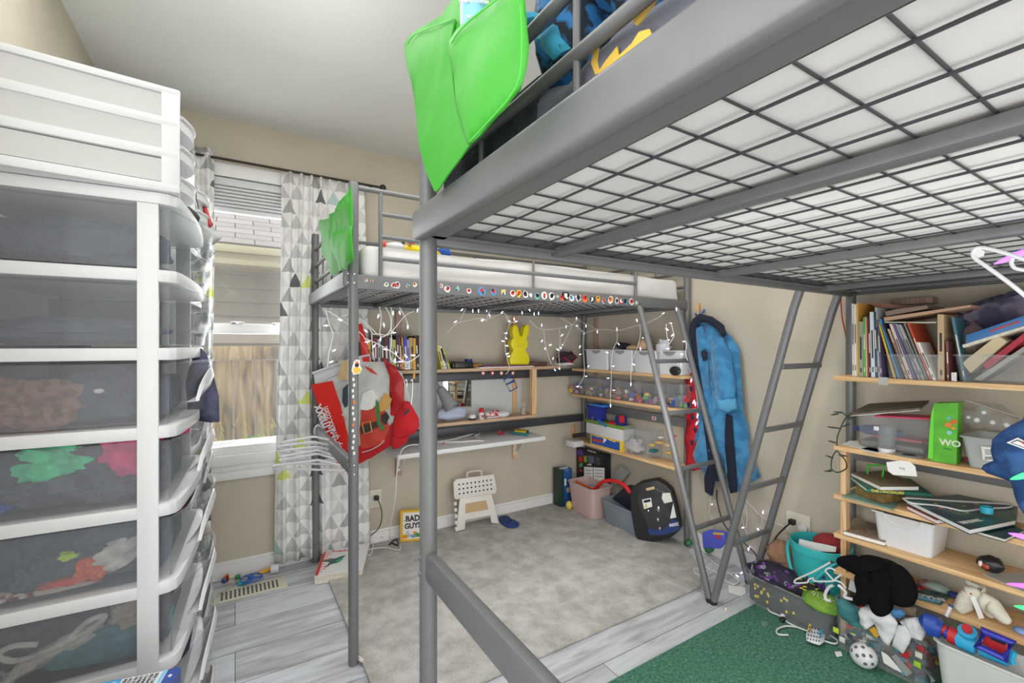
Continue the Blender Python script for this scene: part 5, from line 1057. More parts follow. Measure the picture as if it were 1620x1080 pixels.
for px, py, rx, lab in ((905, 424, 0.085, 'large'), (957, 431, 0.055, 'small'), (873, 421, 0.03, 'tiny')):
    c = W(px, py + 3, Y=2.35); q = MB(rgbm((196, 30, 44), 0.9)); q.ball((c.x, 2.35, 1.665), (rx, 0.06, 0.028 if rx > .04 else 0.022), 18, nz=0.3, seed=int(px)); tag(q.build('red_cloth'), lab + ' red cloth lump lying on the far mattress', 'cloth')
# ---------------------------------------------------------------- hanging bag, hangers, cap at the left of the far bed
def bagp(u, v):
    """point of the hanging bag's plane: pixel column and row on the upright plane through the bed corner"""
    A_, B_ = Vector((0.405, 2.70, 0)), Vector((0.86, 2.42, 0)); r = ray(u, v); n_ = Vector((-(B_ - A_).y, (B_ - A_).x, 0)); t_ = n_.dot(A_) / n_.dot(r); return Vector((r.x * t_, r.y * t_, HC + r.z * t_))
Rr = rgbm((214, 40, 32), 0.35); Rd = rgbm((176, 26, 30), 0.4); BW = mat('bag_white', (206, 208, 204), 0.35, var=0.08, scale=9)
bn = Vector((0.45, -0.9, 0)).normalized() * -1
def bag_part(name, m, pts, off, par, seed=1, amp=0.006, puff=0.0, thick=0.003, cuts=5):
    q = MB(m); q.cloth([bagp(*p) + Vector((-0.53, -0.85, 0)) * off for p in pts], thick, amp, 12, cuts, seed, puff); return q.build(name, par, smooth=70)
t = thing('shopping_bag', 'large red and white shopping bag with a holiday print hanging under the far bed', 'bag', tuple(bagp(590, 740)))
bag_part('front_panel', BW, [(549, 602), (585, 572), (612, 572), (636, 590), (650, 630), (640, 690), (600, 715), (570, 730), (560, 728), (545, 690), (530, 640), (522, 604)], 0.0, t, 2, 0.010, -0.02)
bag_part('side_panel', Rr, [(494, 608), (527, 602), (540, 640), (552, 690), (566, 735), (552, 744), (535, 733), (524, 712), (515, 672)], 0.012, t, 3, 0.004)
bag_part('right_gusset', Rd, [(607, 565), (627, 580), (640, 600), (642, 640), (636, 660), (620, 655), (618, 620), (618, 595)], 0.024, t, 4, 0.012, -0.01)
bag_part('bottom_panel', Rd, [(553, 712), (585, 697), (610, 680), (636, 655), (640, 690), (622, 702), (590, 722), (568, 733), (553, 742)], 0.026, t, 5, 0.004)
bag_part('coat_print', rgbm((190, 62, 44), 0.5), [(574, 648), (598, 636), (612, 650), (618, 676), (610, 700), (586, 706), (574, 708), (571, 680)], 0.026, t, 6, 0.006, -0.006)
bag_part('white_print', rgbm((226, 226, 222), 0.6), [(577, 620), (592, 615), (600, 628), (597, 640), (586, 650), (572, 645)], 0.029, t, 7, 0.004, -0.004, cuts=3)
bag_part('belt_print', rgbm((60, 54, 48), 0.4), [(573, 673), (599, 664), (601, 674), (575, 685)], 0.034, t, 8, 0.001, cuts=3)
q = MB(mat('gold_print', (190, 146, 84), 0.4)); 
fr = [bagp(*p) + Vector((-0.53, -0.85, 0)) * 0.040 for p in ((577, 667), (589, 664), (592, 680), (580, 684))]; q.tube(fr, 0.0045, 6, closed=True); q.build('buckle_print', t)
bag_part('gift_print', rgbm((206, 160, 88), 0.5), [(600, 640), (612, 620), (622, 630), (618, 645), (605, 650)], 0.030, t, 9, 0.003, cuts=3)
bag_part('gift_print', rgbm((60, 120, 60), 0.5), [(598, 630), (603, 640), (604, 665), (612, 675), (606, 680), (599, 664), (597, 645)], 0.035, t, 10, 0.002, cuts=3)
bag_part('gift_print', rgbm((46, 40, 40), 0.5), [(606, 655), (614, 650), (619, 658), (613, 670), (606, 665)], 0.036, t, 11, 0.002, cuts=3)
bag_part('hat_print', rgbm((50, 64, 78), 0.5), [(545, 614), (553, 606), (554, 640), (548, 644), (544, 634)], 0.026, t, 12, 0.002, cuts=3)
bag_part('bow_print', rgbm((210, 60, 44), 0.5), [(578, 578), (590, 583), (600, 593), (588, 588)], 0.026, t, 13, 0.001, cuts=3)
q = MB(Rr); a = [bagp(*p) for p in ((566, 512), (570, 540), (574, 572))]
for k in range(2): q.slab([a[k], a[k + 1], a[k + 1] + Vector((0.035, -0.02, 0)), a[k] + Vector((0.02 if k == 0 else 0.035, -0.012, 0))], (0.001, 0.002, 0))
q.build('handle', t)
dx = (bagp(600, 640) - bagp(500, 640)).normalized(); dn = Vector((-0.53, -0.85, 0))
Mb = Matrix(((dx.x, 0, dn.x, 0), (dx.y, 0, dn.y, 0), (dx.z, 1, 0, 0), (0, 0, 0, 1)))
q = MB(M_white); c = bagp(531, 680) + dn * 0.034; q.text('shop tjmaxx.com', 0.050, T(*c) @ Mb @ R(-71) @ R(180), 0.0008, bold=0.0008, sx=0.82); c = bagp(516, 668) + dn * 0.034; q.text('T.J.maxx', 0.085, T(*c) @ Mb @ R(-68) @ R(180), 0.0008, bold=0.002, sx=0.72); q.build('lettering', t)
q = MB(M_white); q.tube([bagp(*p) + dn * 0.033 for p in ((576, 713), (590, 709), (604, 701), (610, 694))], 0.002, 6, smooth=4); q.build('print_line', t)
# white plastic lid and little notebook tucked in the bag
q = MB(M_white); pts = [bagp(*p) - dn * 0.006 for p in ((495, 592), (499, 587), (560, 566), (585, 560), (588, 600), (520, 640), (498, 610))]; q.slab(pts, (0.006, 0.012, 0), 0.003); o = tag(q.build('box_lid'), 'white plastic box lid standing in the shopping bag', 'lid')
q = MB(M_white); q.tube([bagp(*p) + dn * 0.001 for p in ((512, 602), (520, 596), (556, 583), (583, 577))], 0.005, 8, smooth=4); q.tube([bagp(*p) + dn * 0.001 for p in ((496, 590), (500, 588), (560, 567), (585, 561))], 0.006, 8, smooth=3); q.build('moulded_rim', o)
q = MB(mat('kraft_paper', (206, 180, 134), 0.8, var=0.06)); q.slab([bagp(*p) + dn * 0.022 for p in ((543, 570), (566, 573), (568, 603), (536, 599))], (0.001, 0.002, 0)); tag(q.build('kraft_card'), 'small kraft paper card clipped to the lid in the shopping bag', 'card')
bag_cap = thing('red_cap', 'red fleece cap hanging at the left end of the white desk', 'cap', tuple(bagp(640, 705)))
bag_part('crown', rgbm((200, 24, 34), 0.8), [(636, 643), (642, 633), (650, 634), (654, 642), (664, 660), (665, 674), (657, 684), (643, 690), (630, 692), (622, 688), (624, 668), (628, 652)], 0.03, bag_cap, 20, 0.010, -0.035)
bag_part('brim', rgbm((180, 18, 30), 0.8), [(622, 686), (632, 690), (650, 688), (645, 698), (634, 706), (624, 708), (621, 700)], 0.035, bag_cap, 21, 0.004, -0.008)
bag_part('brand_tag', rgbm((60, 60, 66)), [(643, 651), (651, 643), (653, 646), (646, 654)], 0.068, bag_cap, 22, 0.0, cuts=2)
# clothes hangers bundled under the bed end
def hanger_pts(w=0.20, h=0.055, neck=0.03):
    return [(-w, -h), (-w * 0.98, -h + 0.012), (-0.03, 0.0), (0, 0.008), (0.03, 0.0), (w * 0.98, -h + 0.012), (w, -h), (w * 0.9, -h - 0.008), (0, -h - 0.008), (-w * 0.9, -h - 0.008)]
hk = [(0, 0.008), (0, 0.03), (0.012, 0.042), (0.022, 0.055), (0.016, 0.072), (0, 0.078), (-0.014, 0.07), (-0.018, 0.06)]
def hanger(name, lab, M, w=0.20, r=0.0033, m=None, group=None, h=0.055, hook=False):
    q = MB(m or M_white); q.tube([M @ Vector((x, 0, z)) for x, z in hanger_pts(w, h)], r, 8, closed=True, smooth=3); 
    if hook: q.tube([M @ Vector((x, 0, z)) for x, z in hk], r * 0.9, 8, smooth=4)
    return tag(q.build(name), lab, 'hanger', group)
names = ('lowest', 'second lowest', 'third from the bottom', 'fourth from the bottom', 'x', 'second from the top', 'topmost')
for k in (0, 1, 2, 3, 5, 6):
    px = (447, 462, 466, 463, 460, 459, 465)[k]; py = (738, 729, 723, 717, 710, 710, 703)[k]
    L0 = W(px - 8 if k == 0 else px - 12, py, Y=2.24); R0 = W((560, 548, 546, 544, 540, 538, 535)[k], (741, 731, 726, 719, 700, 711, 702)[k], Y=2.30)
    c = (L0 + R0) / 2; dv = (R0 - L0); w_ = dv.length / 2; dv.normalize(); upv = Vector((0, -0.55, 0.84)) if k < 3 else Vector((0, -0.75, 0.66)); upv = (upv - dv * upv.dot(dv)).normalized(); nn = dv.cross(upv)
    Mh = Matrix(((dv.x, nn.x, upv.x, c.x), (dv.y, nn.y, upv.y, c.y), (dv.z, nn.z, upv.z, c.z + 0.03), (0, 0, 0, 1)))
    hanger('clothes_hanger', 'white plastic hanger under the far bed end, ' + names[k] + ' of the bundle', Mh, w_, 0.0052, h=0.045)
p = Vector((0.392, 2.72, 0.775)); q = MB(M_white)
pts = [Vector((0.392 + 0.017 * math.cos(a), 2.70, 0.757 + 0.036 * math.sin(a))) for a in [PI * k / 8 for k in range(-1, 10)]]; q.tube(pts, 0.008, 8); tag(q.build('hook_ring'), 'white hook wrapped over the far end of the lower bed rail', 'hook')
for i, (px, lab) in enumerate(((641, 'left'), (650, 'right'))):
    q = MB(M_chrome); c = W(px, 606, Y=2.45); q.tube([c + Vector((0, 0, 0.01)), c + Vector((0.004, 0, 0.02)), c + Vector((0.010, 0, 0.012)), c + Vector((0.008, 0, -0.06)), c + Vector((0.002, 0, -0.12))], 0.0014, 6, smooth=4); tag(q.build('wire_hook'), 'thin wire hook hanging above the red cap, ' + lab + ' one', 'hook')

# ---------------------------------------------------------------- fairy lights
def lights(lab, strands, bulbs, blen=0.02, r=0.0017, rb=0.0032, name='fairy_lights', mw=None, mb=None, warm=None):
    allp = [p for s in strands for p in s]; c = allp[0]
    t = thing(name, lab, 'string lights', tuple(c))
    q = MB(mw or M_wirew)
    for s in strands: q.tube(s, r, 6, smooth=4)
    q.build('cable', t)
    m0 = None
    for (p, d) in bulbs:
        d = Vector(d).normalized(); M = d.to_track_quat('Z', 'Y').to_matrix().to_4x4()
        if m0 is None:
            q = MB(mw or M_wirew); q.lathe([(0.001, -blen * 0.45), (rb * 0.9, -blen * 0.45), (rb, 0), (0.001, 0)], 8); q.use(mb or M_bulb); q.lathe([(0.001, 0), (rb * 0.95, 0), (rb, blen * 0.3), (rb * 0.5, blen * 0.8), (0.0005, blen)], 8); m0 = q.mesh('bulb')
        o = bpy.data.objects.new('bulb', m0); C.objects.link(o); o.parent = t
        o.matrix_local = WM[t.as_pointer()].inverted() @ Matrix.Translation(p) @ M
    return t
def S(pts, f): return [f(*p) for p in pts]
rnd = random.Random(5)
f1 = lambda px, py: W(px, py, Y=1.90)
st = [S([(516, 489), (520, 510), (527, 530), (521, 555), (518, 580)], f1), S([(519, 492), (540, 505), (556, 518), (572, 528), (582, 545)], f1),
      S([(572, 508), (585, 520), (590, 528), (600, 528), (612, 530), (622, 522), (640, 500), (655, 492)], f1), S([(600, 485), (603, 500), (602, 515), (601, 530), (608, 532), (618, 520), (617, 500), (610, 486)], f1),
      S([(619, 486), (620, 500), (619, 520), (619, 545), (617, 560), (622, 572), (640, 572)], f1), S([(632, 486), (640, 500), (645, 512), (646, 520)], f1), S([(578, 535), (600, 545), (614, 553), (625, 560), (637, 570), (650, 571), (670, 556), (684, 548)], f1), S([(588, 528), (589, 545), (592, 570)], f1), S([(540, 500), (560, 498), (580, 512), (598, 530)], f1)]
bl = []
def addb(lst, f, d=(0, 0, -1)): 
    for e in lst:
        px, py = e[0], e[1]; dd = e[2] if len(e) > 2 else (rnd.uniform(-.9, .9), rnd.uniform(-.3, .3), rnd.uniform(-1, 0.4)); bl.append((f(px, py), dd))
addb([(518, 515, (-1, 0, 0)), (527, 555), (522, 573), (540, 507), (599, 498, (-.3, 0, -1)), (607, 512), (602, 535), (622, 497, (0, 0, 1)), (621, 526, (1, 0, 0)), (632, 493), (645, 515, (0, 0, -1)), (612, 553), (593, 546), (626, 557), (625, 568, (0, 0, -1)), (641, 562), (655, 562, (-1, 0, .1)), (632, 572, (1, 0, 0)), (577, 522), (671, 480), (688, 530), (687, 545), (661, 489), (583, 540)], f1)
lights('tangled white fairy lights hanging at the left front of the far bed', st, bl, 0.015, 0.0019, 0.0028)
f2 = lambda px, py: W(px, py, Y=2.58)
st = [S([(707, 527), (722, 512), (740, 507), (760, 503), (770, 508)], f2), S([(728, 509), (733, 496), (737, 488)], f2), S([(768, 508), (773, 495), (778, 487)], f2), S([(770, 505), (790, 497), (800, 497), (806, 512), (800, 530), (799, 550), (803, 570), (806, 583), (800, 592)], f2), S([(800, 500), (806, 510), (815, 508)], f2),
      S([(838, 506), (850, 518), (866, 521), (886, 519), (905, 513), (913, 506)], f2), S([(860, 520), (862, 540), (866, 558), (872, 575)], f2), S([(885, 521), (886, 540), (884, 560), (886, 585)], f2), S([(905, 514), (898, 530), (891, 545), (884, 556)], f2), S([(886, 502), (905, 513), (920, 522), (925, 526)], f2)]
bl = []
addb([(722, 508), (732, 489), (748, 490, (0, 0, -1)), (757, 490, (0, 0, -1)), (770, 489, (0, 0, -1)), (779, 486), (765, 505), (774, 497), (761, 506), (795, 493), (804, 508, (1, 0, 0)), (799, 527), (800, 534), (797, 540), (803, 547), (801, 560), (806, 563), (815, 509), (813, 503), (826, 493, (0, 0, -1)), (845, 495, (0, 0, -1)), (852, 494, (0, 0, -1)), (857, 516, (0, 0, 1)), (858, 538), (862, 550), (872, 545), (875, 566), (877, 584, (1, 0, -1)), (884, 582, (1, 0, -1)), (886, 549), (890, 529), (896, 515), (889, 545), (881, 552), (893, 487), (912, 505, (0, 0, 1)), (914, 516), (870, 488), (837, 489)], f2)
lights('white fairy lights along the front of the back wall shelf', st, bl, 0.018, 0.0022, 0.0034)
f3 = lambda px, py: W(px, py, X=2.19)
st = [S([(898, 492), (915, 506), (935, 516), (945, 521), (960, 521), (976, 523), (1000, 517), (1020, 512), (1040, 503), (1050, 496)], f3), S([(903, 518), (915, 522), (925, 526), (945, 520)], f3), S([(924, 526), (922, 545), (924, 570), (924, 594), (914, 612)], f3), S([(976, 524), (976, 540), (970, 552), (967, 575), (967, 600), (965, 640)], f3),
      S([(1012, 513), (1013, 530), (1008, 550), (1000, 572), (998, 590), (998, 607)], f3), S([(1054, 512), (1055, 530), (1058, 545), (1056, 552)], f3), S([(1062, 511), (1065, 525), (1066, 532), (1058, 545)], f3), S([(1080, 540), (1086, 542), (1085, 560), (1088, 570)], f3)]
bl = []
addb([(897, 494), (927, 514, (0, 0, -1)), (945, 523, (0, 0, -1)), (976, 522, (0, 0, 1)), (976, 521, (0, 0, -1)), (978, 543, (1, 0, -1)), (1008, 508, (-.5, 0, 1)), (1016, 534), (1013, 550), (1004, 577), (962, 558), (971, 579, (-1, 0, 0)), (963, 598, (-1, 0, 0)), (970, 617, (1, 0, 0)), (966, 640, (0, 0, -1)), (998, 606, (0, 0, -1)), (923, 528), (918, 547), (919, 560), (926, 595, (1, 0, 0)), (915, 611), (1054, 520), (1060, 511, (1, 0, 0)), (1065, 529), (1057, 538), (1058, 552), (1048, 496), (1083, 540, (-1, 0, 0)), (1080, 560, (-1, 0, 0)), (930, 580), (903, 492), (952, 489), (985, 487), (1015, 486), (1070, 487)], f3)
lights('white icicle fairy lights draped over the white bins', st, bl, 0.018, 0.0022, 0.0034)
f4 = lambda px, py: W(px, py, X=2.395)
st = [S([(1124, 780), (1123, 800), (1122, 812), (1127, 825), (1126, 838), (1130, 842)], f4), S([(1179, 790), (1190, 802), (1203, 815), (1215, 822), (1240, 832)], f4), S([(1180, 800), (1182, 820), (1180, 835)], f4), S([(1205, 815), (1206, 830), (1204, 845)], f4), S([(1172, 815), (1180, 840), (1187, 850)], f4)]
bl = []
addb([(1125, 798, (1, 0, 0)), (1128, 823, (1, 0, 0)), (1173, 810), (1176, 834, (-1, 0, 0)), (1207, 812, (0, 0, 1)), (1198, 835), (1184, 866, (0, 0, -1)), (1186, 864), (1213, 865)], f4)
f5 = lambda px, py: W(px, py, Z=0.012)
st += [S([(1144, 908), (1158, 906), (1172, 906), (1180, 904)], f5)]; bl += [(f5(1144, 909), (-1, 0, .2)), (f5(1172, 907), (1, 0, .3)), (f5(1168, 912), (0, 1, .3)), (f5(1177, 903), (1, 1, .2))]
lights('white fairy lights on the wall and floor behind the ladders', st, bl, 0.017, 0.0022, 0.0034)
st = [[f3(1095, 575), f3(1098, 600), f3(1095, 625), f3(1098, 640)]]; st = [S([(1084, 560), (1086, 575), (1092, 585), (1098, 600), (1104, 640), (1103, 655), (1106, 668)], lambda a, b_: W(a, b_, X=2.30))]
lights('short run of white fairy lights over the red pyjamas', st, [(W(a, b_, X=2.29), (rnd.uniform(-1, 1), 0, -1)) for a, b_ in ((1100, 637), (1104, 656), (1103, 668), (1098, 634), (1094, 600))], 0.02, 0.0018, 0.004)
M_gwire = mat('green_cable', (34, 60, 42), 0.5); M_dbulb = mat('dark_bulb', (40, 52, 60), 0.3)
f6 = lambda px, py: W(px, py, X=2.14)
st = [S([(1348, 655), (1338, 661), (1332, 672), (1328, 682), (1325, 690), (1324, 702)], f6), S([(1352, 660), (1340, 658), (1332, 652), (1326, 652)], f6), S([(1324, 712), (1318, 720), (1315, 732), (1316, 742), (1324, 747), (1334, 744), (1340, 738), (1336, 726), (1330, 720), (1324, 712)], f6), S([(1324, 702), (1323, 707), (1324, 712)], f6), S([(1315, 742), (1310, 745)], f6)]
lights('green corded holiday lights, unlit, looped at the left end of the right shelves', st, [(f6(a, b_), dd) for a, b_, dd in ((1327, 652, (0, 1, 0)), (1322, 655, (0, 1, -.3)), (1317, 676, (0, 1, 0)), (1326, 677, (0, 1, 0)), (1340, 672, (0, 1, -.6)), (1318, 699, (0, 1, .1)), (1314, 723, (0, 1, .2)), (1332, 720, (0, -1, 0)), (1312, 745, (0, 1, -.2)), (1345, 662, (0, -1, 0)))], 0.022, 0.0024, 0.0035, mw=M_gwire, mb=M_dbulb, name='holiday_lights')
M_vi = mat('violet_bulb', (150, 96, 255), 0.3, emit=2.4); M_gr = mat('green_bulb', (60, 255, 120), 0.3, emit=2.0); M_pk = mat('magenta_bulb', (190, 90, 255), 0.3, emit=2.2)
fN = lambda px, py, X=1.75: W(px, py, X=X)
def bigbulb(lab, m, tip, base, X, r=0.008, extra=0.0):
    a, b_ = W(tip[0], tip[1], X=X), W(base[0], base[1], X=X); d = (a - b_); L_ = d.length; M = T(*b_) @ d.to_track_quat('Z', 'Y').to_matrix().to_4x4()
    t = thing('light_bulb', lab, 'light bulb', tuple(b_)); q = MB(M_gwire); q.lathe([(0.001, -0.02), (r * 0.8, -0.02), (r * 0.8, 0.0), (0.001, 0)], 10, M); q.build('socket', t); q = MB(m); q.lathe([(0.001, 0), (r * 0.9, 0), (r, L_ * 0.3), (r * 0.6, L_ * 0.75), (r * .2, L_ * .97), (0.0005, L_)], 14, M); q.build('bulb_glass', t)
bigbulb('glowing violet bulb beside the white hanger under the near bed mesh', M_vi, (1572, 418), (1622, 398), 1.35, 0.007)
bigbulb('glowing green bulb over the blue hanging bag', M_gr, (1598, 758), (1630, 750), 1.80, 0.008)
bigbulb('glowing violet bulb in front of the fourth right shelf', M_vi, (1595, 843), (1632, 852), 1.90, 0.008)
bigbulb('glowing magenta bulb in front of the lowest right shelf', M_pk, (1592, 923), (1632, 928), 1.95, 0.007)
bigbulb('glowing green bulb behind the white plush toy', M_gr, (1604, 958), (1632, 964), 2.06, 0.007)
fH = lambda px, py: W(px, py, X=1.30)
q = MB(M_white); q.tube(S([(1640, 483), (1600, 450), (1560, 421), (1543, 409), (1539, 401), (1544, 393), (1556, 392), (1575, 396), (1605, 405), (1640, 418)], fH), 0.0038, 10, smooth=4); q.tube(S([(1602, 408), (1600, 416), (1606, 424), (1625, 428)], fH), 0.0034, 8, smooth=4); q.slab(S([(1541, 398), (1550, 394), (1558, 397), (1556, 405), (1546, 408)], fH), (0.002, 0, 0)); tag(q.build('clothes_hanger'), 'white plastic hanger hooked in the mesh under the near bed at the right edge', 'hanger')
# ---------------------------------------------------------------- robe and pyjamas on the right wall
Mrobe = mat('blue_plush', (66, 142, 190), 0.95, rgb2=(50, 120, 170), scale=16, bump=0.6, bscale=120, sheen=0.4); Mnavy = mat('navy_plush', (30, 36, 54), 0.95, bump=0.5, bscale=120)
t = thing('bath_robe', 'blue plush robe with navy edging hanging on the wall between the two ladders', 'robe', tuple(W(1135, 770, X=2.35)))
def rp(name, m, pts, X, seed, puff=-0.02, amp=0.012, thick=0.02, fold=None, cuts=7):
    q = MB(m); q.cloth([W(1060 + a / 2.16, 460 + c / 2.16, X=X) for a, c in pts], thick, amp, 11, cuts, seed, puff, fold); return q.build(name, t, smooth=80)
rp('back_panel', Mrobe, [(72, 115), (92, 92), (130, 92), (170, 125), (205, 160), (225, 200), (230, 250), (238, 330), (245, 420), (256, 500), (275, 570), (296, 640), (262, 662), (228, 688), (206, 690), (195, 640), (180, 600), (150, 640), (140, 700), (118, 685), (112, 620), (75, 585), (72, 550), (90, 500), (100, 440), (96, 330), (84, 240), (70, 180)], 2.345, 3, -0.03, 0.012, 0.03, ((0, 9, 1.2), 0.012))
rp('left_front', Mrobe, [(80, 130), (110, 120), (125, 180), (130, 260), (135, 340), (140, 430), (140, 500), (150, 560), (160, 610), (140, 640), (120, 610), (85, 585), (76, 560), (100, 500), (108, 430), (102, 330), (92, 230)], 2.315, 5, -0.012, 0.006, 0.012, ((0, 13, 2), 0.006))
rp('sleeve', Mrobe, [(140, 150), (175, 160), (200, 210), (215, 290), (222, 400), (195, 415), (165, 400), (152, 330), (142, 240)], 2.305, 6, -0.03, 0.006, 0.015, ((0, 3, 8), 0.005))
rp('collar', Mnavy, [(66, 120), (78, 95), (100, 78), (140, 88), (180, 118), (190, 150), (180, 158), (160, 130), (125, 108), (98, 108), (85, 130), (84, 160), (72, 180)], 2.30, 8, -0.02, 0.006, 0.015)
rp('edge_band', Mnavy, [(70, 160), (84, 160), (96, 250), (106, 330), (122, 420), (138, 520), (158, 580), (172, 610), (165, 650), (150, 650), (142, 700), (118, 686), (116, 640), (132, 590), (120, 500), (104, 400), (92, 300), (80, 230)], 2.305, 9, -0.01, 0.006, 0.010)
rp('edge_band', Mnavy, [(192, 420), (208, 430), (214, 520), (220, 600), (226, 688), (206, 692), (196, 640), (190, 560), (186, 480)], 2.312, 10, -0.012, 0.006, 0.012)
rp('cuff', mat('blue_plush_light', (92, 164, 206), 0.95, bump=0.6, bscale=120), [(158, 372), (222, 368), (224, 404), (196, 414), (164, 404)], 2.285, 11, -0.012, 0.004, 0.012)
rp('embroidery', Mnavy, [(106, 206), (118, 200), (128, 210), (126, 236), (112, 240), (108, 222)], 2.296, 12, -0.006, 0.001, 0.004, cuts=3)
q = MB(mat('hook_blue', (50, 120, 190), 0.4)); p = W(1105, 497, X=2.36); q.tube([p + Vector((0.055, 0, 0.03)), p + Vector((0.02, 0, 0.0)), p + Vector((-0.01, 0, -0.012)), p + Vector((-0.03, 0, 0.005))], 0.006, 8, smooth=4); tag(q.build('wall_hook'), 'blue hook holding the robe on the right wall', 'hook')
q = MB(M_pineZ); p = W(1104, 480, X=2.405); q.box(2.40, 2.42, p.y - 0.012, p.y + 0.012, 1.42, 1.49); tag(q.build('hook_block'), 'small wood block on the wall above the robe', 'wood block')
q = MB(mat('red_pyjama', (206, 30, 48), 0.7, rgb2=(176, 20, 40), scale=9, bump=0.4, bscale=30)); q.cloth([W(a, c, X=2.34) for a, c in ((1088, 575), (1097, 568), (1104, 590), (1104, 640), (1106, 700), (1108, 742), (1096, 745), (1086, 735), (1083, 700), (1086, 640), (1084, 600))], 0.02, 0.014, 12, 6, 4, -0.02)
q.use(rgbm((40, 30, 60))); 
for a, c in ((1094, 615), (1096, 660), (1095, 700), (1090, 640), (1100, 680)): w_ = W(a, c, X=2.305); q.ball(w_, (0.003, 0.012, 0.016), 8)
tag(q.build('pyjamas', smooth=80), 'red children pyjamas hanging beside the blue robe', 'pyjamas')
# ---------------------------------------------------------------- things on the back wall shelf, ledge and desk
yb = 2.70
def bb(px0, px1, py0, py1, Y, dep, m, b=0.002, q=None, round_=False):
    a = W(px0, py1, Y=Y); c = W(px1, py0, Y=Y); q = q or MB(m); q.use(m); q.box(a.x, c.x, Y, Y + dep, a.z, c.z, b=b); return q
Zs = 1.0866
def sit(q, z):            # let a finished shape collection rest on height z
    lo = min(v.z for v in q.v); 
    for v in q.v: v.z += z - lo
    return q
q = bb(720, 749, 572, 583, 2.69, 0.08, M_black, 0.004); bb(716, 735, 574, 583, 2.70, 0.05, M_black, 0.006, q); tag(sit(q, Zs).build('black_case'), 'black case on the back wall shelf under the blue cup', 'case')
c = W(741, 571, Y=2.73); q = MB(rgbm((30, 40, 140))); q.lathe([(0.001, 0), (0.024, 0), (0.026, 0.022), (0.001, 0.022)], 20, T(c.x, 2.73, W(741, 573, Y=2.71).z - 0.0)); tag(q.build('blue_cap'), 'dark blue round lid on the black case', 'lid')
cols = ((226, 150, 60), (230, 200, 80), (90, 150, 200), (206, 110, 160), (150, 110, 190), (214, 190, 150), (80, 170, 170))
for i, (px, nm) in enumerate(((753, 'orange'), (759, 'yellow'), (765, 'light blue'), (771, 'pink'), (777, 'purple'), (768, 'beige'), (774, 'turquoise'))):
    c = W(px, 578, Y=2.72 + 0.01 * (i % 3)); q = MB(rgbm(cols[i])); q.ball((c.x, c.y, 0), (0.024, 0.016, 0.010), 12, nz=0.4, seed=i); tag(sit(q, Zs).build('craft_scrap'), nm + ' craft scrap in the small heap on the back wall shelf', 'craft scrap')
q = MB(M_paper); a, c = W(757, 584, Y=2.65).x, W(842, 582, Y=2.65).x; q.box(a, c, 2.63, 2.77, Zs, Zs + 0.006, b=0.001); q.use(rgbm((120, 70, 90))); q.box(a + 0.03, c - 0.02, 2.64, 2.77, Zs + 0.006, Zs + 0.014, b=0.001); tag(q.build('paper_pad'), 'white and maroon paper pads lying left of the yellow bunny', 'paper pad')
q = MB(rgbm((92, 64, 52))); a, c = W(839, 582, Y=2.67).x, W(867, 578, Y=2.67).x; q.box(a, c, 2.68, 2.76, Zs, Zs + 0.030, b=0.002); tag(q.build('brown_box'), 'flat brown wooden box right of the yellow bunny', 'box')
# yellow bunny
My = mat('yellow_glossy', (232, 218, 26), 0.4)
bpts = [(808, 579), (807, 568), (809, 560), (813, 553), (809, 546), (809, 539), (813, 533), (811, 524), (812, 515), (816, 513), (819, 516), (823, 531), (827, 531), (830, 516), (834, 513), (838, 516), (837, 526), (833, 535), (836, 542), (834, 549), (831, 553), (836, 560), (838, 569), (836, 579)]
t = thing('yellow_bunny', 'bright yellow bunny shaped box standing on the back wall shelf', 'bunny figure', (W(823, 580, Y=2.68).x, 2.70, Zs))
q = MB(My); pp = onplane(bpts, Y=2.675); z0 = min(p.z for p in pp)
for p in pp: p.z += Zs - z0 + 0.0005
q.slab(pp, (0, 0.055, 0), 0.003); q.build('body', t)
q = MB(M_black)
for px, py, r in ((820, 546, .0035), (828, 545.5, .0035), (824, 547.5, .003)): w_ = W(px, py, Y=2.674); q.ball((w_.x, 2.6745, w_.z + Zs - z0), (r, 0.0015, r), 8)
q.build('face', t)
q = MB(rgbm((196, 60, 70), 0.7)); q2 = W(868, 500, Y=2.7)
for i, px in enumerate((764, 779, 793, 811)):
    c = W(px, 590, Y=2.648); q = MB(rgbm(((206, 96, 100), (196, 60, 60), (210, 150, 120), (200, 90, 90))[i])); q.prism([(0.014 * math.cos(PI / 3 * k), 0.014 * math.sin(PI / 3 * k)) for k in range(6)], 0.003, T(c.x, 2.648, c.z) @ R(90, 'X')); q.use(M_paper); q.prism([(0.008 * math.cos(PI / 3 * k), 0.008 * math.sin(PI / 3 * k)) for k in range(6)], 0.004, T(c.x, 2.648, c.z) @ R(90, 'X')); tag(q.build('paper_snowflake'), ('leftmost', 'second', 'third', 'rightmost')[i] + ' small red paper flower taped under the back wall shelf edge', 'decoration')
q = MB(rgbm((36, 70, 160))); F = lambda px, py: W(px, py, Y=2.64)
q.tube(S([(797, 601), (809, 593), (814, 601), (801, 608)], F), 0.005, 6, closed=True); q.tube(S([(801, 608), (814, 603), (818, 613), (807, 619)], F), 0.005, 6, closed=True); q.tube(S([(804, 594), (803, 586)], F), 0.0014, 5); tag(q.build('toy_glasses'), 'blue square toy glasses dangling from the back wall shelf', 'toy glasses')
q = MB(rgbm((224, 170, 40))); q.slab(onplane([(654, 535), (657.5, 535), (657, 599), (653.5, 599)], Y=2.662), (0, 0.001, 0)); tag(q.build('yellow_ribbon'), 'yellow ribbon bookmark hanging down over the paperbacks', 'ribbon')
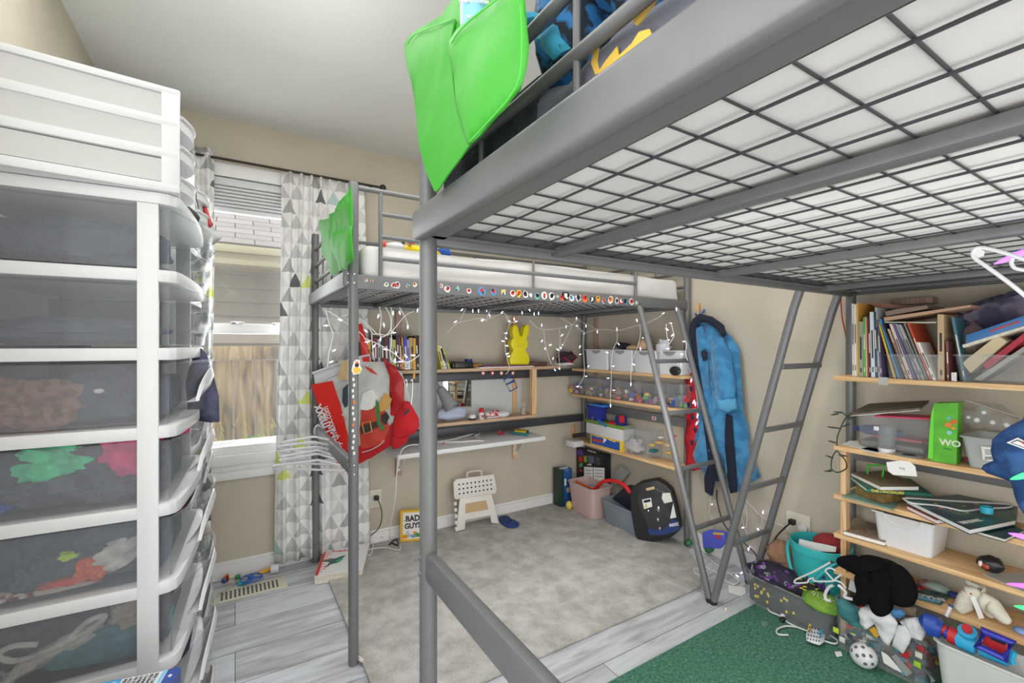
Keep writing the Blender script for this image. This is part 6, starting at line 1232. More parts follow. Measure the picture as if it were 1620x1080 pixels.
q = MB(M_paper); q.slab(onplane([(640, 573), (649, 572), (649, 584), (641, 585)], Y=2.6635), (0, 0.0015, 0)); q.use(M_black); q.tube(S([(643, 576), (646, 577), (643, 582)], lambda a, c: W(a, c, Y=2.6625)), 0.0014, 5); tag(q.build('shelf_card'), 'small white card with a black mark before the paperbacks', 'card')
# mirror and whiteboard
t = thing('wall_mirror', 'small unframed mirror on the back wall above the ledge', 'mirror', (W(725, 640, Y=2.84).x, 2.84, 0.85))
M_mirror = mat('mirror_glass', (235, 238, 238), 0.02, 1.0); q = MB(M_mirror); q.slab(onplane([(701, 600), (745, 600), (745, 643), (701, 644)], Y=2.828), (0, 0.005, 0)); q.build('glass', t)
q = MB(rgbm((150, 152, 150))); q.slab(onplane([(745, 599.5), (746.5, 599.5), (746.5, 643.5), (745, 643.5)], Y=2.827), (0, 0.007, 0)); q.slab(onplane([(700, 643), (746, 642.6), (746, 644), (700, 644.6)], Y=2.827), (0, 0.007, 0)); q.build('edge', t)
q = MB(mat('pale_board', (200, 204, 202), 0.35)); q.slab(onplane([(600, 596), (826, 594), (826, 668), (600, 676)], Y=2.838), (0, 0.006, 0)); tag(q.build('wall_board'), 'pale smooth board fixed to the back wall behind the mirror', 'board')
# desk lamp, grey bag, dome, glue stick, slipper, bottle
t = thing('desk_lamp', 'grey cone shaded lamp hanging over the ledge by the near bed post', 'lamp', tuple(W(700, 650, Y=2.64)))
a, c = W(698, 617, Y=2.66), W(715, 645, Y=2.60); d = (c - a); M = T(*a) @ d.to_track_quat('Z', 'Y').to_matrix().to_4x4(); q = MB(mat('grey_shade', (138, 140, 144), 0.45)); L_ = d.length; q.lathe([(0.016, -0.02), (0.028, -0.01), (0.048, L_), (0.045, L_), (0.026, -0.006)], 28, M); q.build('lamp_shade', t)
q = MB(M_white); q.ball(c - d * 0.4, 0.022, 14); q.build('lamp_bulb', t); q = MB(mat('grey_arm', (120, 122, 126), 0.4)); q.tube([a, W(684, 600, Y=2.68), W(678, 640, Y=2.70), W(676, 664, Y=2.71)], 0.007, 8, smooth=4); q.build('arm', t)
Zl = 0.7456
q = MB(mat('pale_blue_fabric', (176, 184, 206), 0.9, bump=0.4, bscale=30)); c = W(715, 665, Y=2.69); q.ball((c.x, 2.70, 0), (0.105, 0.035, 0.042), 22, nz=0.25, seed=3); tag(sit(q, Zl).build('folded_cloth', smooth=80), 'pale blue-grey cloth bundle on the ledge under the lamp', 'cloth')
c = W(748, 662, Y=2.68); q = MB(M_white); q.lathe([(0.001, 0.012), (0.026, 0.012), (0.026, 0.02), (0.018, 0.034), (0.001, 0.038)], 20, T(c.x, 2.69, Zl)); q.use(M_black); q.lathe([(0.001, 0), (0.025, 0), (0.026, 0.012), (0.001, 0.012)], 20, T(c.x, 2.69, Zl)); tag(q.build('night_light'), 'small white dome with black base on the ledge', 'night light')
c = W(761.5, 660, Y=2.68); t = thing('glue_bottle', 'small white bottle with red cap on the ledge', 'bottle', (c.x, 2.68, Zl)); q = MB(M_white); q.lathe([(0.001, 0.0005), (0.017, 0.0005), (0.018, 0.045), (0.001, 0.045)], 18); q.build('body', t, local=True); q = MB(rgbm((190, 30, 40))); q.lathe([(0.001, 0.045), (0.0185, 0.045), (0.0175, 0.066), (0.012, 0.074), (0.001, 0.074)], 18); q.build('cap', t, local=True); q = MB(rgbm((190, 40, 50))); q.box(-0.008, 0.006, -0.0195, -0.017, 0.012, 0.03); q.build('label_print', t, local=True)
t = thing('oven_mitt', 'red and white patterned slipper lying on the ledge', 'slipper', (W(790, 660, Y=2.68).x, 2.69, Zl))
q = MB(mat('red_white_print', (190, 50, 60), 0.8, rgb2=(226, 220, 214), scale=40)); a = W(786, 660, Y=2.68); q.ball((a.x - .01, 2.70, Zl + 0.026), (0.075, 0.045, 0.024), 22, nz=0.1); q.build('upper', t); q = MB(M_white); q.ball((a.x + 0.045, 2.68, Zl + 0.022), (0.055, 0.04, 0.022), 20, nz=0.12); q.box(a.x - 0.08, a.x + 0.06, 2.67, 2.73, Zl + 0.001, Zl + 0.008, b=0.003); q.build('sole', t)
c = W(829, 659, Y=2.68); t = thing('glass_bottle', 'clear glass bottle with cork at the right of the ledge', 'bottle', (c.x - 0.0, 2.69, Zl)); q = MB(M_clear); q.lathe([(0.001, 0.001), (0.020, 0.001), (0.022, 0.01), (0.021, 0.055), (0.010, 0.078), (0.009, 0.092), (0.001, 0.092)], 20); q.build('glass', t, local=True); q = MB(rgbm((190, 150, 110))); q.lathe([(0.001, 0.086), (0.008, 0.086), (0.009, 0.104), (0.001, 0.104)], 12); q.build('cork', t, local=True)
q = MB(mat('bottle_beads', (190, 170, 140), 0.6, rgb2=(120, 110, 104), scale=120)); q.lathe([(0.001, 0.003), (0.018, 0.003), (0.018, 0.05), (0.001, 0.052)], 16); q.build('filling', t, local=True)
Zd = 0.6226
q = MB(M_white); q.tube([W(a, c, Z=Zd + 0.005) for a, c in ((690, 699), (710, 696), (730, 691), (744, 687), (756, 683), (758, 686), (750, 690), (764, 694), (764, 697), (755, 697), (720, 699))], 0.005, 8, smooth=4, closed=True); tag(q.build('clothes_hanger'), 'white plastic hanger lying on the white desk', 'hanger')
q = MB(rgbm((186, 28, 40))); c = W(793, 688, Z=Zd); q.ball((c.x, c.y, Zd + 0.009), (0.022, 0.012, 0.008), 12, nz=0.2); q.ball((c.x - 0.008, c.y + 0.01, Zd + 0.018), (0.007, 0.007, 0.014), 10); tag(q.build('red_toy'), 'small red toy piece on the white desk', 'toy')
a = [W(px, py, Z=Zd + 0.018) for px, py in ((809, 683), (836, 686), (837, 680), (813, 679))]; t = thing('paint_tray', 'small teal tray with yellow top on the white desk', 'tray', (a[0].x, a[0].y, Zd)); q = MB(rgbm((50, 120, 124))); q.slab([Vector((p.x, p.y, Zd + 0.018)) for p in a], (0, 0, -0.017), 0.003); q.build('tray', t); cc_ = sum(a, Vector()) / 4; q = MB(rgbm((222, 190, 50))); q.slab([p.lerp(cc_, 0.3) + Vector((0, 0, 0.001)) for p in a], (0, 0, 0.006), 0.001); q.build('lid', t)
q = MB(rgbm((180, 30, 40))); c = W(702, 702, Z=Zd); q.ball((c.x, c.y, Zd + .004), (0.007, 0.005, 0.004), 8); tag(q.build('red_bead'), 'tiny red bead on the desk by the post', 'bead')
q = MB(M_wirew); F = lambda a, c: W(a, c, Y=2.47)
q.tube([W(662, 703, Y=2.47), W(645, 705, Y=2.47), W(634, 715, Y=2.47), W(628, 745, Y=2.47), W(625, 790, Y=2.50), W(617, 835, Y=2.60), W(618, 858, Z=0.02), W(632, 862, Z=0.02), W(631, 870, Z=0.02), W(610, 866, Z=0.02), W(588, 868, Z=0.02), W(574, 872, Z=0.02), W(585, 878, Z=0.02), W(590, 866, Z=0.02), W(592, 850, Z=0.02),  Vector((0.78, 2.80, 0.05))], 0.0028, 7, smooth=6); tag(q.build('white_cable'), 'white cable hanging from the desk and coiling on the floor', 'cable')
# outlet with plugs left, on the back wall
def outlet(lab, c, axis, plugs):
    t = thing('wall_outlet', lab, 'outlet', tuple(c)); M = T(*c) @ (R(90, 'X') if axis == 'Y' else R(-90, 'Z') @ R(90, 'X'))
    q = MB(mat('outlet_plate', (222, 216, 200), 0.4)); q.box(-0.057, 0.057, -0.057, 0.057, -0.001, 0.005, M, b=0.002); q.build('plate', t)
    q = MB(M_white); q.lathe([(0.001, 0), (0.021, 0), (0.02, 0.02), (0.001, 0.022)], 18, M @ T(-0.028 if axis == 'Y' else 0.03, -0.005, 0.005)); q.build('night_plug', t)
    q = MB(M_black); q.box(-0.014, 0.014, -0.012, 0.014, 0, 0.03, M @ T(0.02 if axis == 'Y' else -0.02, 0.008, 0.005), b=0.004); q.build('black_plug', t)
outlet('wall outlet with a black plug on the back wall behind the bed post', W(589, 789, Y=YB - 0.004), 'Y', 0)
q = MB(M_black); F = lambda a, c: W(a, c, Y=2.80); q.tube(S([(582, 725), (580, 745), (575, 765)], F), 0.003, 7, smooth=4); q.tube(S([(594, 787), (600, 795), (604, 810), (603, 825), (597, 838), (585, 848)], F), 0.003, 7, smooth=5); tag(q.build('black_cable'), 'black cable from the left outlet down to the floor', 'cable')
q = MB(M_black); q.tube([W(615, 862, Z=0.02), W(622, 855, Z=0.03), W(628, 853, Z=0.02), W(630, 862, Z=0.02), W(619, 858, Z=0.02)], 0.004, 7, smooth=5); tag(q.build('black_cable'), 'small coil of black cable on the floor beside the comic book', 'cable')
# BAD GUYS book
A = W(633, 857, Z=0.017); B_ = W(668, 854.5, Z=0.017); d = (B_ - A).normalized(); n_ = Vector((-d.y, d.x, 0)); Hb = 0.185; wB = 0.133
t = thing('picture_book', 'yellow and white comic book standing against the back wall behind the near post', 'book', tuple(A), 0)
def quad(m, s0, s1, h0, h1, off, dep): q = MB(m); P0 = A + d * s0 - n_ * off; P1 = A + d * s1 - n_ * off; lean = n_ * 0.10; q.slab([P0 + Vector((0, 0, h0)) + lean * h0, P1 + Vector((0, 0, h0)) + lean * h0, P1 + Vector((0, 0, h1)) + lean * h1, P0 + Vector((0, 0, h1)) + lean * h1], n_ * dep); return q
quad(rgbm((226, 178, 40)), 0, wB, 0, Hb, 0, 0.022).build('cover', t); quad(rgbm((232, 230, 224)), 0.016, wB, 0.014, Hb - 0.012, 0.001, 0.001).build('front_print', t)
q = MB(M_black); Mt = Matrix(((d.x, 0, -n_.x, 0), (d.y, 0, -n_.y, 0), (0, 1, 0, 0), (0, 0, 0, 1))); 
for s, zz, sz in (('BAD', 0.135, 0.052), ('GUYS', 0.092, 0.047)): c = A + d * 0.076 + n_ * (0.10 * zz - 0.002); q.text(s, sz, T(c.x, c.y, A.z + zz) @ Mt @ R(4), 0.0006, bold=0.0016, sx=0.85)
c = A + d * 0.030 + n_ * (0.10 * .135 - 0.002); q.text('the', 0.014, T(c.x, c.y, A.z + 0.125) @ Mt, 0.0006); q.build('title', t)
q = MB(rgbm((226, 178, 40)))
for s, zz, r, cc in ((0.03, 0.03, 0.018, (226, 150, 30)), (0.055, 0.035, 0.016, (170, 200, 214)), (0.08, 0.03, 0.015, (120, 160, 180)), (0.105, 0.035, 0.018, (60, 150, 70)), (0.045, 0.055, 0.012, (190, 200, 210)), (0.09, 0.05, 0.012, (226, 150, 40))):
    q.use(rgbm(cc)); c = A + d * s + n_ * (0.10 * zz - 0.002); q.lathe([(0.0005, 0), (r, 0), (0.0005, 0.001)], 12, T(c.x, c.y, A.z + zz) @ Mt, sy=0.8)
q.build('cover_art', t)
# magazine-like book with a hummingbird at the curtain foot
t = None
pts = [W(497, 912, Z=0.045), W(513, 868, Z=0.045), W(575, 862, Z=0.045), W(570, 902, Z=0.045)]
o = flat('text_book', 'white textbook with a hummingbird cover lying at the curtain foot', 'book', rgbm((232, 232, 230)), [(497, 912), (513, 868), (585, 858), (574, 900)], 0.042, 0.0145 - 0.012, m2=M_pages, Zp=0.045)
zz = 0.0456; G = lambda a, c, h=0: W(a, c, Z=zz + h)
q = MB(rgbm((206, 60, 50))); q.slab([G(498, 910), G(513, 869), G(517, 869), G(503, 910)], (0, 0, 0.0006)); 
for k in range(9): a = 0.1 + 0.095 * k; p = G(498, 910).lerp(G(515, 869), a); e = p + (G(570, 900) - G(497, 910)).normalized() * (0.03 + 0.012 * (k % 3)); q.tube([p, e], 0.0016, 5)
e1 = (G(575, 863) - G(515, 869)).normalized(); e2 = (G(515, 869) - G(498, 910)).normalized(); c = G(548, 870); Mt = Matrix(((e1.x, e2.x, 0, 0), (e1.y, e2.y, 0, 0), (0, 0, 1, 0), (0, 0, 0, 1))); q.text('Interactions', 0.030, T(c.x, c.y, zz) @ Mt, 0.0006, bold=0.0006)
q.use(rgbm((60, 96, 92))); q.slab([G(512, 899), G(525, 886), G(538, 880), G(547, 878), G(541, 884), G(533, 890), G(524, 892)], (0, 0, 0.0008)); q.slab([G(508, 887), G(524, 884), G(537, 882), G(530, 888), G(520, 889)], (0, 0, 0.0012)); q.use(rgbm((60, 170, 130))); q.slab([G(531, 888), G(541, 881), G(543, 884), G(535, 890)], (0, 0, 0.0016)); q.build('cover_art', o)
# small toys by the vent
def ring(c, r, rr, q, n=20): q.tube([Vector((c.x + r * math.cos(2 * PI * k / n), c.y + r * math.sin(2 * PI * k / n), c.z)) for k in range(n)], rr, 6, closed=True)
t = thing('spinning_toy', 'blue ring shaped flying toy on the floor above the vent', 'toy', tuple(W(398, 914, Z=0))); c = W(398, 914, Z=0.02); q = MB(rgbm((44, 96, 180))); ring(c, 0.05, 0.003, q); q.build('ring', t); q = MB(rgbm((50, 110, 200)))
for k in range(3): q.box(-0.008, 0.008, 0.004, 0.049, 0.0, 0.006, T(c.x, c.y, c.z - 0.003) @ R(120 * k + 20), b=0.002)
q.lathe([(0.001, 0), (0.012, 0), (0.012, 0.02), (0.001, 0.02)], 12, T(c.x, c.y, c.z - 0.006)); q.build('blades', t)
q = MB(rgbm((54, 170, 200))); c = W(382, 922, Z=0.012); q.ball(c, (0.02, 0.012, 0.011), 12); tag(q.build('toy_dart'), 'light blue dart tip on the floor beside the blue ring', 'toy')
q = MB(rgbm((230, 110, 44))); c = W(359, 914, Z=0.02); q.ball(c, (0.015, 0.014, 0.02), 10, nz=0.3); q.use(rgbm((40, 80, 150))); q.ball(c + Vector((-.012, -.005, -.006)), (0.013, 0.012, 0.013), 10, nz=0.2); q.use(M_black); q.ball(c + Vector((0.002, -.013, 0.004)), (0.005, 0.005, 0.016), 8); tag(q.build('toy_robot'), 'small orange and blue toy on the floor at the skirting', 'toy')
q = MB(rgbm((50, 150, 70))); c = W(377, 912, Z=0.012); q.box(c.x - 0.014, c.x + 0.010, c.y - 0.01, c.y + 0.01, 0.002, 0.022, b=0.004); q.use(M_white); q.box(c.x + 0.010, c.x + 0.016, c.y - 0.01, c.y + 0.01, 0.002, 0.022, b=0.002); tag(q.build('toy_brick'), 'green and white block on the floor left of the blue ring', 'toy brick')
q = MB(rgbm((236, 180, 40))); a, c = W(410, 906, Z=0.014), W(427, 900, Z=0.014); q.tube([a, c], [0.007, 0.011], 10); tag(q.build('yellow_marker'), 'yellow marker lying beside the white cup by the curtain', 'marker')
q = MB(M_white); a, c = W(429, 900, Z=0.024), W(441, 898, Z=0.024); q.tube([a, c], 0.023, 18); tag(q.build('paper_cup'), 'small white paper roll at the curtain foot', 'cup')
q = MB(mat('grey_wire', (180, 180, 176), 0.5)); q.tube([W(a, c, Z=0.008) for a, c in ((326, 958), (345, 940), (365, 926), (383, 915), (400, 908), (420, 905))], 0.0035, 6, smooth=5); tag(q.build('grey_cord'), 'thin grey cord running across the floor vent', 'cord')
q = MB(M_black); q.tube([W(328, 985, Z=0.005), W(331, 978, Z=0.01), W(330, 974, Z=0.008)], 0.003, 6); q.use(rgbm((206, 50, 60))); q.ball(W(331, 976, Z=0.012), 0.005, 8); tag(q.build('toy_hook'), 'tiny black and red toy piece on the planks by the drawers', 'toy')
q = MB(M_white); q.slab([W(a, c, Z=0.018) for a, c in ((566, 1035), (576, 1043), (573, 1048), (563, 1041))], (0, 0, 0.001)); q.use(rgbm((230, 110, 60))); q.slab([W(a, c, Z=0.0195) for a, c in ((565, 1038), (569, 1041), (567, 1043), (563, 1040))], (0, 0, 0.001)); tag(q.build('wrapper'), 'white and orange wrapper at the foot of the far bed post', 'wrapper')
for px, py, cc, lab in ((504, 922, (220, 90, 100), 'pink'), (514, 919, (222, 214, 90), 'yellow')): q = MB(rgbm(cc)); q.ball(W(px, py, Z=0.004), 0.0045, 8); tag(q.build('bead'), lab + ' bead on the planks below the textbook', 'bead')
# folding step stool leaning against the wall
A = W(722, 841, Z=0.017); B_ = W(790, 828, Z=0.017); d = (B_ - A).normalized(); n_ = Vector((-d.y, d.x, 0)); t = thing('step_stool', 'white folding step stool with dotted top leaning on the back wall', 'step stool', tuple(A))
k_ = (B_ - A).length / 0.34; Ms = Matrix(((d.x, 0, -n_.x, A.x), (d.y, 0, -n_.y, A.y), (0, 1, 0, A.z), (0, 0, 0, 1))) @ R(-9, 'X')
sc_ = (B_ - A).length
def SP(pts): return [(x * sc_, y * sc_) for x, y in pts]
q = MB(mat('stool_white', (226, 222, 216), 0.4)); q.prism(SP([(0, 0), (0.20, 0.02), (0.22, 0.20), (0.80, 0.20), (0.82, 0.04), (1.0, 0.0), (0.86, 0.66), (0.12, 0.66)]), 0.018, Ms @ T(0, 0, -0.02), b=0.003)
q.build('leg_frame', t)
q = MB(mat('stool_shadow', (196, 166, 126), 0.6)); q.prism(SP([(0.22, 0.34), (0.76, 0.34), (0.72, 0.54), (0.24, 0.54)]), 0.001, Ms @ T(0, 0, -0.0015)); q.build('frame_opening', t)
q = MB(MATS['stool_white']); q.prism(SP([(0.02, 0.66), (0.94, 0.66), (0.98, 0.74), (0.93, 1.08), (0.04, 1.08), (-0.02, 1.02), (-0.02, 0.70)]), 0.022, Ms @ T(0, 0, -0.01), b=0.004); q.build('step', t)
q = MB(M_black)
for r_ in range(3):
    for c_ in range(9): q.lathe([(0.0005, 0), (0.0062, 0), (0.0005, 0.0012)], 10, Ms @ T((0.10 + 0.093 * c_) * sc_, (0.77 + 0.095 * r_) * sc_, 0.0122))
q.build('grip_dots', t)
q = MB(mat('handle_cream', (222, 206, 186), 0.4)); q.tube([Ms @ Vector((x * sc_, y * sc_, -0.002)) for x, y in ((0.32, 1.05), (0.31, 1.15), (0.36, 1.19), (0.60, 1.19), (0.65, 1.15), (0.64, 1.05))], 0.0065, 8, smooth=3); q.build('handle', t)
q = MB(MATS['stool_white'])
for k in range(5): q.box(-0.006, 0.012, (0.02 + k * 0.13) * sc_, (0.09 + k * 0.13) * sc_, -0.024, 0.004, Ms, b=0.002)
q.build('hinge_side', t)
# flip-flop
t = thing('flip_flop', 'blue flip-flop lying on the rug beside the step stool', 'flip-flop', tuple(W(805, 826, Z=0.016))); q = MB(rgbm((34, 66, 128), 0.7)); q.slab([W(a, c, Z=0.028) for a, c in ((790, 816), (798, 815), (806, 819), (815, 822), (821, 826), (820, 831), (812, 833), (802, 832), (794, 827), (789, 820))], (0, 0, -0.011), 0.002); q.build('sole', t)
q = MB(rgbm((30, 56, 116), 0.6)); q.tube([W(795, 817, Z=0.03), W(803, 816, Z=0.05), W(810, 824, Z=0.032)], 0.004, 6, smooth=4); q.tube([W(799, 829, Z=0.03), W(806, 821, Z=0.05), W(810, 824, Z=0.032)], 0.004, 6, smooth=4); q.build('strap', t)
# ---------------------------------------------------------------- corner shelves on the right wall under the far bed
X3 = FX1 + 0.004
def y3(px, X=None): return yat(px, X or X3)
def wbin(lab, pa, pb, Z, topy, m, name='storage_bin', taper=0.008, xw=0.15, cut=True):
    ya, yb_ = y3(pb), y3(pa); h = W((pa + pb) / 2, topy, X=X3).z - Z
    root = thing(name, lab, 'storage bin', (X3 + xw / 2, (ya + yb_) / 2, Z)); q = MB(m); q.frustum(X3, X3 + xw, ya + 0.002, yb_ - 0.002, Z + 0.0006, Z + h, taper, b=0.010, open_top=True, wall=0.002); q.build('tub', root)
    q = MB(m); e = 0.003; q.tube([(X3 - e, ya + .002, Z + h), (X3 - e, yb_ - .002, Z + h)], 0.003, 6); q.tube([(X3 + xw + e, ya + .002, Z + h), (X3 + xw + e, yb_ - .002, Z + h)], 0.003, 6); q.tube([(X3 - e, ya, Z + h), (X3 + xw + e, ya, Z + h)], 0.003, 6); q.tube([(X3 - e, yb_, Z + h), (X3 + xw + e, yb_, Z + h)], 0.003, 6); q.build('rim', root)
    if cut:
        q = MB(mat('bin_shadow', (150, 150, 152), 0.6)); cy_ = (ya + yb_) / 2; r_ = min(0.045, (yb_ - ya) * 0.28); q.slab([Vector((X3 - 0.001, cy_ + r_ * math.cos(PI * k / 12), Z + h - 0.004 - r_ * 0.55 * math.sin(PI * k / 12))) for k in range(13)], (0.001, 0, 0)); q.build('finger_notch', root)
    return root
for (pa, pb, ty), nm in zip(((926, 961, 553), (962, 1000, 553.5), (1001, 1038, 555), (1040, 1079, 555)), ('leftmost in the row', 'second from the left', 'third from the left, under the plush toy', 'behind the ladder at the right end')):
    wbin('white plastic bin on the top corner shelf, ' + nm, pa, pb, 1.058, ty, M_white, taper=0.006)
CT = ((168, 120, 130), (120, 130, 110), (150, 130, 120), (176, 110, 60), (170, 160, 160), (150, 90, 140))
for i, ((pa, pb, ty), nm) in enumerate(zip(((899, 921, 597), (922, 950, 599), (951, 980, 602), (981, 1013, 605), (1015, 1050, 608), (1051, 1079, 608)), ('leftmost, in the corner', 'second from the left', 'third from the left', 'fourth, with bright toys', 'fifth, by the ladder', 'last, with purple toys'))):
    wbin('clear plastic tub of small toys on the middle corner shelf, ' + nm, pa, pb, 0.860, ty, M_clear, name='toy_tub', cut=False)
    ya, yb_ = y3(pb), y3(pa); q = MB(rgbm(CT[i])); r2 = random.Random(i)
    pal = [CT[i], (200, 60, 60), (70, 90, 170), (224, 190, 70), (210, 210, 210), (60, 60, 70), (90, 160, 90), (150, 80, 150)]
    for k in range(46):
        q.use(rgbm(pal[r2.randrange(8)] if r2.random() < 0.75 else CT[i])); s = r2.uniform(0.010, 0.020); q.box(-s, s, -s * 0.8, s, -s * 0.6, s * 0.6, T(X3 + 0.018 + r2.random() * 0.07, ya + 0.02 + r2.random() * (yb_ - ya - 0.04), 0.872 + r2.random() * 0.052) @ R(r2.random() * 180) @ R(r2.random() * 90, 'X'))
    tag(q.build('small_toys', smooth=0), 'jumbled small toys filling the clear tub that is ' + nm, 'toys', kind='stuff')
# on top of the white bins
q = MB(mat('dark_cap', (44, 44, 60), 0.9)); c = W(985, 547, X=2.29); q.ball(c, (0.05, 0.055, 0.022), 16, nz=0.4, seed=5); tag(q.build('dark_cloth'), 'dark blue cloth on the second white bin', 'cloth')
t = thing('plush_toy', 'tan and brown plush toy lying over the third white bin', 'plush toy', tuple(W(1018, 556, X=2.28))); q = MB(mat('tan_plush', (206, 170, 138), 0.95, bump=0.5, bscale=80)); q.ball(W(1020, 545, X=2.29), (0.05, 0.05, 0.045), 18, nz=0.15); q.ball(W(1001, 550, X=2.28), (0.03, 0.05, 0.02), 14, nz=0.2); q.build('head', t, smooth=80); q = MB(rgbm((120, 72, 48), 0.9)); q.ball(W(1024, 542, X=2.245), (0.012, 0.014, 0.014), 12); q.ball(W(1026, 532, X=2.28), (0.02, 0.016, 0.014), 12); q.build('patch', t)
q = MB(mat('white_cloth_soft', (222, 222, 228), 0.9)); q.ball(W(1049, 549, X=2.27), (0.04, 0.045, 0.05), 18, nz=0.5, seed=6); tag(q.build('white_cloth', smooth=80), 'crumpled white cloth right of the plush toy', 'cloth')
c = W(1068, 580, X=2.225); q = MB(M_black); q.ball((2.215, yat(1068, 2.215), 1.058 + 0.028), (0.015, 0.04, 0.028), 16); tag(q.build('black_ball'), 'black rounded box in front of the rightmost white bin', 'box')
q = MB(mat('maroon_fabric', (92, 44, 56), 0.8, rgb2=(60, 40, 54), scale=14, bump=0.4)); q.ball((2.16, 2.735, 1.135), (0.085, 0.045, 0.05), 20, nz=0.5, seed=2); q.use(M_paper); q.ball((2.13, 2.70, 1.098), (0.09, 0.03, 0.011), 14, nz=0.4); q.use(rgbm((176, 24, 44))); q.tube([(2.10, 2.69, 1.15), (2.14, 2.68, 1.12), (2.19, 2.68, 1.10)], 0.004, 6, smooth=3); tag(q.build('maroon_bag', smooth=80), 'maroon bag and papers in the corner left of the white bins', 'bag')
# lowest corner shelf
Zc = 0.508
t = thing('toy_castle', 'blue and green toy castle on the lowest corner shelf', 'toy castle', (2.30, y3(945, 2.3), Zc + 0.115))
def B3(q, m, pa, pb, py0, py1, X, dep, b=0.003): a = W(pa, py1, X=X); c = W(pb, py0, X=X); q.use(m); q.box(X, X + dep, c.y, a.y, a.z, c.z, b=b); return q
q = MB(rgbm((36, 52, 150))); q.box(X3 + .02, X3 + .09, y3(945), y3(926), .684, .785, b=.004); q.use(rgbm((30, 44, 130))); q.box(X3 + .015, X3 + .095, y3(947), y3(924), .77, .788, b=.003); q.build('tower', t)
q = MB(rgbm((50, 120, 206))); q.box(X3 + .01, X3 + .09, y3(952), y3(930), .789, .806, b=.004); q.build('roof', t); q = MB(rgbm((50, 120, 206))); q.tube([W(946, 665, X=X3 + .01), W(960, 674, X=X3 + .01)], 0.010, 8); q.build('ramp', t)
q = B3(MB(), rgbm((30, 44, 130)), 973, 984, 660, 677, X3 + .02, 0.05); q.build('small_tower', t); q = B3(MB(), rgbm((190, 40, 56)), 961, 973, 669, 677, X3 + .015, 0.05); q = B3(q, rgbm((200, 40, 50)), 979, 985, 658, 668, X3 + .012, 0.02); q.build('red_wall', t); q = MB(rgbm((110, 150, 50))); q.box(X3 + .008, X3 + .12, y3(984), y3(924), .661, .683, b=.003); q.build('green_base', t)
q = MB(rgbm((226, 200, 60))); w_ = W(937, 662, X=X3 + .019); q.text('3', 0.03, T(w_.x, w_.y, w_.z) @ Mx, 0.0005); q.build('number', t)
q = MB(M_white); q.box(X3 + .008, X3 + .12, y3(983), y3(926), Zc + .073, .660, b=.002); o = tag(q.build('white_box'), 'white flat box between the toy castle and the crayon box', 'box')
t = thing('crayon_box', 'yellow and blue crayon box on the lowest corner shelf', 'crayon box', (2.28, y3(958), Zc)); q = MB(rgbm((232, 196, 60))); q.box(X3, X3 + 0.09, y3(982), y3(934), Zc + .001, Zc + .072, b=.001); q.build('carton', t)
a0, a1 = W(936, 685.5, X=X3 - .001), W(980.5, 705.5, X=X3 - .001); q = MB(rgbm((38, 84, 176))); q.slab([Vector((X3 - .0012, y, z)) for y, z in ((y3(936), Zc + .066), (y3(980.5), Zc + .066), (y3(980.5), Zc + .008), (y3(936), Zc + .008))], (0.001, 0, 0)); q.use(rgbm((196, 60, 50))); q.slab(onplane([(938, 693), (952, 696), (952, 700), (938, 697.5)], X=X3 - 0.002), (0.001, 0, 0)); q.use(M_paper); q.slab(onplane([(955, 692), (960, 696), (954, 701)], X=X3 - 0.002), (0.001, 0, 0)); q.use(rgbm((240, 214, 110))); w_ = W(968, 697, X=X3 - .002); q.text('CRAYONS', 0.014, T(*w_) @ Mx @ R(-4), 0.0006, bold=0.0004); q.use(M_white); w_ = W(944, 690, X=X3 - .002); q.text('washable', 0.009, T(*w_) @ Mx @ R(-6), 0.0005); q.build('print', t)
q = MB(M_white); a = W(901, 697, X=2.18); q.box(2.14, 2.235, 2.62, 2.72, 0.478, 0.52, b=0.003); q.use(M_black); q.slab(onplane([(905, 686), (925, 683), (928, 690), (906, 693)], X=2.139), (0.001, 0, 0)); tag(q.build('cable_box'), 'white carton with dark window at the left end of the lowest corner shelf', 'box')
wbin('clear plastic tub with grey fluff on the lowest corner shelf', 984, 1026, Zc, 679, M_clear, name='storage_tub', cut=False, taper=0.006)
q = MB(mat('grey_fluff', (190, 188, 192), 1, bump=0.8, bscale=60)); q.ball((X3 + 0.07, y3(1003, X3 + .07), Zc + 0.05), (0.05, 0.06, 0.042), 20, nz=0.7, seed=3); tag(q.build('grey_fluff', smooth=80), 'grey fluffy stuffing inside the clear tub by the crayon box', 'stuffing')
for px, py, cc, r, lab in ((1030, 704, (226, 200, 90), .02, 'yellow'), (1042, 700, (214, 170, 110), .028, 'tan'), (1055, 704, (206, 180, 140), .03, 'beige'), (1032, 713, (40, 110, 116), .028, 'teal'), (1056, 716, (222, 180, 60), .02, 'mustard'), (1044, 692, (230, 230, 226), .02, 'white'), (1064, 690, (206, 80, 110), .016, 'pink')):
    w_ = W(px, py, X=X3 + 0.03); q = MB(rgbm(cc)); q.ball((X3 + 0.04, w_.y, max(w_.z, Zc + r * 0.36)), (r, r, r * 0.35), 14, nz=0.35, seed=px); tag(q.build('craft_piece'), lab + ' craft piece in the loose heap at the right of the lowest corner shelf', 'craft piece')
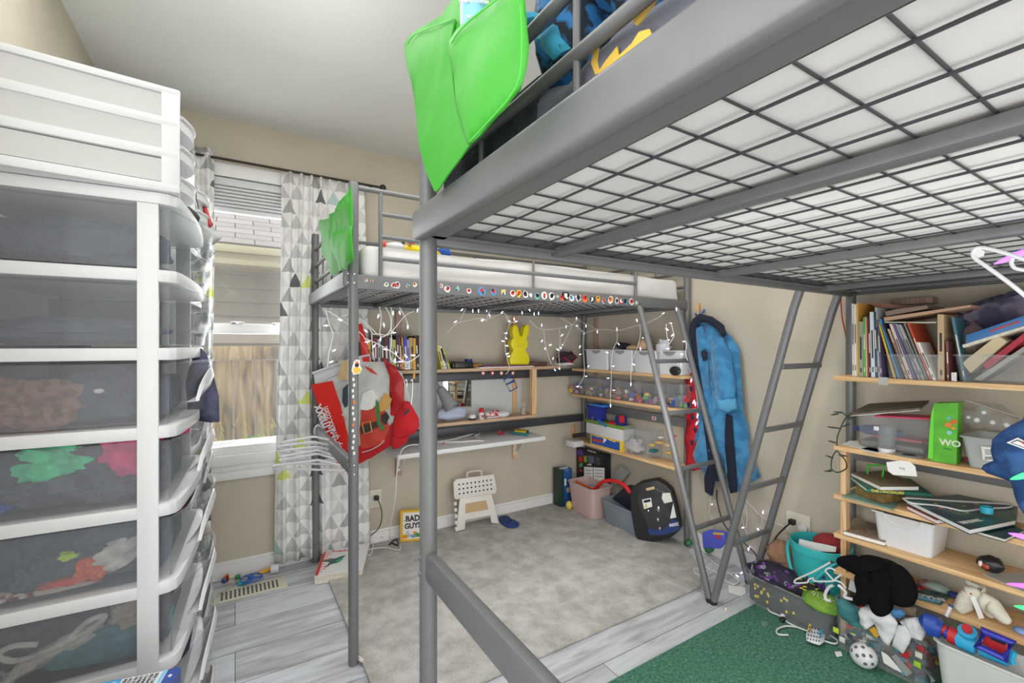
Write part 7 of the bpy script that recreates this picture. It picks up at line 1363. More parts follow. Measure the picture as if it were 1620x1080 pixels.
# ---------------------------------------------------------------- stack in the corner on the floor
Zr = 0.0155
t = thing('brick_set_box', 'black building brick set box standing in the corner', 'toy box', (2.25, 2.62, Zr)); F = lambda a, c: W(a, c, Y=2.60)
q = MB(M_black); pts = onplane([(904, 712), (950, 712), (955, 760), (955, 800), (904, 800)], Y=2.60); 
q.box(2.335, 2.41, 2.515, 2.825, Zr, W(915, 708, X=2.335).z, b=0.002); q.build('carton', t)
q = MB(rgbm((90, 60, 140))); Xf = 2.333
for pts, cc in (([(913, 712), (921, 711), (923, 720), (914, 720)], (90, 60, 150)), ([(915, 722), (921, 721), (922, 730), (916, 731)], (196, 50, 50)), ([(923, 721), (928, 721), (929, 731), (924, 731)], (150, 150, 60)), ([(930, 720), (939, 721), (940, 733), (931, 732)], (90, 100, 120)), ([(917, 733), (922, 732), (921, 738), (916, 739)], (80, 170, 90)), ([(917, 742), (921, 742), (921, 746), (917, 746)], (190, 60, 60)), ([(929, 734), (935, 733), (936, 736), (929, 736)], (206, 206, 206)), ([(941, 722), (949, 724), (950, 736), (942, 735)], (70, 72, 80)), ([(922, 738), (926, 736), (927, 740)], (226, 206, 90))):
    q.use(rgbm(cc)); q.slab(onplane(pts, X=Xf), (0.001, 0, 0))
q.use(M_paper); w_ = W(936, 714, X=Xf); q.text('BUILDER SET', 0.017, T(*w_) @ Mx, 0.0004); q.build('print', t)
t = thing('frame_card', 'black framed white card leaning behind the pinkish tub', 'frame', (2.31, 2.58, 0.2)); q = MB(M_black); q.slab(onplane([(922, 736), (958, 738), (958, 775), (922, 770)], X=2.315), (0.012, 0, 0), 0.001); q.build('frame', t); q = MB(M_paper); q.slab(onplane([(924, 738), (956, 740), (956, 772), (924, 768)], X=2.3135), (0.001, 0, 0)); q.build('card', t); q = MB(M_black); q.slab(onplane([(938, 739), (938.7, 739), (938.7, 758), (938, 758)], X=2.3125), (0.0008, 0, 0))
for py in (743, 748, 753): q.slab(onplane([(926, py), (935, py + .5), (935, py + 1.2), (926, py + .7)], X=2.3125), (0.0008, 0, 0)); q.slab(onplane([(941, py), (954, py + .5), (954, py + 1.2), (941, py + .7)], X=2.3125), (0.0008, 0, 0))
w_ = W(932, 759, X=2.3125); q.text('Studio', 0.02, T(*w_) @ Mx, 0.0004); q.build('print', t)
q = MB(rgbm((36, 84, 150))); a, c = W(884, 802, Z=Zr), W(905, 800, Z=Zr); yk = 2.72; x0_, x1_ = W(887, 800, Y=yk).x, W(905, 800, Y=yk).x; zt2 = W(895, 742, Y=yk).z; q.box(x0_, x1_, yk, yk + 0.09, Zr, zt2, b=0.002); q.use(rgbm((34, 60, 52))); q.box(x0_ - 0.001, x0_ + 0.03, yk - 0.001, yk + 0.09, Zr + 0.001, zt2 + 0.001, b=0.001); q.use(M_paper); q.slab(onplane([(893, 757), (896, 757), (896, 768), (893, 768)], Y=yk - 0.002), (0, 0.001, 0)); q.use(rgbm((200, 170, 160))); q.slab(onplane([(896, 772), (903, 770), (904, 778), (897, 779)], Y=yk - 0.002), (0, 0.001, 0)); q.use(M_cloudy); q.ball(((x0_ + x1_) / 2, yk + 0.03, zt2 - 0.01), (0.05, 0.03, 0.025), 12, nz=0.3)
tag(q.build('game_box'), 'narrow blue and green game box left of the pinkish bin', 'game box')
q = MB(rgbm((222, 194, 90))); w_ = W(902, 804, Z=Zr); q.ball((w_.x - 0.01, w_.y, Zr + 0.026), (0.026, 0.026, 0.033), 16); tag(q.build('yellow_egg'), 'yellow plastic egg on the rug by the corner', 'toy egg')
M_pink = mat('pinkish_plastic', (206, 180, 176), 0.35, trans=0.12)
c0_ = W(904, 808, Z=Zr); t = tub('translucent pinkish tub holding a red tube in the corner', 'storage tub', M_pink, 2.115, 2.31, 2.385, 2.67, Zr, 0.215, 0.022, 0.03)
q = MB(rgbm((216, 34, 40))); F = lambda a, c, Y=2.36: W(a, c, Y=Y); pts = [W(a, c, X=2.20) for a, c in ((940, 775), (944, 771), (953, 762), (963, 760), (975, 761), (987, 767), (998, 780))]; q.tube(pts, 0.013, 10, smooth=5); tag(q.build('red_tube'), 'curved red plastic track sticking out of the pinkish tub', 'toy track')
q = MB(rgbm((70, 140, 190))); q.ball((2.20, 2.50, Zr + 0.19), (0.03, 0.03, 0.02), 12, nz=0.2); q.use(rgbm((210, 90, 40))); q.tube([W(912, 761, X=2.17), W(925, 768, X=2.17), W(938, 772, X=2.17)], 0.009, 8, smooth=4); tag(q.build('toy_parts'), 'orange and blue toy parts inside the pinkish tub', 'toy')
q = MB(mat('grey_wood', (150, 152, 152), 0.7, var=0.08)); q.slab(onplane([(967, 752), (983, 735), (995, 748), (983, 762), (976, 768)], X=2.36), (0.015, 0, 0), 0.001); tag(q.build('grey_tile'), 'tilted grey square tile against the wall right of the pinkish tub', 'tile')
q = MB(M_paper); q.slab([W(a, c, Z=0.23) for a, c in ((985, 762), (1000, 764), (998, 768), (984, 768))], (0, 0, 0.003)); tag(q.build('cream_card'), 'cream card on the wall side behind the grey storage box', 'card')
t = tub('clear grey storage box with a dark book and yellow toy by the wall', 'storage tub', mat('smoky_plastic', (150, 162, 174), 0.2, trans=0.45), 2.165, 2.36, 2.04, 2.365, Zr, 0.155, 0.02, 0.03)
q = MB(rgbm((26, 34, 52))); q.slab([W(968, 788, X=2.23), W(990, 768, X=2.23), W(1010, 772, X=2.23), W(1005, 812, X=2.23), W(985, 800, X=2.23)], (0.05, 0, 0), 0.001); tag(q.build('dark_book'), 'dark book leaning in the clear grey storage box', 'book')
q = MB(rgbm((226, 200, 110))); q.ball((2.22, 2.22, Zr + 0.05), (0.02, 0.045, 0.028), 14); q.use(rgbm((206, 140, 130))); q.ball((2.22, 2.10, Zr + 0.035), (0.02, 0.03, 0.03), 12); tag(q.build('yellow_toy'), 'yellow and pink toys inside the clear grey storage box', 'toy')
# microscope case
t = thing('microscope_case', 'black moulded toy microscope case leaning under the far bed end', 'case', tuple(W(1035, 850, Z=Zr)))
cp = [(1000, 772), (1012, 764), (1039, 759), (1052, 766), (1063, 776), (1070, 800), (1077, 838), (1060, 852), (1034, 858), (1010, 857), (1004, 846), (998, 812), (996, 785)]
n3 = Vector((-0.86, -0.5, 0)).normalized(); P0 = W(1035, 858, Z=Zr)
def cpl(px, py, off=0.0):
    r = ray(px, py); t_ = n3.dot(P0 + n3 * off - Vector((0, 0, HC))) / n3.dot(r); return Vector((r.x * t_, r.y * t_, HC + r.z * t_))
q = MB(mat('case_black', (38, 38, 40), 0.5)); q.slab([cpl(*p) for p in cp], -n3 * 0.085, 0.012); q.build('shell', t)
q = MB(mat('case_window', (58, 58, 62), 0.15)); q.slab([cpl(*p, 0.002) for p in ((1008, 785), (1016, 776), (1036, 771), (1052, 778), (1058, 790), (1064, 812), (1073, 838), (1050, 848), (1029, 848), (1022, 822), (1012, 805))], n3 * 0.003, 0.001); q.build('window', t)
q = MB(mat('case_blue', (38, 62, 120), 0.4)); q.slab([cpl(*p, 0.0055) for p in ((1024, 836), (1028, 845), (1050, 846), (1076, 838), (1072, 822), (1060, 824), (1050, 838))], n3 * 0.001); q.use(M_paper); q.slab([cpl(*p, 0.0055) for p in ((1065, 795), (1070, 818), (1060, 820))], n3 * 0.001); q.slab([cpl(*p, 0.0055) for p in ((1048, 780), (1060, 779), (1064, 793), (1051, 796), (1047, 788))], n3 * 0.002); q.slab([cpl(*p, 0.0055) for p in ((1016, 790), (1030, 787), (1032, 801), (1019, 805))], n3 * 0.002)
q.use(M_black); q.slab([cpl(*p, 0.0078) for p in ((1018, 791.5), (1028.5, 789), (1029.5, 793), (1019, 795.5))], n3 * 0.0006); q.use(rgbm((206, 200, 70))); q.slab([cpl(*p, 0.0078) for p in ((1020, 797.5), (1023, 797), (1024, 802), (1020.5, 803))], n3 * 0.0006); q.use(M_white)
w_ = cpl(1066, 830, 0.007); tx = (cpl(1070, 829) - cpl(1060, 831)).normalized(); Mc = Matrix(((tx.x, 0, n3.x, 0), (tx.y, 0, n3.y, 0), (tx.z, 1, 0, 0), (0, 0, 0, 1))); q.text('900X', 0.026, T(*w_) @ Mc, 0.0008, bold=0.0012); q.build('label_art', t)
q = MB(rgbm((200, 180, 140))); q.slab([cpl(*p, 0.004) for p in ((1022, 772), (1035, 769), (1036, 773), (1023, 776))], n3 * 0.002); q.build('handle_slot', t)
q = MB(M_chrome); q.ball(cpl(1042, 805, 0.006), (0.012, 0.012, 0.022), 14); q.ball(cpl(1041, 822, 0.006), (0.009, 0.009, 0.014), 12); q.ball(cpl(1044, 836, 0.006), (0.008, 0.008, 0.012), 12); q.ball(cpl(1026, 808, 0.006), (0.008, 0.008, 0.010), 12); q.build('lens_parts', t)
# bits behind the ladders
q = MB(mat('blue_packet', (84, 96, 206), 0.4)); q.slab([W(a, c, X=2.28) for a, c in ((1110, 842), (1122, 838), (1146, 842), (1148, 856), (1138, 868), (1112, 866))], (0.03, 0, 0), 0.004); q.use(rgbm((220, 190, 70))); q.slab([W(a, c, X=2.278) for a, c in ((1128, 842), (1145, 843), (1145, 846), (1128, 845))], (0.002, 0, 0)); q.use(rgbm((200, 50, 60))); q.ball(W(1136, 849, X=2.278), (0.003, 0.018, 0.010), 10); tag(q.build('toy_packet'), 'blue toy packet with red print behind the ladders', 'toy packet')
for px, py, r, lab in ((1090, 862, 0.022, 'left of the far ladder'), (1122, 873, 0.024, 'between the ladders')):
    w_ = W(px, py, Z=0.016); q = MB(rgbm((30, 110, 60))); q.ball((w_.x, w_.y, 0.016 + r * 0.8), (r * 1.5, r, r * 0.8), 14, nz=0.4, seed=px); tag(q.build('green_toy'), 'dark green toy lump on the floor ' + lab, 'toy')
w_ = W(1157, 881, Z=0.002); q = MB(rgbm((200, 30, 40))); q.ball((w_.x, w_.y, 0.016), (0.018, 0.014, 0.014), 12); tag(q.build('red_ball'), 'small red ball on the floor behind the near ladder', 'ball')
FZ = lambda a, c, z=0.006: W(a, c, Z=z)
q = MB(M_white); q.tube([FZ(*p) for p in ((1110, 875), (1134, 893), (1165, 915), (1168, 921), (1160, 924), (1146, 917), (1142, 910), (1122, 900), (1113, 895))], 0.004, 8, smooth=4); q.tube([FZ(*p, 0.018) for p in ((1112, 909), (1104, 908), (1098, 904), (1099, 899), (1106, 899), (1120, 903))], 0.0035, 8, smooth=4); tag(q.build('clothes_hanger'), 'white plastic hanger on the floor between the ladder feet', 'hanger')
q = MB(M_paper); q.slab([FZ(*p, 0.003) for p in ((1152, 925), (1178, 929), (1181, 938), (1172, 943), (1153, 937))], (0, 0, 0.001)); tag(q.build('paper_scrap'), 'crumpled white paper scrap on the planks right of the ladder foot', 'paper')
q = MB(M_paper); q.slab([FZ(*p, 0.003) for p in ((1194, 952), (1207, 949), (1227, 955), (1222, 962))], (0, 0, 0.001)); tag(q.build('paper_scrap'), 'thin white card under the corner of the low clear box', 'paper')
q = MB(rgbm((220, 206, 180))); q.ball(FZ(1148, 963, 0.006), 0.008, 10); tag(q.build('popcorn'), 'cream popcorn piece on the planks before the carpet', 'popcorn')
for px, py, lab in ((1209, 986, 'clear'), (1326, 1034, 'white square')): q = MB(M_paper if px > 1300 else M_clear); q.slab([W(px + a, py + c, Z=0.0115) for a, c in ((-6, -3), (4, -4), (7, 3), (-2, 5))], (0, 0, 0.0008)); tag(q.build('plastic_scrap'), lab + ' scrap lying on the green carpet', 'scrap')
outlet('wall outlet with black plug on the right wall behind the teal bucket', W(1263, 829, X=XR - 0.006), 'X', 0)
q = MB(M_black); q.tube([W(1252, 826, X=2.385), W(1240, 836, X=2.37), W(1226, 852, X=2.35), W(1221, 870, X=2.32), W(1220, 880, X=2.28)], 0.004, 7, smooth=5); tag(q.build('black_cable'), 'black cable from the right outlet curving down behind the brown hat', 'cable')
q = MB(M_black); q.tube([W(1134, 775, X=2.395), W(1135, 795, X=2.395), W(1146, 830, X=2.39), W(1165, 848, X=2.385), W(1192, 872, X=2.37), W(1196, 880, X=2.34)], 0.003, 7, smooth=5); tag(q.build('black_cable'), 'black cable below the blue robe running along the wall', 'cable')
q = MB(rgbm((176, 60, 50))); q.tube([W(1330, 470, X=2.40), W(1332, 500, X=2.40), W(1337, 525, X=2.40), W(1341, 545, X=2.40)], 0.003, 7, smooth=4); tag(q.build('red_cord'), 'red cord hanging on the wall left of the right shelves', 'cord')
# ---------------------------------------------------------------- pile at the right: boxes, bucket, toys
Zg = 0.0105
t = tub('long low clear box of hats beside the near ladder foot', 'storage tub', M_clear, 2.085, 2.205, 0.90, 1.285, Zg, 0.14, 0.012, 0.03)
def blobw(name, lab, cat, m, c, r, seed=1, nz=0.2, seg=24, rot=None):
    q = MB(m); q.ball(c, r, seg, nz=nz, ns=7, seed=seed, rot=rot); return tag(q.build(name, smooth=80), lab, cat)
M_floral = mat('floral_print', (40, 34, 56), 0.8); 
o = blobw('floral_hat', 'black hat with grey and purple flowers heaped on the low clear box', 'hat', M_floral, (2.145, 1.16, 0.165), (0.065, 0.115, 0.05), 3, 0.2)
rr_ = random.Random(4); q = MB()
ms = [rgbm((128, 126, 136)), rgbm((96, 50, 132)), rgbm((150, 148, 158)), rgbm((120, 60, 150))]
for k in range(34):
    a, b_ = rr_.uniform(PI * 0.55, PI * 1.45), rr_.uniform(-0.1, 1.15); n_ = Vector((math.cos(a) * math.cos(b_), math.sin(a) * math.cos(b_), math.sin(b_)))
    c = Vector((2.145 + n_.x * 0.063, 1.16 + n_.y * 0.112, 0.165 + n_.z * 0.049)); q.use(ms[k % 4])
    for j in range(6 if k % 4 in (0, 2) else 1):
        an = j * PI / 3; tng = n_.cross(Vector((0, 0, 1))).normalized(); bt = n_.cross(tng); off = (tng * math.cos(an) + bt * math.sin(an)) * 0.007 if k % 4 in (0, 2) else Vector()
        q.ball(c + off, 0.0045 if k % 4 in (0, 2) else 0.009, 6)
q.build('flower_print', o)
o = blobw('brown_hat', 'brown felt hat lying behind the floral hat', 'hat', mat('brown_felt', (150, 116, 92), 0.95, bump=0.5, bscale=40), (2.29, 1.20, 0.215), (0.065, 0.075, 0.06), 5, 0.25)
q = MB(MATS['brown_felt']); q.ball((2.25, 1.20, 0.17), (0.07, 0.11, 0.012), 20, nz=0.25, rot=R(-14, 'X').to_3x3()); q.build('brim', o, smooth=80)
o = blobw('leaf_print_cloth', 'black cloth with yellow marks in the low clear box', 'cloth', mat('black_yellow', (34, 34, 34), 0.9, rgb2=(34, 34, 34)), (2.16, 1.035, 0.15), (0.04, 0.10, 0.038), 8, 0.3)
q = MB(rgbm((214, 196, 70)))
for k in range(26): c = (2.128 + rr_.uniform(-.006, .05), 1.035 + rr_.uniform(-.10, .10), 0.0); z = 0.15 + 0.036 * math.sqrt(max(0, 1 - ((c[0] - 2.16) / .042) ** 2 - ((c[1] - 1.035) / .105) ** 2)); q.ball((c[0], c[1], z + .001), (0.004, 0.009, 0.003), 6, rot=R(rr_.uniform(0, 180)).to_3x3())
for k in range(16): q.ball((2.094, 1.10 + rr_.uniform(-.06, .13), 0.085 + rr_.uniform(-.035, .025)), (0.003, 0.006, 0.007), 6)
q.build('yellow_marks', o)
q = MB(mat('dark_clothes', (46, 50, 52), 0.95, var=0.3, scale=20)); q.box(2.100, 2.190, 0.92, 1.262, Zg + 0.006, Zg + 0.105, b=0.018); tag(q.build('dark_clothes', smooth=80), 'dark clothes filling the low clear box', 'clothes')
o = blobw('kiwi_cushion', 'green fuzzy kiwi-slice cushion on the right of the low clear box', 'cushion', mat('kiwi_green', (96, 138, 48), 0.9, rgb2=(120, 160, 60), scale=20, bump=0.4), (2.115, 0.945, 0.152), (0.052, 0.082, 0.028), 2, 0.08, rot=R(-14, 'Y').to_3x3())
q = MB(rgbm((226, 232, 190)))
for k in range(26): a = k * 2.4; r = 0.012 + 0.0007 * k; q.ball((2.108 + r * math.cos(a) * .8, 0.945 + r * 1.5 * math.sin(a), 0.180), 0.0022, 5)
q.build('seeds', o)
# teal bucket
t = thing('teal_bucket', 'teal plastic bucket with painted letters beside the right shelves', 'bucket', (2.295, 1.035, Zg)); M_teal = mat('teal_plastic', (58, 186, 190), 0.4)
q = MB(M_teal); q.lathe([(0.001, 0), (0.088, 0), (0.116, 0.29), (0.122, 0.29), (0.122, 0.32), (0.117, 0.322), (0.113, 0.31), (0.086, 0.006), (0.001, 0.006)], 40); q.build('body', t, local=True)
q = MB(M_teal); q.tube([(0.0, 0.122, 0.30), (-0.06, 0.115, 0.27), (-0.105, 0.07, 0.18), (-0.108, 0.02, 0.155), (-0.115, -0.02, 0.18), (-0.085, -0.085, 0.27), (0.0, -0.122, 0.30)], 0.007, 8, smooth=6); q.build('handle', t, local=True)
q = MB(rgbm((84, 60, 120)))
for k, (ch, an, zz, cc) in enumerate((('u', 192, 0.16, (60, 70, 120)), ('M', 177, 0.165, (90, 50, 120)), ('M', 160, 0.17, (70, 50, 110)), ('Y', 143, 0.175, (60, 140, 70)))):
    a = math.radians(an + 25); rz_ = 0.1025 + (zz - 0.15) * 0.09; q.use(rgbm(cc)); q.text(ch, 0.062, T(rz_ * math.cos(a), rz_ * math.sin(a), zz) @ R(an + 25 + 90) @ R(90, 'X'), 0.001, bold=0.001)
for an, zz, cc in ((188, 0.21, (70, 60, 120)), (182, 0.21, (90, 50, 120)), (205, 0.10, (214, 190, 60)), (195, 0.07, (190, 110, 60)), (180, 0.06, (80, 60, 120)), (170, 0.08, (60, 130, 60))):
    a = math.radians(an + 22); rz_ = 0.088 + zz * 0.0975; q.use(rgbm(cc)); q.ball((rz_ * math.cos(a), rz_ * math.sin(a), zz), 0.008, 8)
q.build('painted_letters', t, local=True)
blobw('red_knit_ball', 'dark red knitted ball on top of the teal bucket', 'ball', mat('red_knit', (150, 50, 50), 0.95, bump=0.8, bscale=60), (2.33, 1.015, 0.325), (0.055, 0.06, 0.045), 3, 0.1)
q = MB(M_paper); q.cloth([W(a, c, X=2.235) for a, c in ((1262, 869), (1265, 852), (1280, 856), (1300, 860), (1323, 865), (1322, 873), (1290, 872))], 0.002, 0.003, 8, 4, 2, 0.0); tag(q.build('white_card'), 'curved white card tucked inside the teal bucket rim', 'card')
# hanger over the box, hanger group on the carpet
P = lambda a, c, X=2.06: W(a, c, X=X)
q = MB(M_white); q.tube([P(*p) for p in ((1314, 889), (1285, 905), (1262, 915), (1257, 919), (1259, 922), (1277, 921), (1279, 917), (1287, 914), (1289, 919), (1318, 919), (1322, 915), (1332, 908))], 0.0035, 8, smooth=3); q.tube([P(*p) for p in ((1319, 918), (1311, 909), (1306, 903), (1309, 899), (1316, 899), (1322, 903))], 0.0032, 8, smooth=4); q.tube([P(*p) for p in ((1322, 918), (1332, 922), (1338, 930))], 0.0035, 8, smooth=3); tag(q.build('clothes_hanger'), 'white plastic hanger propped across the teal bucket front', 'hanger')
G_ = lambda a, c, z=0.018: W(a, c, Z=z)
q = MB(M_white); q.tube([G_(*p) for p in ((1214, 959), (1222, 959), (1240, 968), (1268, 983)) ], 0.0036, 8, smooth=4); q.tube([G_(*p) for p in ((1214, 960), (1218, 967), (1232, 973), (1240, 978), (1246, 984), (1262, 992), (1278, 998))], 0.0036, 8, smooth=4); q.tube([G_(*p) for p in ((1262, 992), (1248, 990), (1238, 991), (1229, 996), (1231, 1003), (1247, 1004))], 0.0034, 8, smooth=4); q.tube([G_(*p) for p in ((1300, 1012), (1320, 1018), (1325, 1013), (1312, 1004))], 0.0036, 8, smooth=4); tag(q.build('clothes_hanger'), 'white plastic hanger lying on the green carpet with doll clothes', 'hanger')
q = MB(M_black); q.ball(G_(1238, 979, 0.022), (0.016, 0.012, 0.008), 10, nz=0.3); q.use(M_white); q.ball(G_(1238, 973, 0.026), (0.012, 0.010, 0.007), 10, nz=0.2); tag(q.build('hair_clip'), 'black and white clip on the hanger on the carpet', 'clip')
o = MB(mat('doll_print', (222, 224, 226), 0.8)); o.cloth([G_(*p, 0.03) for p in ((1281, 979), (1289, 985), (1300, 990), (1306, 997), (1304, 1012), (1296, 1018), (1276, 1011), (1275, 1003), (1279, 992))], 0.008, 0.005, 20, 4, 3, 0.012); o = tag(o.build('doll_dress', smooth=80), 'small white printed doll dress on the hanger on the carpet', 'doll dress')
q = MB(rgbm((50, 56, 70)))
for k in range(5):
    for j in range(4): q.slab([G_(1281 + k * 4.5 + a - j, 992 + j * 6 + k + c, 0.0445) for a, c in ((-1, -1.4), (1, -0.8), (0.7, 1.4), (-1.2, 1))], (0, 0, 0.001))
q.use(rgbm((80, 170, 214))); q.slab([G_(*p, 0.044) for p in ((1296, 990), (1302, 993), (1300, 1008), (1296, 1008))], (0, 0, 0.001)); q.use(rgbm((226, 190, 70))); q.slab([G_(*p, 0.044) for p in ((1281, 982), (1285, 984), (1280, 998), (1277, 997))], (0, 0, 0.001)); q.build('dress_print', o)
# clear bin of bricks with clothes on top
t = tub('tall clear bin packed with building bricks under the white shirts', 'storage tub', M_clear, 2.085, 2.30, 0.60, 0.885, Zg, 0.20, 0.004, 0.012)
rb_ = random.Random(9); pal = [(200, 50, 50), (60, 70, 90), (206, 206, 200), (60, 110, 120), (150, 152, 156), (120, 60, 70), (190, 214, 60), (54, 60, 74), (70, 150, 170), (90, 96, 100)]
nms = ('red', 'slate', 'white', 'teal', 'grey', 'maroon', 'lime', 'dark grey', 'turquoise', 'steel')
q = MB()
for k in range(230):
    q.use(rgbm(pal[rb_.randrange(10)])); s = rb_.uniform(0.006, 0.013); q.box(-s * 1.5, s * 1.5, -s, s, -s * 0.6, s * 0.6, T(2.10 + (rb_.random() ** 2) * 0.16, 0.615 + rb_.random() * 0.255, Zg + 0.012 + rb_.random() * 0.155) @ R(rb_.random() * 180) @ R(rb_.random() * 120, 'X'))
tag(q.build('building_bricks', smooth=0), 'jumbled building bricks filling the tall clear bin', 'bricks', kind='stuff')
M_shirt = mat('white_shirt', (216, 216, 220), 0.9, var=0.03)
def shirt(name, lab, m, pts, X, seed, amp=0.012, puff=0.02, thick=0.01): q = MB(m); q.cloth([P(*p, X) for p in pts], thick, amp, 18, 6, seed, puff); return tag(q.build(name, smooth=70), lab, 'clothes')
shirt('white_shirt', 'white shirt spilling over the left of the clear brick bin', M_shirt, [(1358, 968), (1362, 961), (1374, 960), (1395, 962), (1410, 970), (1420, 985), (1418, 1000), (1405, 1022), (1397, 1016), (1388, 998), (1382, 988), (1370, 996), (1360, 988)], 2.045, 3)
shirt('white_sleeve', 'white sleeve hanging down in a point at the middle of the brick bin', M_shirt, [(1410, 1022), (1420, 990), (1432, 990), (1443, 1000), (1438, 1018), (1428, 1034)], 2.04, 5, 0.006, 0.008)
shirt('white_top', 'crumpled white top at the right end of the clear brick bin', M_shirt, [(1422, 984), (1430, 978), (1448, 976), (1462, 984), (1464, 1000), (1460, 1012), (1440, 1008), (1430, 994)], 2.05, 7)
shirt('teal_scarf', 'teal cloth hanging inside the left of the clear brick bin', mat('teal_cloth_two', (62, 122, 128), 0.9, var=0.1), [(1322, 948), (1332, 946), (1345, 955), (1360, 965), (1358, 985), (1362, 996), (1345, 990), (1332, 978), (1325, 965)], 2.075, 9)
shirt('blue_sock', 'blue sock lying on the white shirt by the black plush', rgbm((66, 120, 168), 0.9), [(1408, 968), (1412, 964), (1424, 964), (1432, 972), (1424, 978), (1412, 976)], 2.03, 11, 0.003, 0.012)
q = MB(rgbm((226, 172, 48))); q.slab([P(*p, 2.06) for p in ((1374, 996), (1382, 991), (1394, 1003), (1386, 1009))], (0.012, 0, 0), 0.001); tag(q.build('yellow_block'), 'yellow block between the white shirts on the brick bin', 'block')
q = MB(mat('grey_strip', (150, 150, 150), 0.7)); q.slab([P(*p, 2.078) for p in ((1410, 1038), (1417, 1034), (1443, 1064), (1434, 1070))], (0.004, 0, 0)); tag(q.build('grey_strip'), 'flat grey strip slanting inside the front of the brick bin', 'strip')
q = MB(M_paper); q.slab([P(*p, 2.078) for p in ((1394, 1030), (1404, 1036), (1420, 1054), (1427, 1064), (1414, 1058), (1398, 1048))], (0.003, 0, 0)); tag(q.build('torn_paper'), 'torn white paper inside the front of the brick bin', 'paper')
for (px, py), cc, lab in (((1322, 997), (190, 214, 60), 'lime'), ((1451, 1051), (170, 210, 60), 'light green'), ((1332, 1012), (220, 220, 214), 'white'), ((1453, 1036), (230, 226, 214), 'cream'), ((1431, 1036), (196, 40, 50), 'red'), ((1456, 1026), (176, 60, 70), 'dark red')):
    c = P(px, py, 2.079); q = MB(rgbm(cc)); q.box(c.x, c.x + 0.006, c.y - 0.010, c.y + 0.010, c.z - 0.010, c.z + 0.010, b=0.001); tag(q.build('toy_brick'), lab + ' square brick pressed against the front of the clear brick bin', 'toy brick')
shirt('brown_paper', 'brown patterned paper sheet behind the white shirts', mat('brown_paper', (160, 140, 120), 0.8, var=0.1, scale=60), [(1392, 945), (1402, 948), (1450, 962), (1448, 975), (1420, 968), (1394, 955)], 2.10, 12, 0.002, 0.0, 0.003)
q = MB(M_white); q.tube([P(*p, 2.07) for p in ((1314, 950), (1306, 948), (1306, 938), (1312, 928), (1318, 926))], 0.006, 8, smooth=4); q.tube([P(*p, 2.06) for p in ((1326, 925), (1338, 936), (1336, 944), (1350, 948))], 0.006, 8, smooth=4); q.slab([P(*p, 2.10) for p in ((1342, 932), (1345, 916), (1352, 920), (1358, 940))], (0.002, 0, 0)); tag(q.build('white_toy_parts', smooth=60), 'white plastic bits and card at the left corner of the brick bin', 'toy parts')
q = MB(M_white); w_ = W(1364, 1056, Z=Zg); cb_ = Vector((w_.x + 0.012, w_.y, Zg + 0.043)); q.ball(cb_, 0.043, 32); o = tag(q.build('perforated_ball', smooth=180), 'white perforated plastic ball on the green carpet', 'ball')
q = MB(mat('hole_grey', (96, 98, 98), 0.9)); vc = (Vector((0, 0, HC)) - cb_).normalized()
for u_, v_ in ((0, 0), (-.55, .45), (-.05, .62), (.5, .12), (-.45, -.18), (.12, -.62), (.62, -.45), (-.85, .1), (.3, .85)):
    rt = vc.cross(Vector((0, 0, 1))).normalized() * -1; up_ = rt.cross(vc) * -1; w2 = max(0.05, 1 - u_ * u_ - v_ * v_) ** 0.5; n_ = (rt * u_ + up_ * v_ + vc * w2).normalized(); q.lathe([(0.0005, 0), (0.0065, 0), (0.0005, 0.0008)], 12, T(*(cb_ + n_ * 0.0429)) @ n_.to_track_quat('Z', 'Y').to_matrix().to_4x4())
q.build('holes', o)
# black plush bear sprawled over the lowest shelves
Mb_ = mat('black_fur', (20, 19, 22), 1.0, bump=1.0, bscale=120, spec=0.1); X0 = 2.06
bp_ = lambda a, c, X=X0: W(a, c, X=X)
vs = [bp_(1395, 905, 2.075), bp_(1425, 915, 2.085), bp_(1360, 893, 2.065), bp_(1337, 889, 2.06), bp_(1322, 888, 2.055), bp_(1372, 925, 2.045), bp_(1366, 950, 2.03), bp_(1348, 950, 2.02), bp_(1425, 945, 2.05), bp_(1432, 962, 2.04), bp_(1442, 912, 2.11), bp_(1395, 955, 2.045), bp_(1386, 975, 2.035), bp_(1352, 925, 2.035)]
skin('black_plush', Mb_, vs, [(0, 1), (0, 2), (2, 3), (3, 4), (0, 5), (5, 6), (6, 7), (1, 8), (8, 9), (1, 10), (0, 11), (11, 12), (5, 13)], [0.058, 0.060, 0.044, 0.028, 0.014, 0.042, 0.026, 0.014, 0.046, 0.030, 0.034, 0.044, 0.022, 0.014])
o = [x for x in C.objects if x.name.startswith('black_plush')][0]; tag(o, 'black plush animal sprawled across the front of the lowest right shelves', 'plush toy')
q = MB(rgbm((70, 40, 40))); q.ball(bp_(1316, 889, 2.045), 0.006, 8); q.build('nose', o)
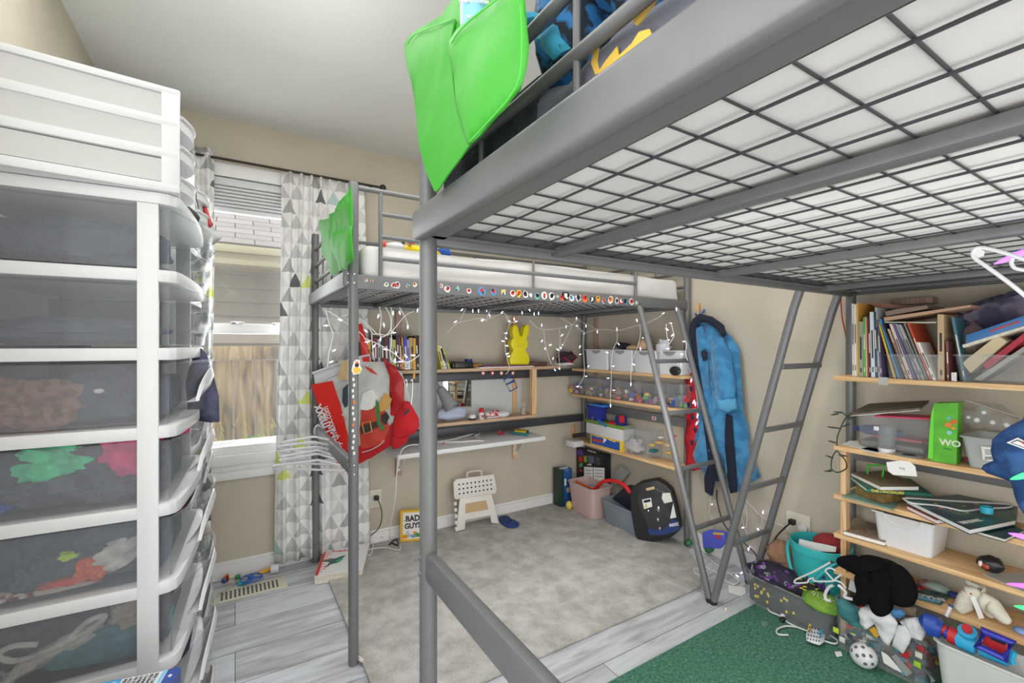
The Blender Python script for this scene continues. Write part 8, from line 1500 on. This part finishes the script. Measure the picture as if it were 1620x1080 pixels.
# board left end is under the plush; magazine, pen, white plush
Z5 = SZ[4]
flat('activity_magazine', 'colourful magazine with white upside-down title on the lowest right shelf', 'magazine', mat('magazine_cover', (44, 60, 62), 0.4, rgb2=(60, 110, 90), scale=30), [(1439, 942), (1487, 955), (1509, 935), (1455, 916)], 0.006, Z5 + .001, m2=M_paper)
zz = Z5 + 0.0076; pA, pB = W(1441, 938, Z=zz), W(1492, 949, Z=zz); dv = (pB - pA).normalized(); nv = Vector((-dv.y, dv.x, 0)); Mq = Matrix(((dv.x, nv.x, 0, 0), (dv.y, nv.y, 0, 0), (0, 0, 1, 0), (0, 0, 0, 1)))
mg = [x for x in C.objects if x.name.startswith('activity_magazine')][0]; q = MB(M_white); c = pA.lerp(pB, 0.52) + nv * 0.004; q.text('SMACC', 0.030, T(*c) @ Mq @ R(180), 0.0005, bold=0.001); q.use(rgbm((120, 180, 210))); q.slab([W(1440, 943, Z=zz), W(1487, 953.5, Z=zz), W(1489, 951, Z=zz), W(1441, 940, Z=zz)], (0, 0, 0.0006)); q.use(rgbm((190, 60, 50)))
for px, py, r, cc in ((1462, 928, .024, (180, 50, 44)), (1452, 931, .014, (200, 90, 50)), (1470, 927, .012, (60, 90, 190)), (1484, 932, .014, (190, 196, 190)), (1500, 935, .013, (226, 140, 70))): w_ = W(px, py, Z=zz); q.use(rgbm(cc)); q.lathe([(0.0005, 0), (r, 0), (0.0005, 0.0012)], 12, T(*w_), sy=0.6)
q.build('cover_print', mg)
for px, py, r, cc, lab in ((1480, 918, .028, (150, 170, 160), 'grey-green'), (1470, 908, .024, (150, 110, 110), 'dusty pink'), (1512, 911, .018, (50, 70, 130), 'dark blue')):
    w_ = W(px, py, X=2.27); q = MB(rgbm(cc)); q.ball((2.27, w_.y, Z5 + r * 0.6), (r, r * 1.5, r * 0.6), 14, nz=0.3, seed=px); tag(q.build('small_plush', smooth=80), lab + ' soft toy lump at the back of the lowest right shelf', 'plush toy')
q = MB(M_white); a, c = W(1497, 975, X=2.10), W(1505, 956, X=2.12); q.tube([a, a.lerp(c, 0.8)], 0.0055, 10); q.use(rgbm((40, 60, 120))); q.tube([a.lerp(c, 0.8), c], 0.006, 10); tag(q.build('marker_pen'), 'white marker with blue end leaning on the lowest right shelf', 'marker')
Mw = mat('cream_plush', (214, 210, 196), 0.9, bump=0.3, bscale=60); wp = lambda a, c, X=2.17: W(a, c, X=X)
vs = [wp(1540, 940), wp(1556, 950), wp(1572, 958, 2.165), wp(1525, 945, 2.165), wp(1520, 962, 2.16), wp(1512, 966, 2.15), wp(1582, 972, 2.155), wp(1598, 988, 2.14), wp(1546, 928, 2.20), wp(1532, 921, 2.21), wp(1562, 966, 2.19), wp(1572, 978, 2.19), wp(1533, 962, 2.20), wp(1534, 966, 2.20), wp(1556, 930, 2.22)]
skin('white_plush', Mw, vs, [(0, 1), (1, 2), (0, 3), (3, 4), (4, 5), (2, 6), (6, 7), (0, 8), (8, 9), (1, 10), (10, 11), (3, 12), (12, 13), (8, 14)], [0.028, 0.030, 0.027, 0.023, 0.019, 0.017, 0.021, 0.016, 0.022, 0.017, 0.016, 0.013, 0.014, 0.010, 0.016])
o = [x for x in C.objects if x.name.startswith('white_plush')][0]; tag(o, 'cream plush toy on all fours with a white tag on the lowest right shelf', 'plush toy')
q = MB(M_paper); q.slab([W(a, c, X=2.125) for a, c in ((1535, 944), (1542, 942), (1557, 977), (1549, 979))], (0.001, 0, 0)); q.use(rgbm((200, 40, 50))); q.ball(W(1536, 939, X=2.125), 0.003, 8); q.build('care_tag', o)
q = MB(rgbm((130, 160, 220))); w_ = W(1616, 998, Z=Z5 + .01); q.ball((w_.x, w_.y, Z5 + .011), (0.02, 0.02, 0.01), 12); tag(q.build('blue_toy'), 'pale blue toy at the right end of the lowest right shelf', 'toy')
# big white bin with the toy blaster on it
tb = tub('large white storage bin in the lower right corner', 'storage bin', mat('milky_plastic', (208, 210, 208), 0.4, trans=0.06, var=0.03), 1.985, 2.115, 0.10, 0.555, Zg, 0.245, 0.02, 0.03)
t = thing('toy_blaster', 'blue, red and cyan plastic toy blaster lying on the white bin', 'toy blaster', tuple(W(1530, 1030, X=2.02)))
Mbl, Mcy2, Mrd = mat('blaster_blue', (44, 50, 170), 0.35), mat('blaster_cyan', (50, 164, 210), 0.35), mat('blaster_red', (186, 40, 48), 0.4); bx = 2.03; bw = lambda a, c, X=bx: W(a, c, X=X)
def bt(name, m, pa, pb, r, seg=16, smooth=0): q = MB(m); q.tube([bw(*p) for p in (pa, pb)], r, seg); q.build(name, t)
q = MB(mat('blaster_navy', (40, 72, 160), 0.3)); q.tube([bw(1463, 988), bw(1468, 987), bw(1485, 993), bw(1492, 996)], [0.026, 0.036, 0.034, 0.022], 18); q.build('muzzle', t)
bt('red_collar', Mrd, (1492, 996), (1499, 999), 0.016); bt('blue_neck', Mbl, (1496, 1000), (1504, 1004), 0.020); bt('red_ring', Mrd, (1502, 1003), (1516, 1009), 0.026)
q = MB(Mcy2); q.tube([bw(1515, 1010), bw(1528, 1014), bw(1545, 1022)], [0.027, 0.030, 0.030], 18); q.build('cyan_body', t)
q = MB(Mcy2); w_ = bw(1532, 998, bx - .005); q.lathe([(0.012, 0), (0.022, 0), (0.023, 0.02), (0.012, 0.02)], 22, T(w_.x, w_.y, w_.z - 0.012) @ R(-35, 'Y')); q.build('cyan_dial', t)
q = MB(Mrd); q.lathe([(0.0005, 0), (0.013, 0), (0.013, 0.018), (0.0005, 0.018)], 18, T(w_.x - 0.006, w_.y, w_.z + 0.001) @ R(-35, 'Y')); q.build('red_button', t)
fr = [bw(*p, bx - .03) for p in ((1547, 1020), (1557, 997), (1602, 1015), (1591, 1041))]; q = MB(Mbl); q.tube([p + Vector((-.004, 0, 0)) for p in fr], 0.0125, 8, closed=True); q.build('blue_frame', t)
q = MB(Mrd); q.slab([bw(*p, bx) for p in ((1552, 1018), (1560, 1003), (1596, 1020), (1588, 1036))], (0.02, 0, 0), 0.003); q.build('red_panel', t); q = MB(M_black); q.slab([bw(*p, bx - .008) for p in ((1564, 1003), (1592, 1015), (1590, 1021), (1567, 1011))], (0.004, 0, 0)); q.build('dark_slot', t)
q = MB(Mcy2); q.tube([bw(*p, bx + .01) for p in ((1550, 1030), (1575, 1040), (1596, 1048))], 0.013, 10); q.tube([bw(*p, bx - .005) for p in ((1604, 1030), (1600, 1042), (1603, 1050))], 0.008, 8); q.build('cyan_base', t)
# blue patterned bag hanging at the right edge
t = thing('hanging_bag', 'blue tie-dyed bag with white logo patch hanging at the right edge', 'bag', tuple(W(1600, 800, X=1.86)))
Mtie = mat('tie_dye_blue', (52, 92, 150), 0.85, rgb2=(30, 66, 116), scale=16, bump=0.4, bscale=30); q = MB(Mtie)
q.cloth([W(a, c, X=1.86) for a, c in ((1570, 696), (1580, 685), (1600, 672), (1625, 660), (1660, 660), (1660, 800), (1620, 812), (1612, 800), (1604, 782), (1598, 762), (1585, 757), (1562, 748), (1553, 741), (1556, 735), (1572, 728), (1567, 712))], 0.03, 0.014, 12, 6, 5, 0.03); q.build('body', t, smooth=80)
q = MB(M_white); q.slab([W(a, c, X=1.808) for a, c in ((1592, 700), (1610, 692), (1650, 712), (1624, 712))], (0.002, 0, 0)); q.use(rgbm((30, 40, 60))); q.slab([W(a, c, X=1.806) for a, c in ((1598, 700), (1610, 695), (1640, 710), (1622, 709))], (0.001, 0, 0)); q.use(M_white); q.slab([W(a, c, X=1.8045) for a, c in ((1601, 700), (1610, 697), (1630, 707), (1620, 707))], (0.001, 0, 0)); q.use(rgbm((190, 50, 50))); q.slab([W(a, c, X=1.803) for a, c in ((1614, 699), (1620, 698), (1620, 703))], (0.001, 0, 0)); q.build('logo_patch', t)
q = MB(Mtie); q.tube([W(1622, 668, X=1.86), W(1640, 600, X=1.86), W(1650, 480, X=1.86), Vector((1.86, W(1650, 480, X=1.86).y, 1.47))], 0.006, 8, smooth=3); q.build('strap', t)
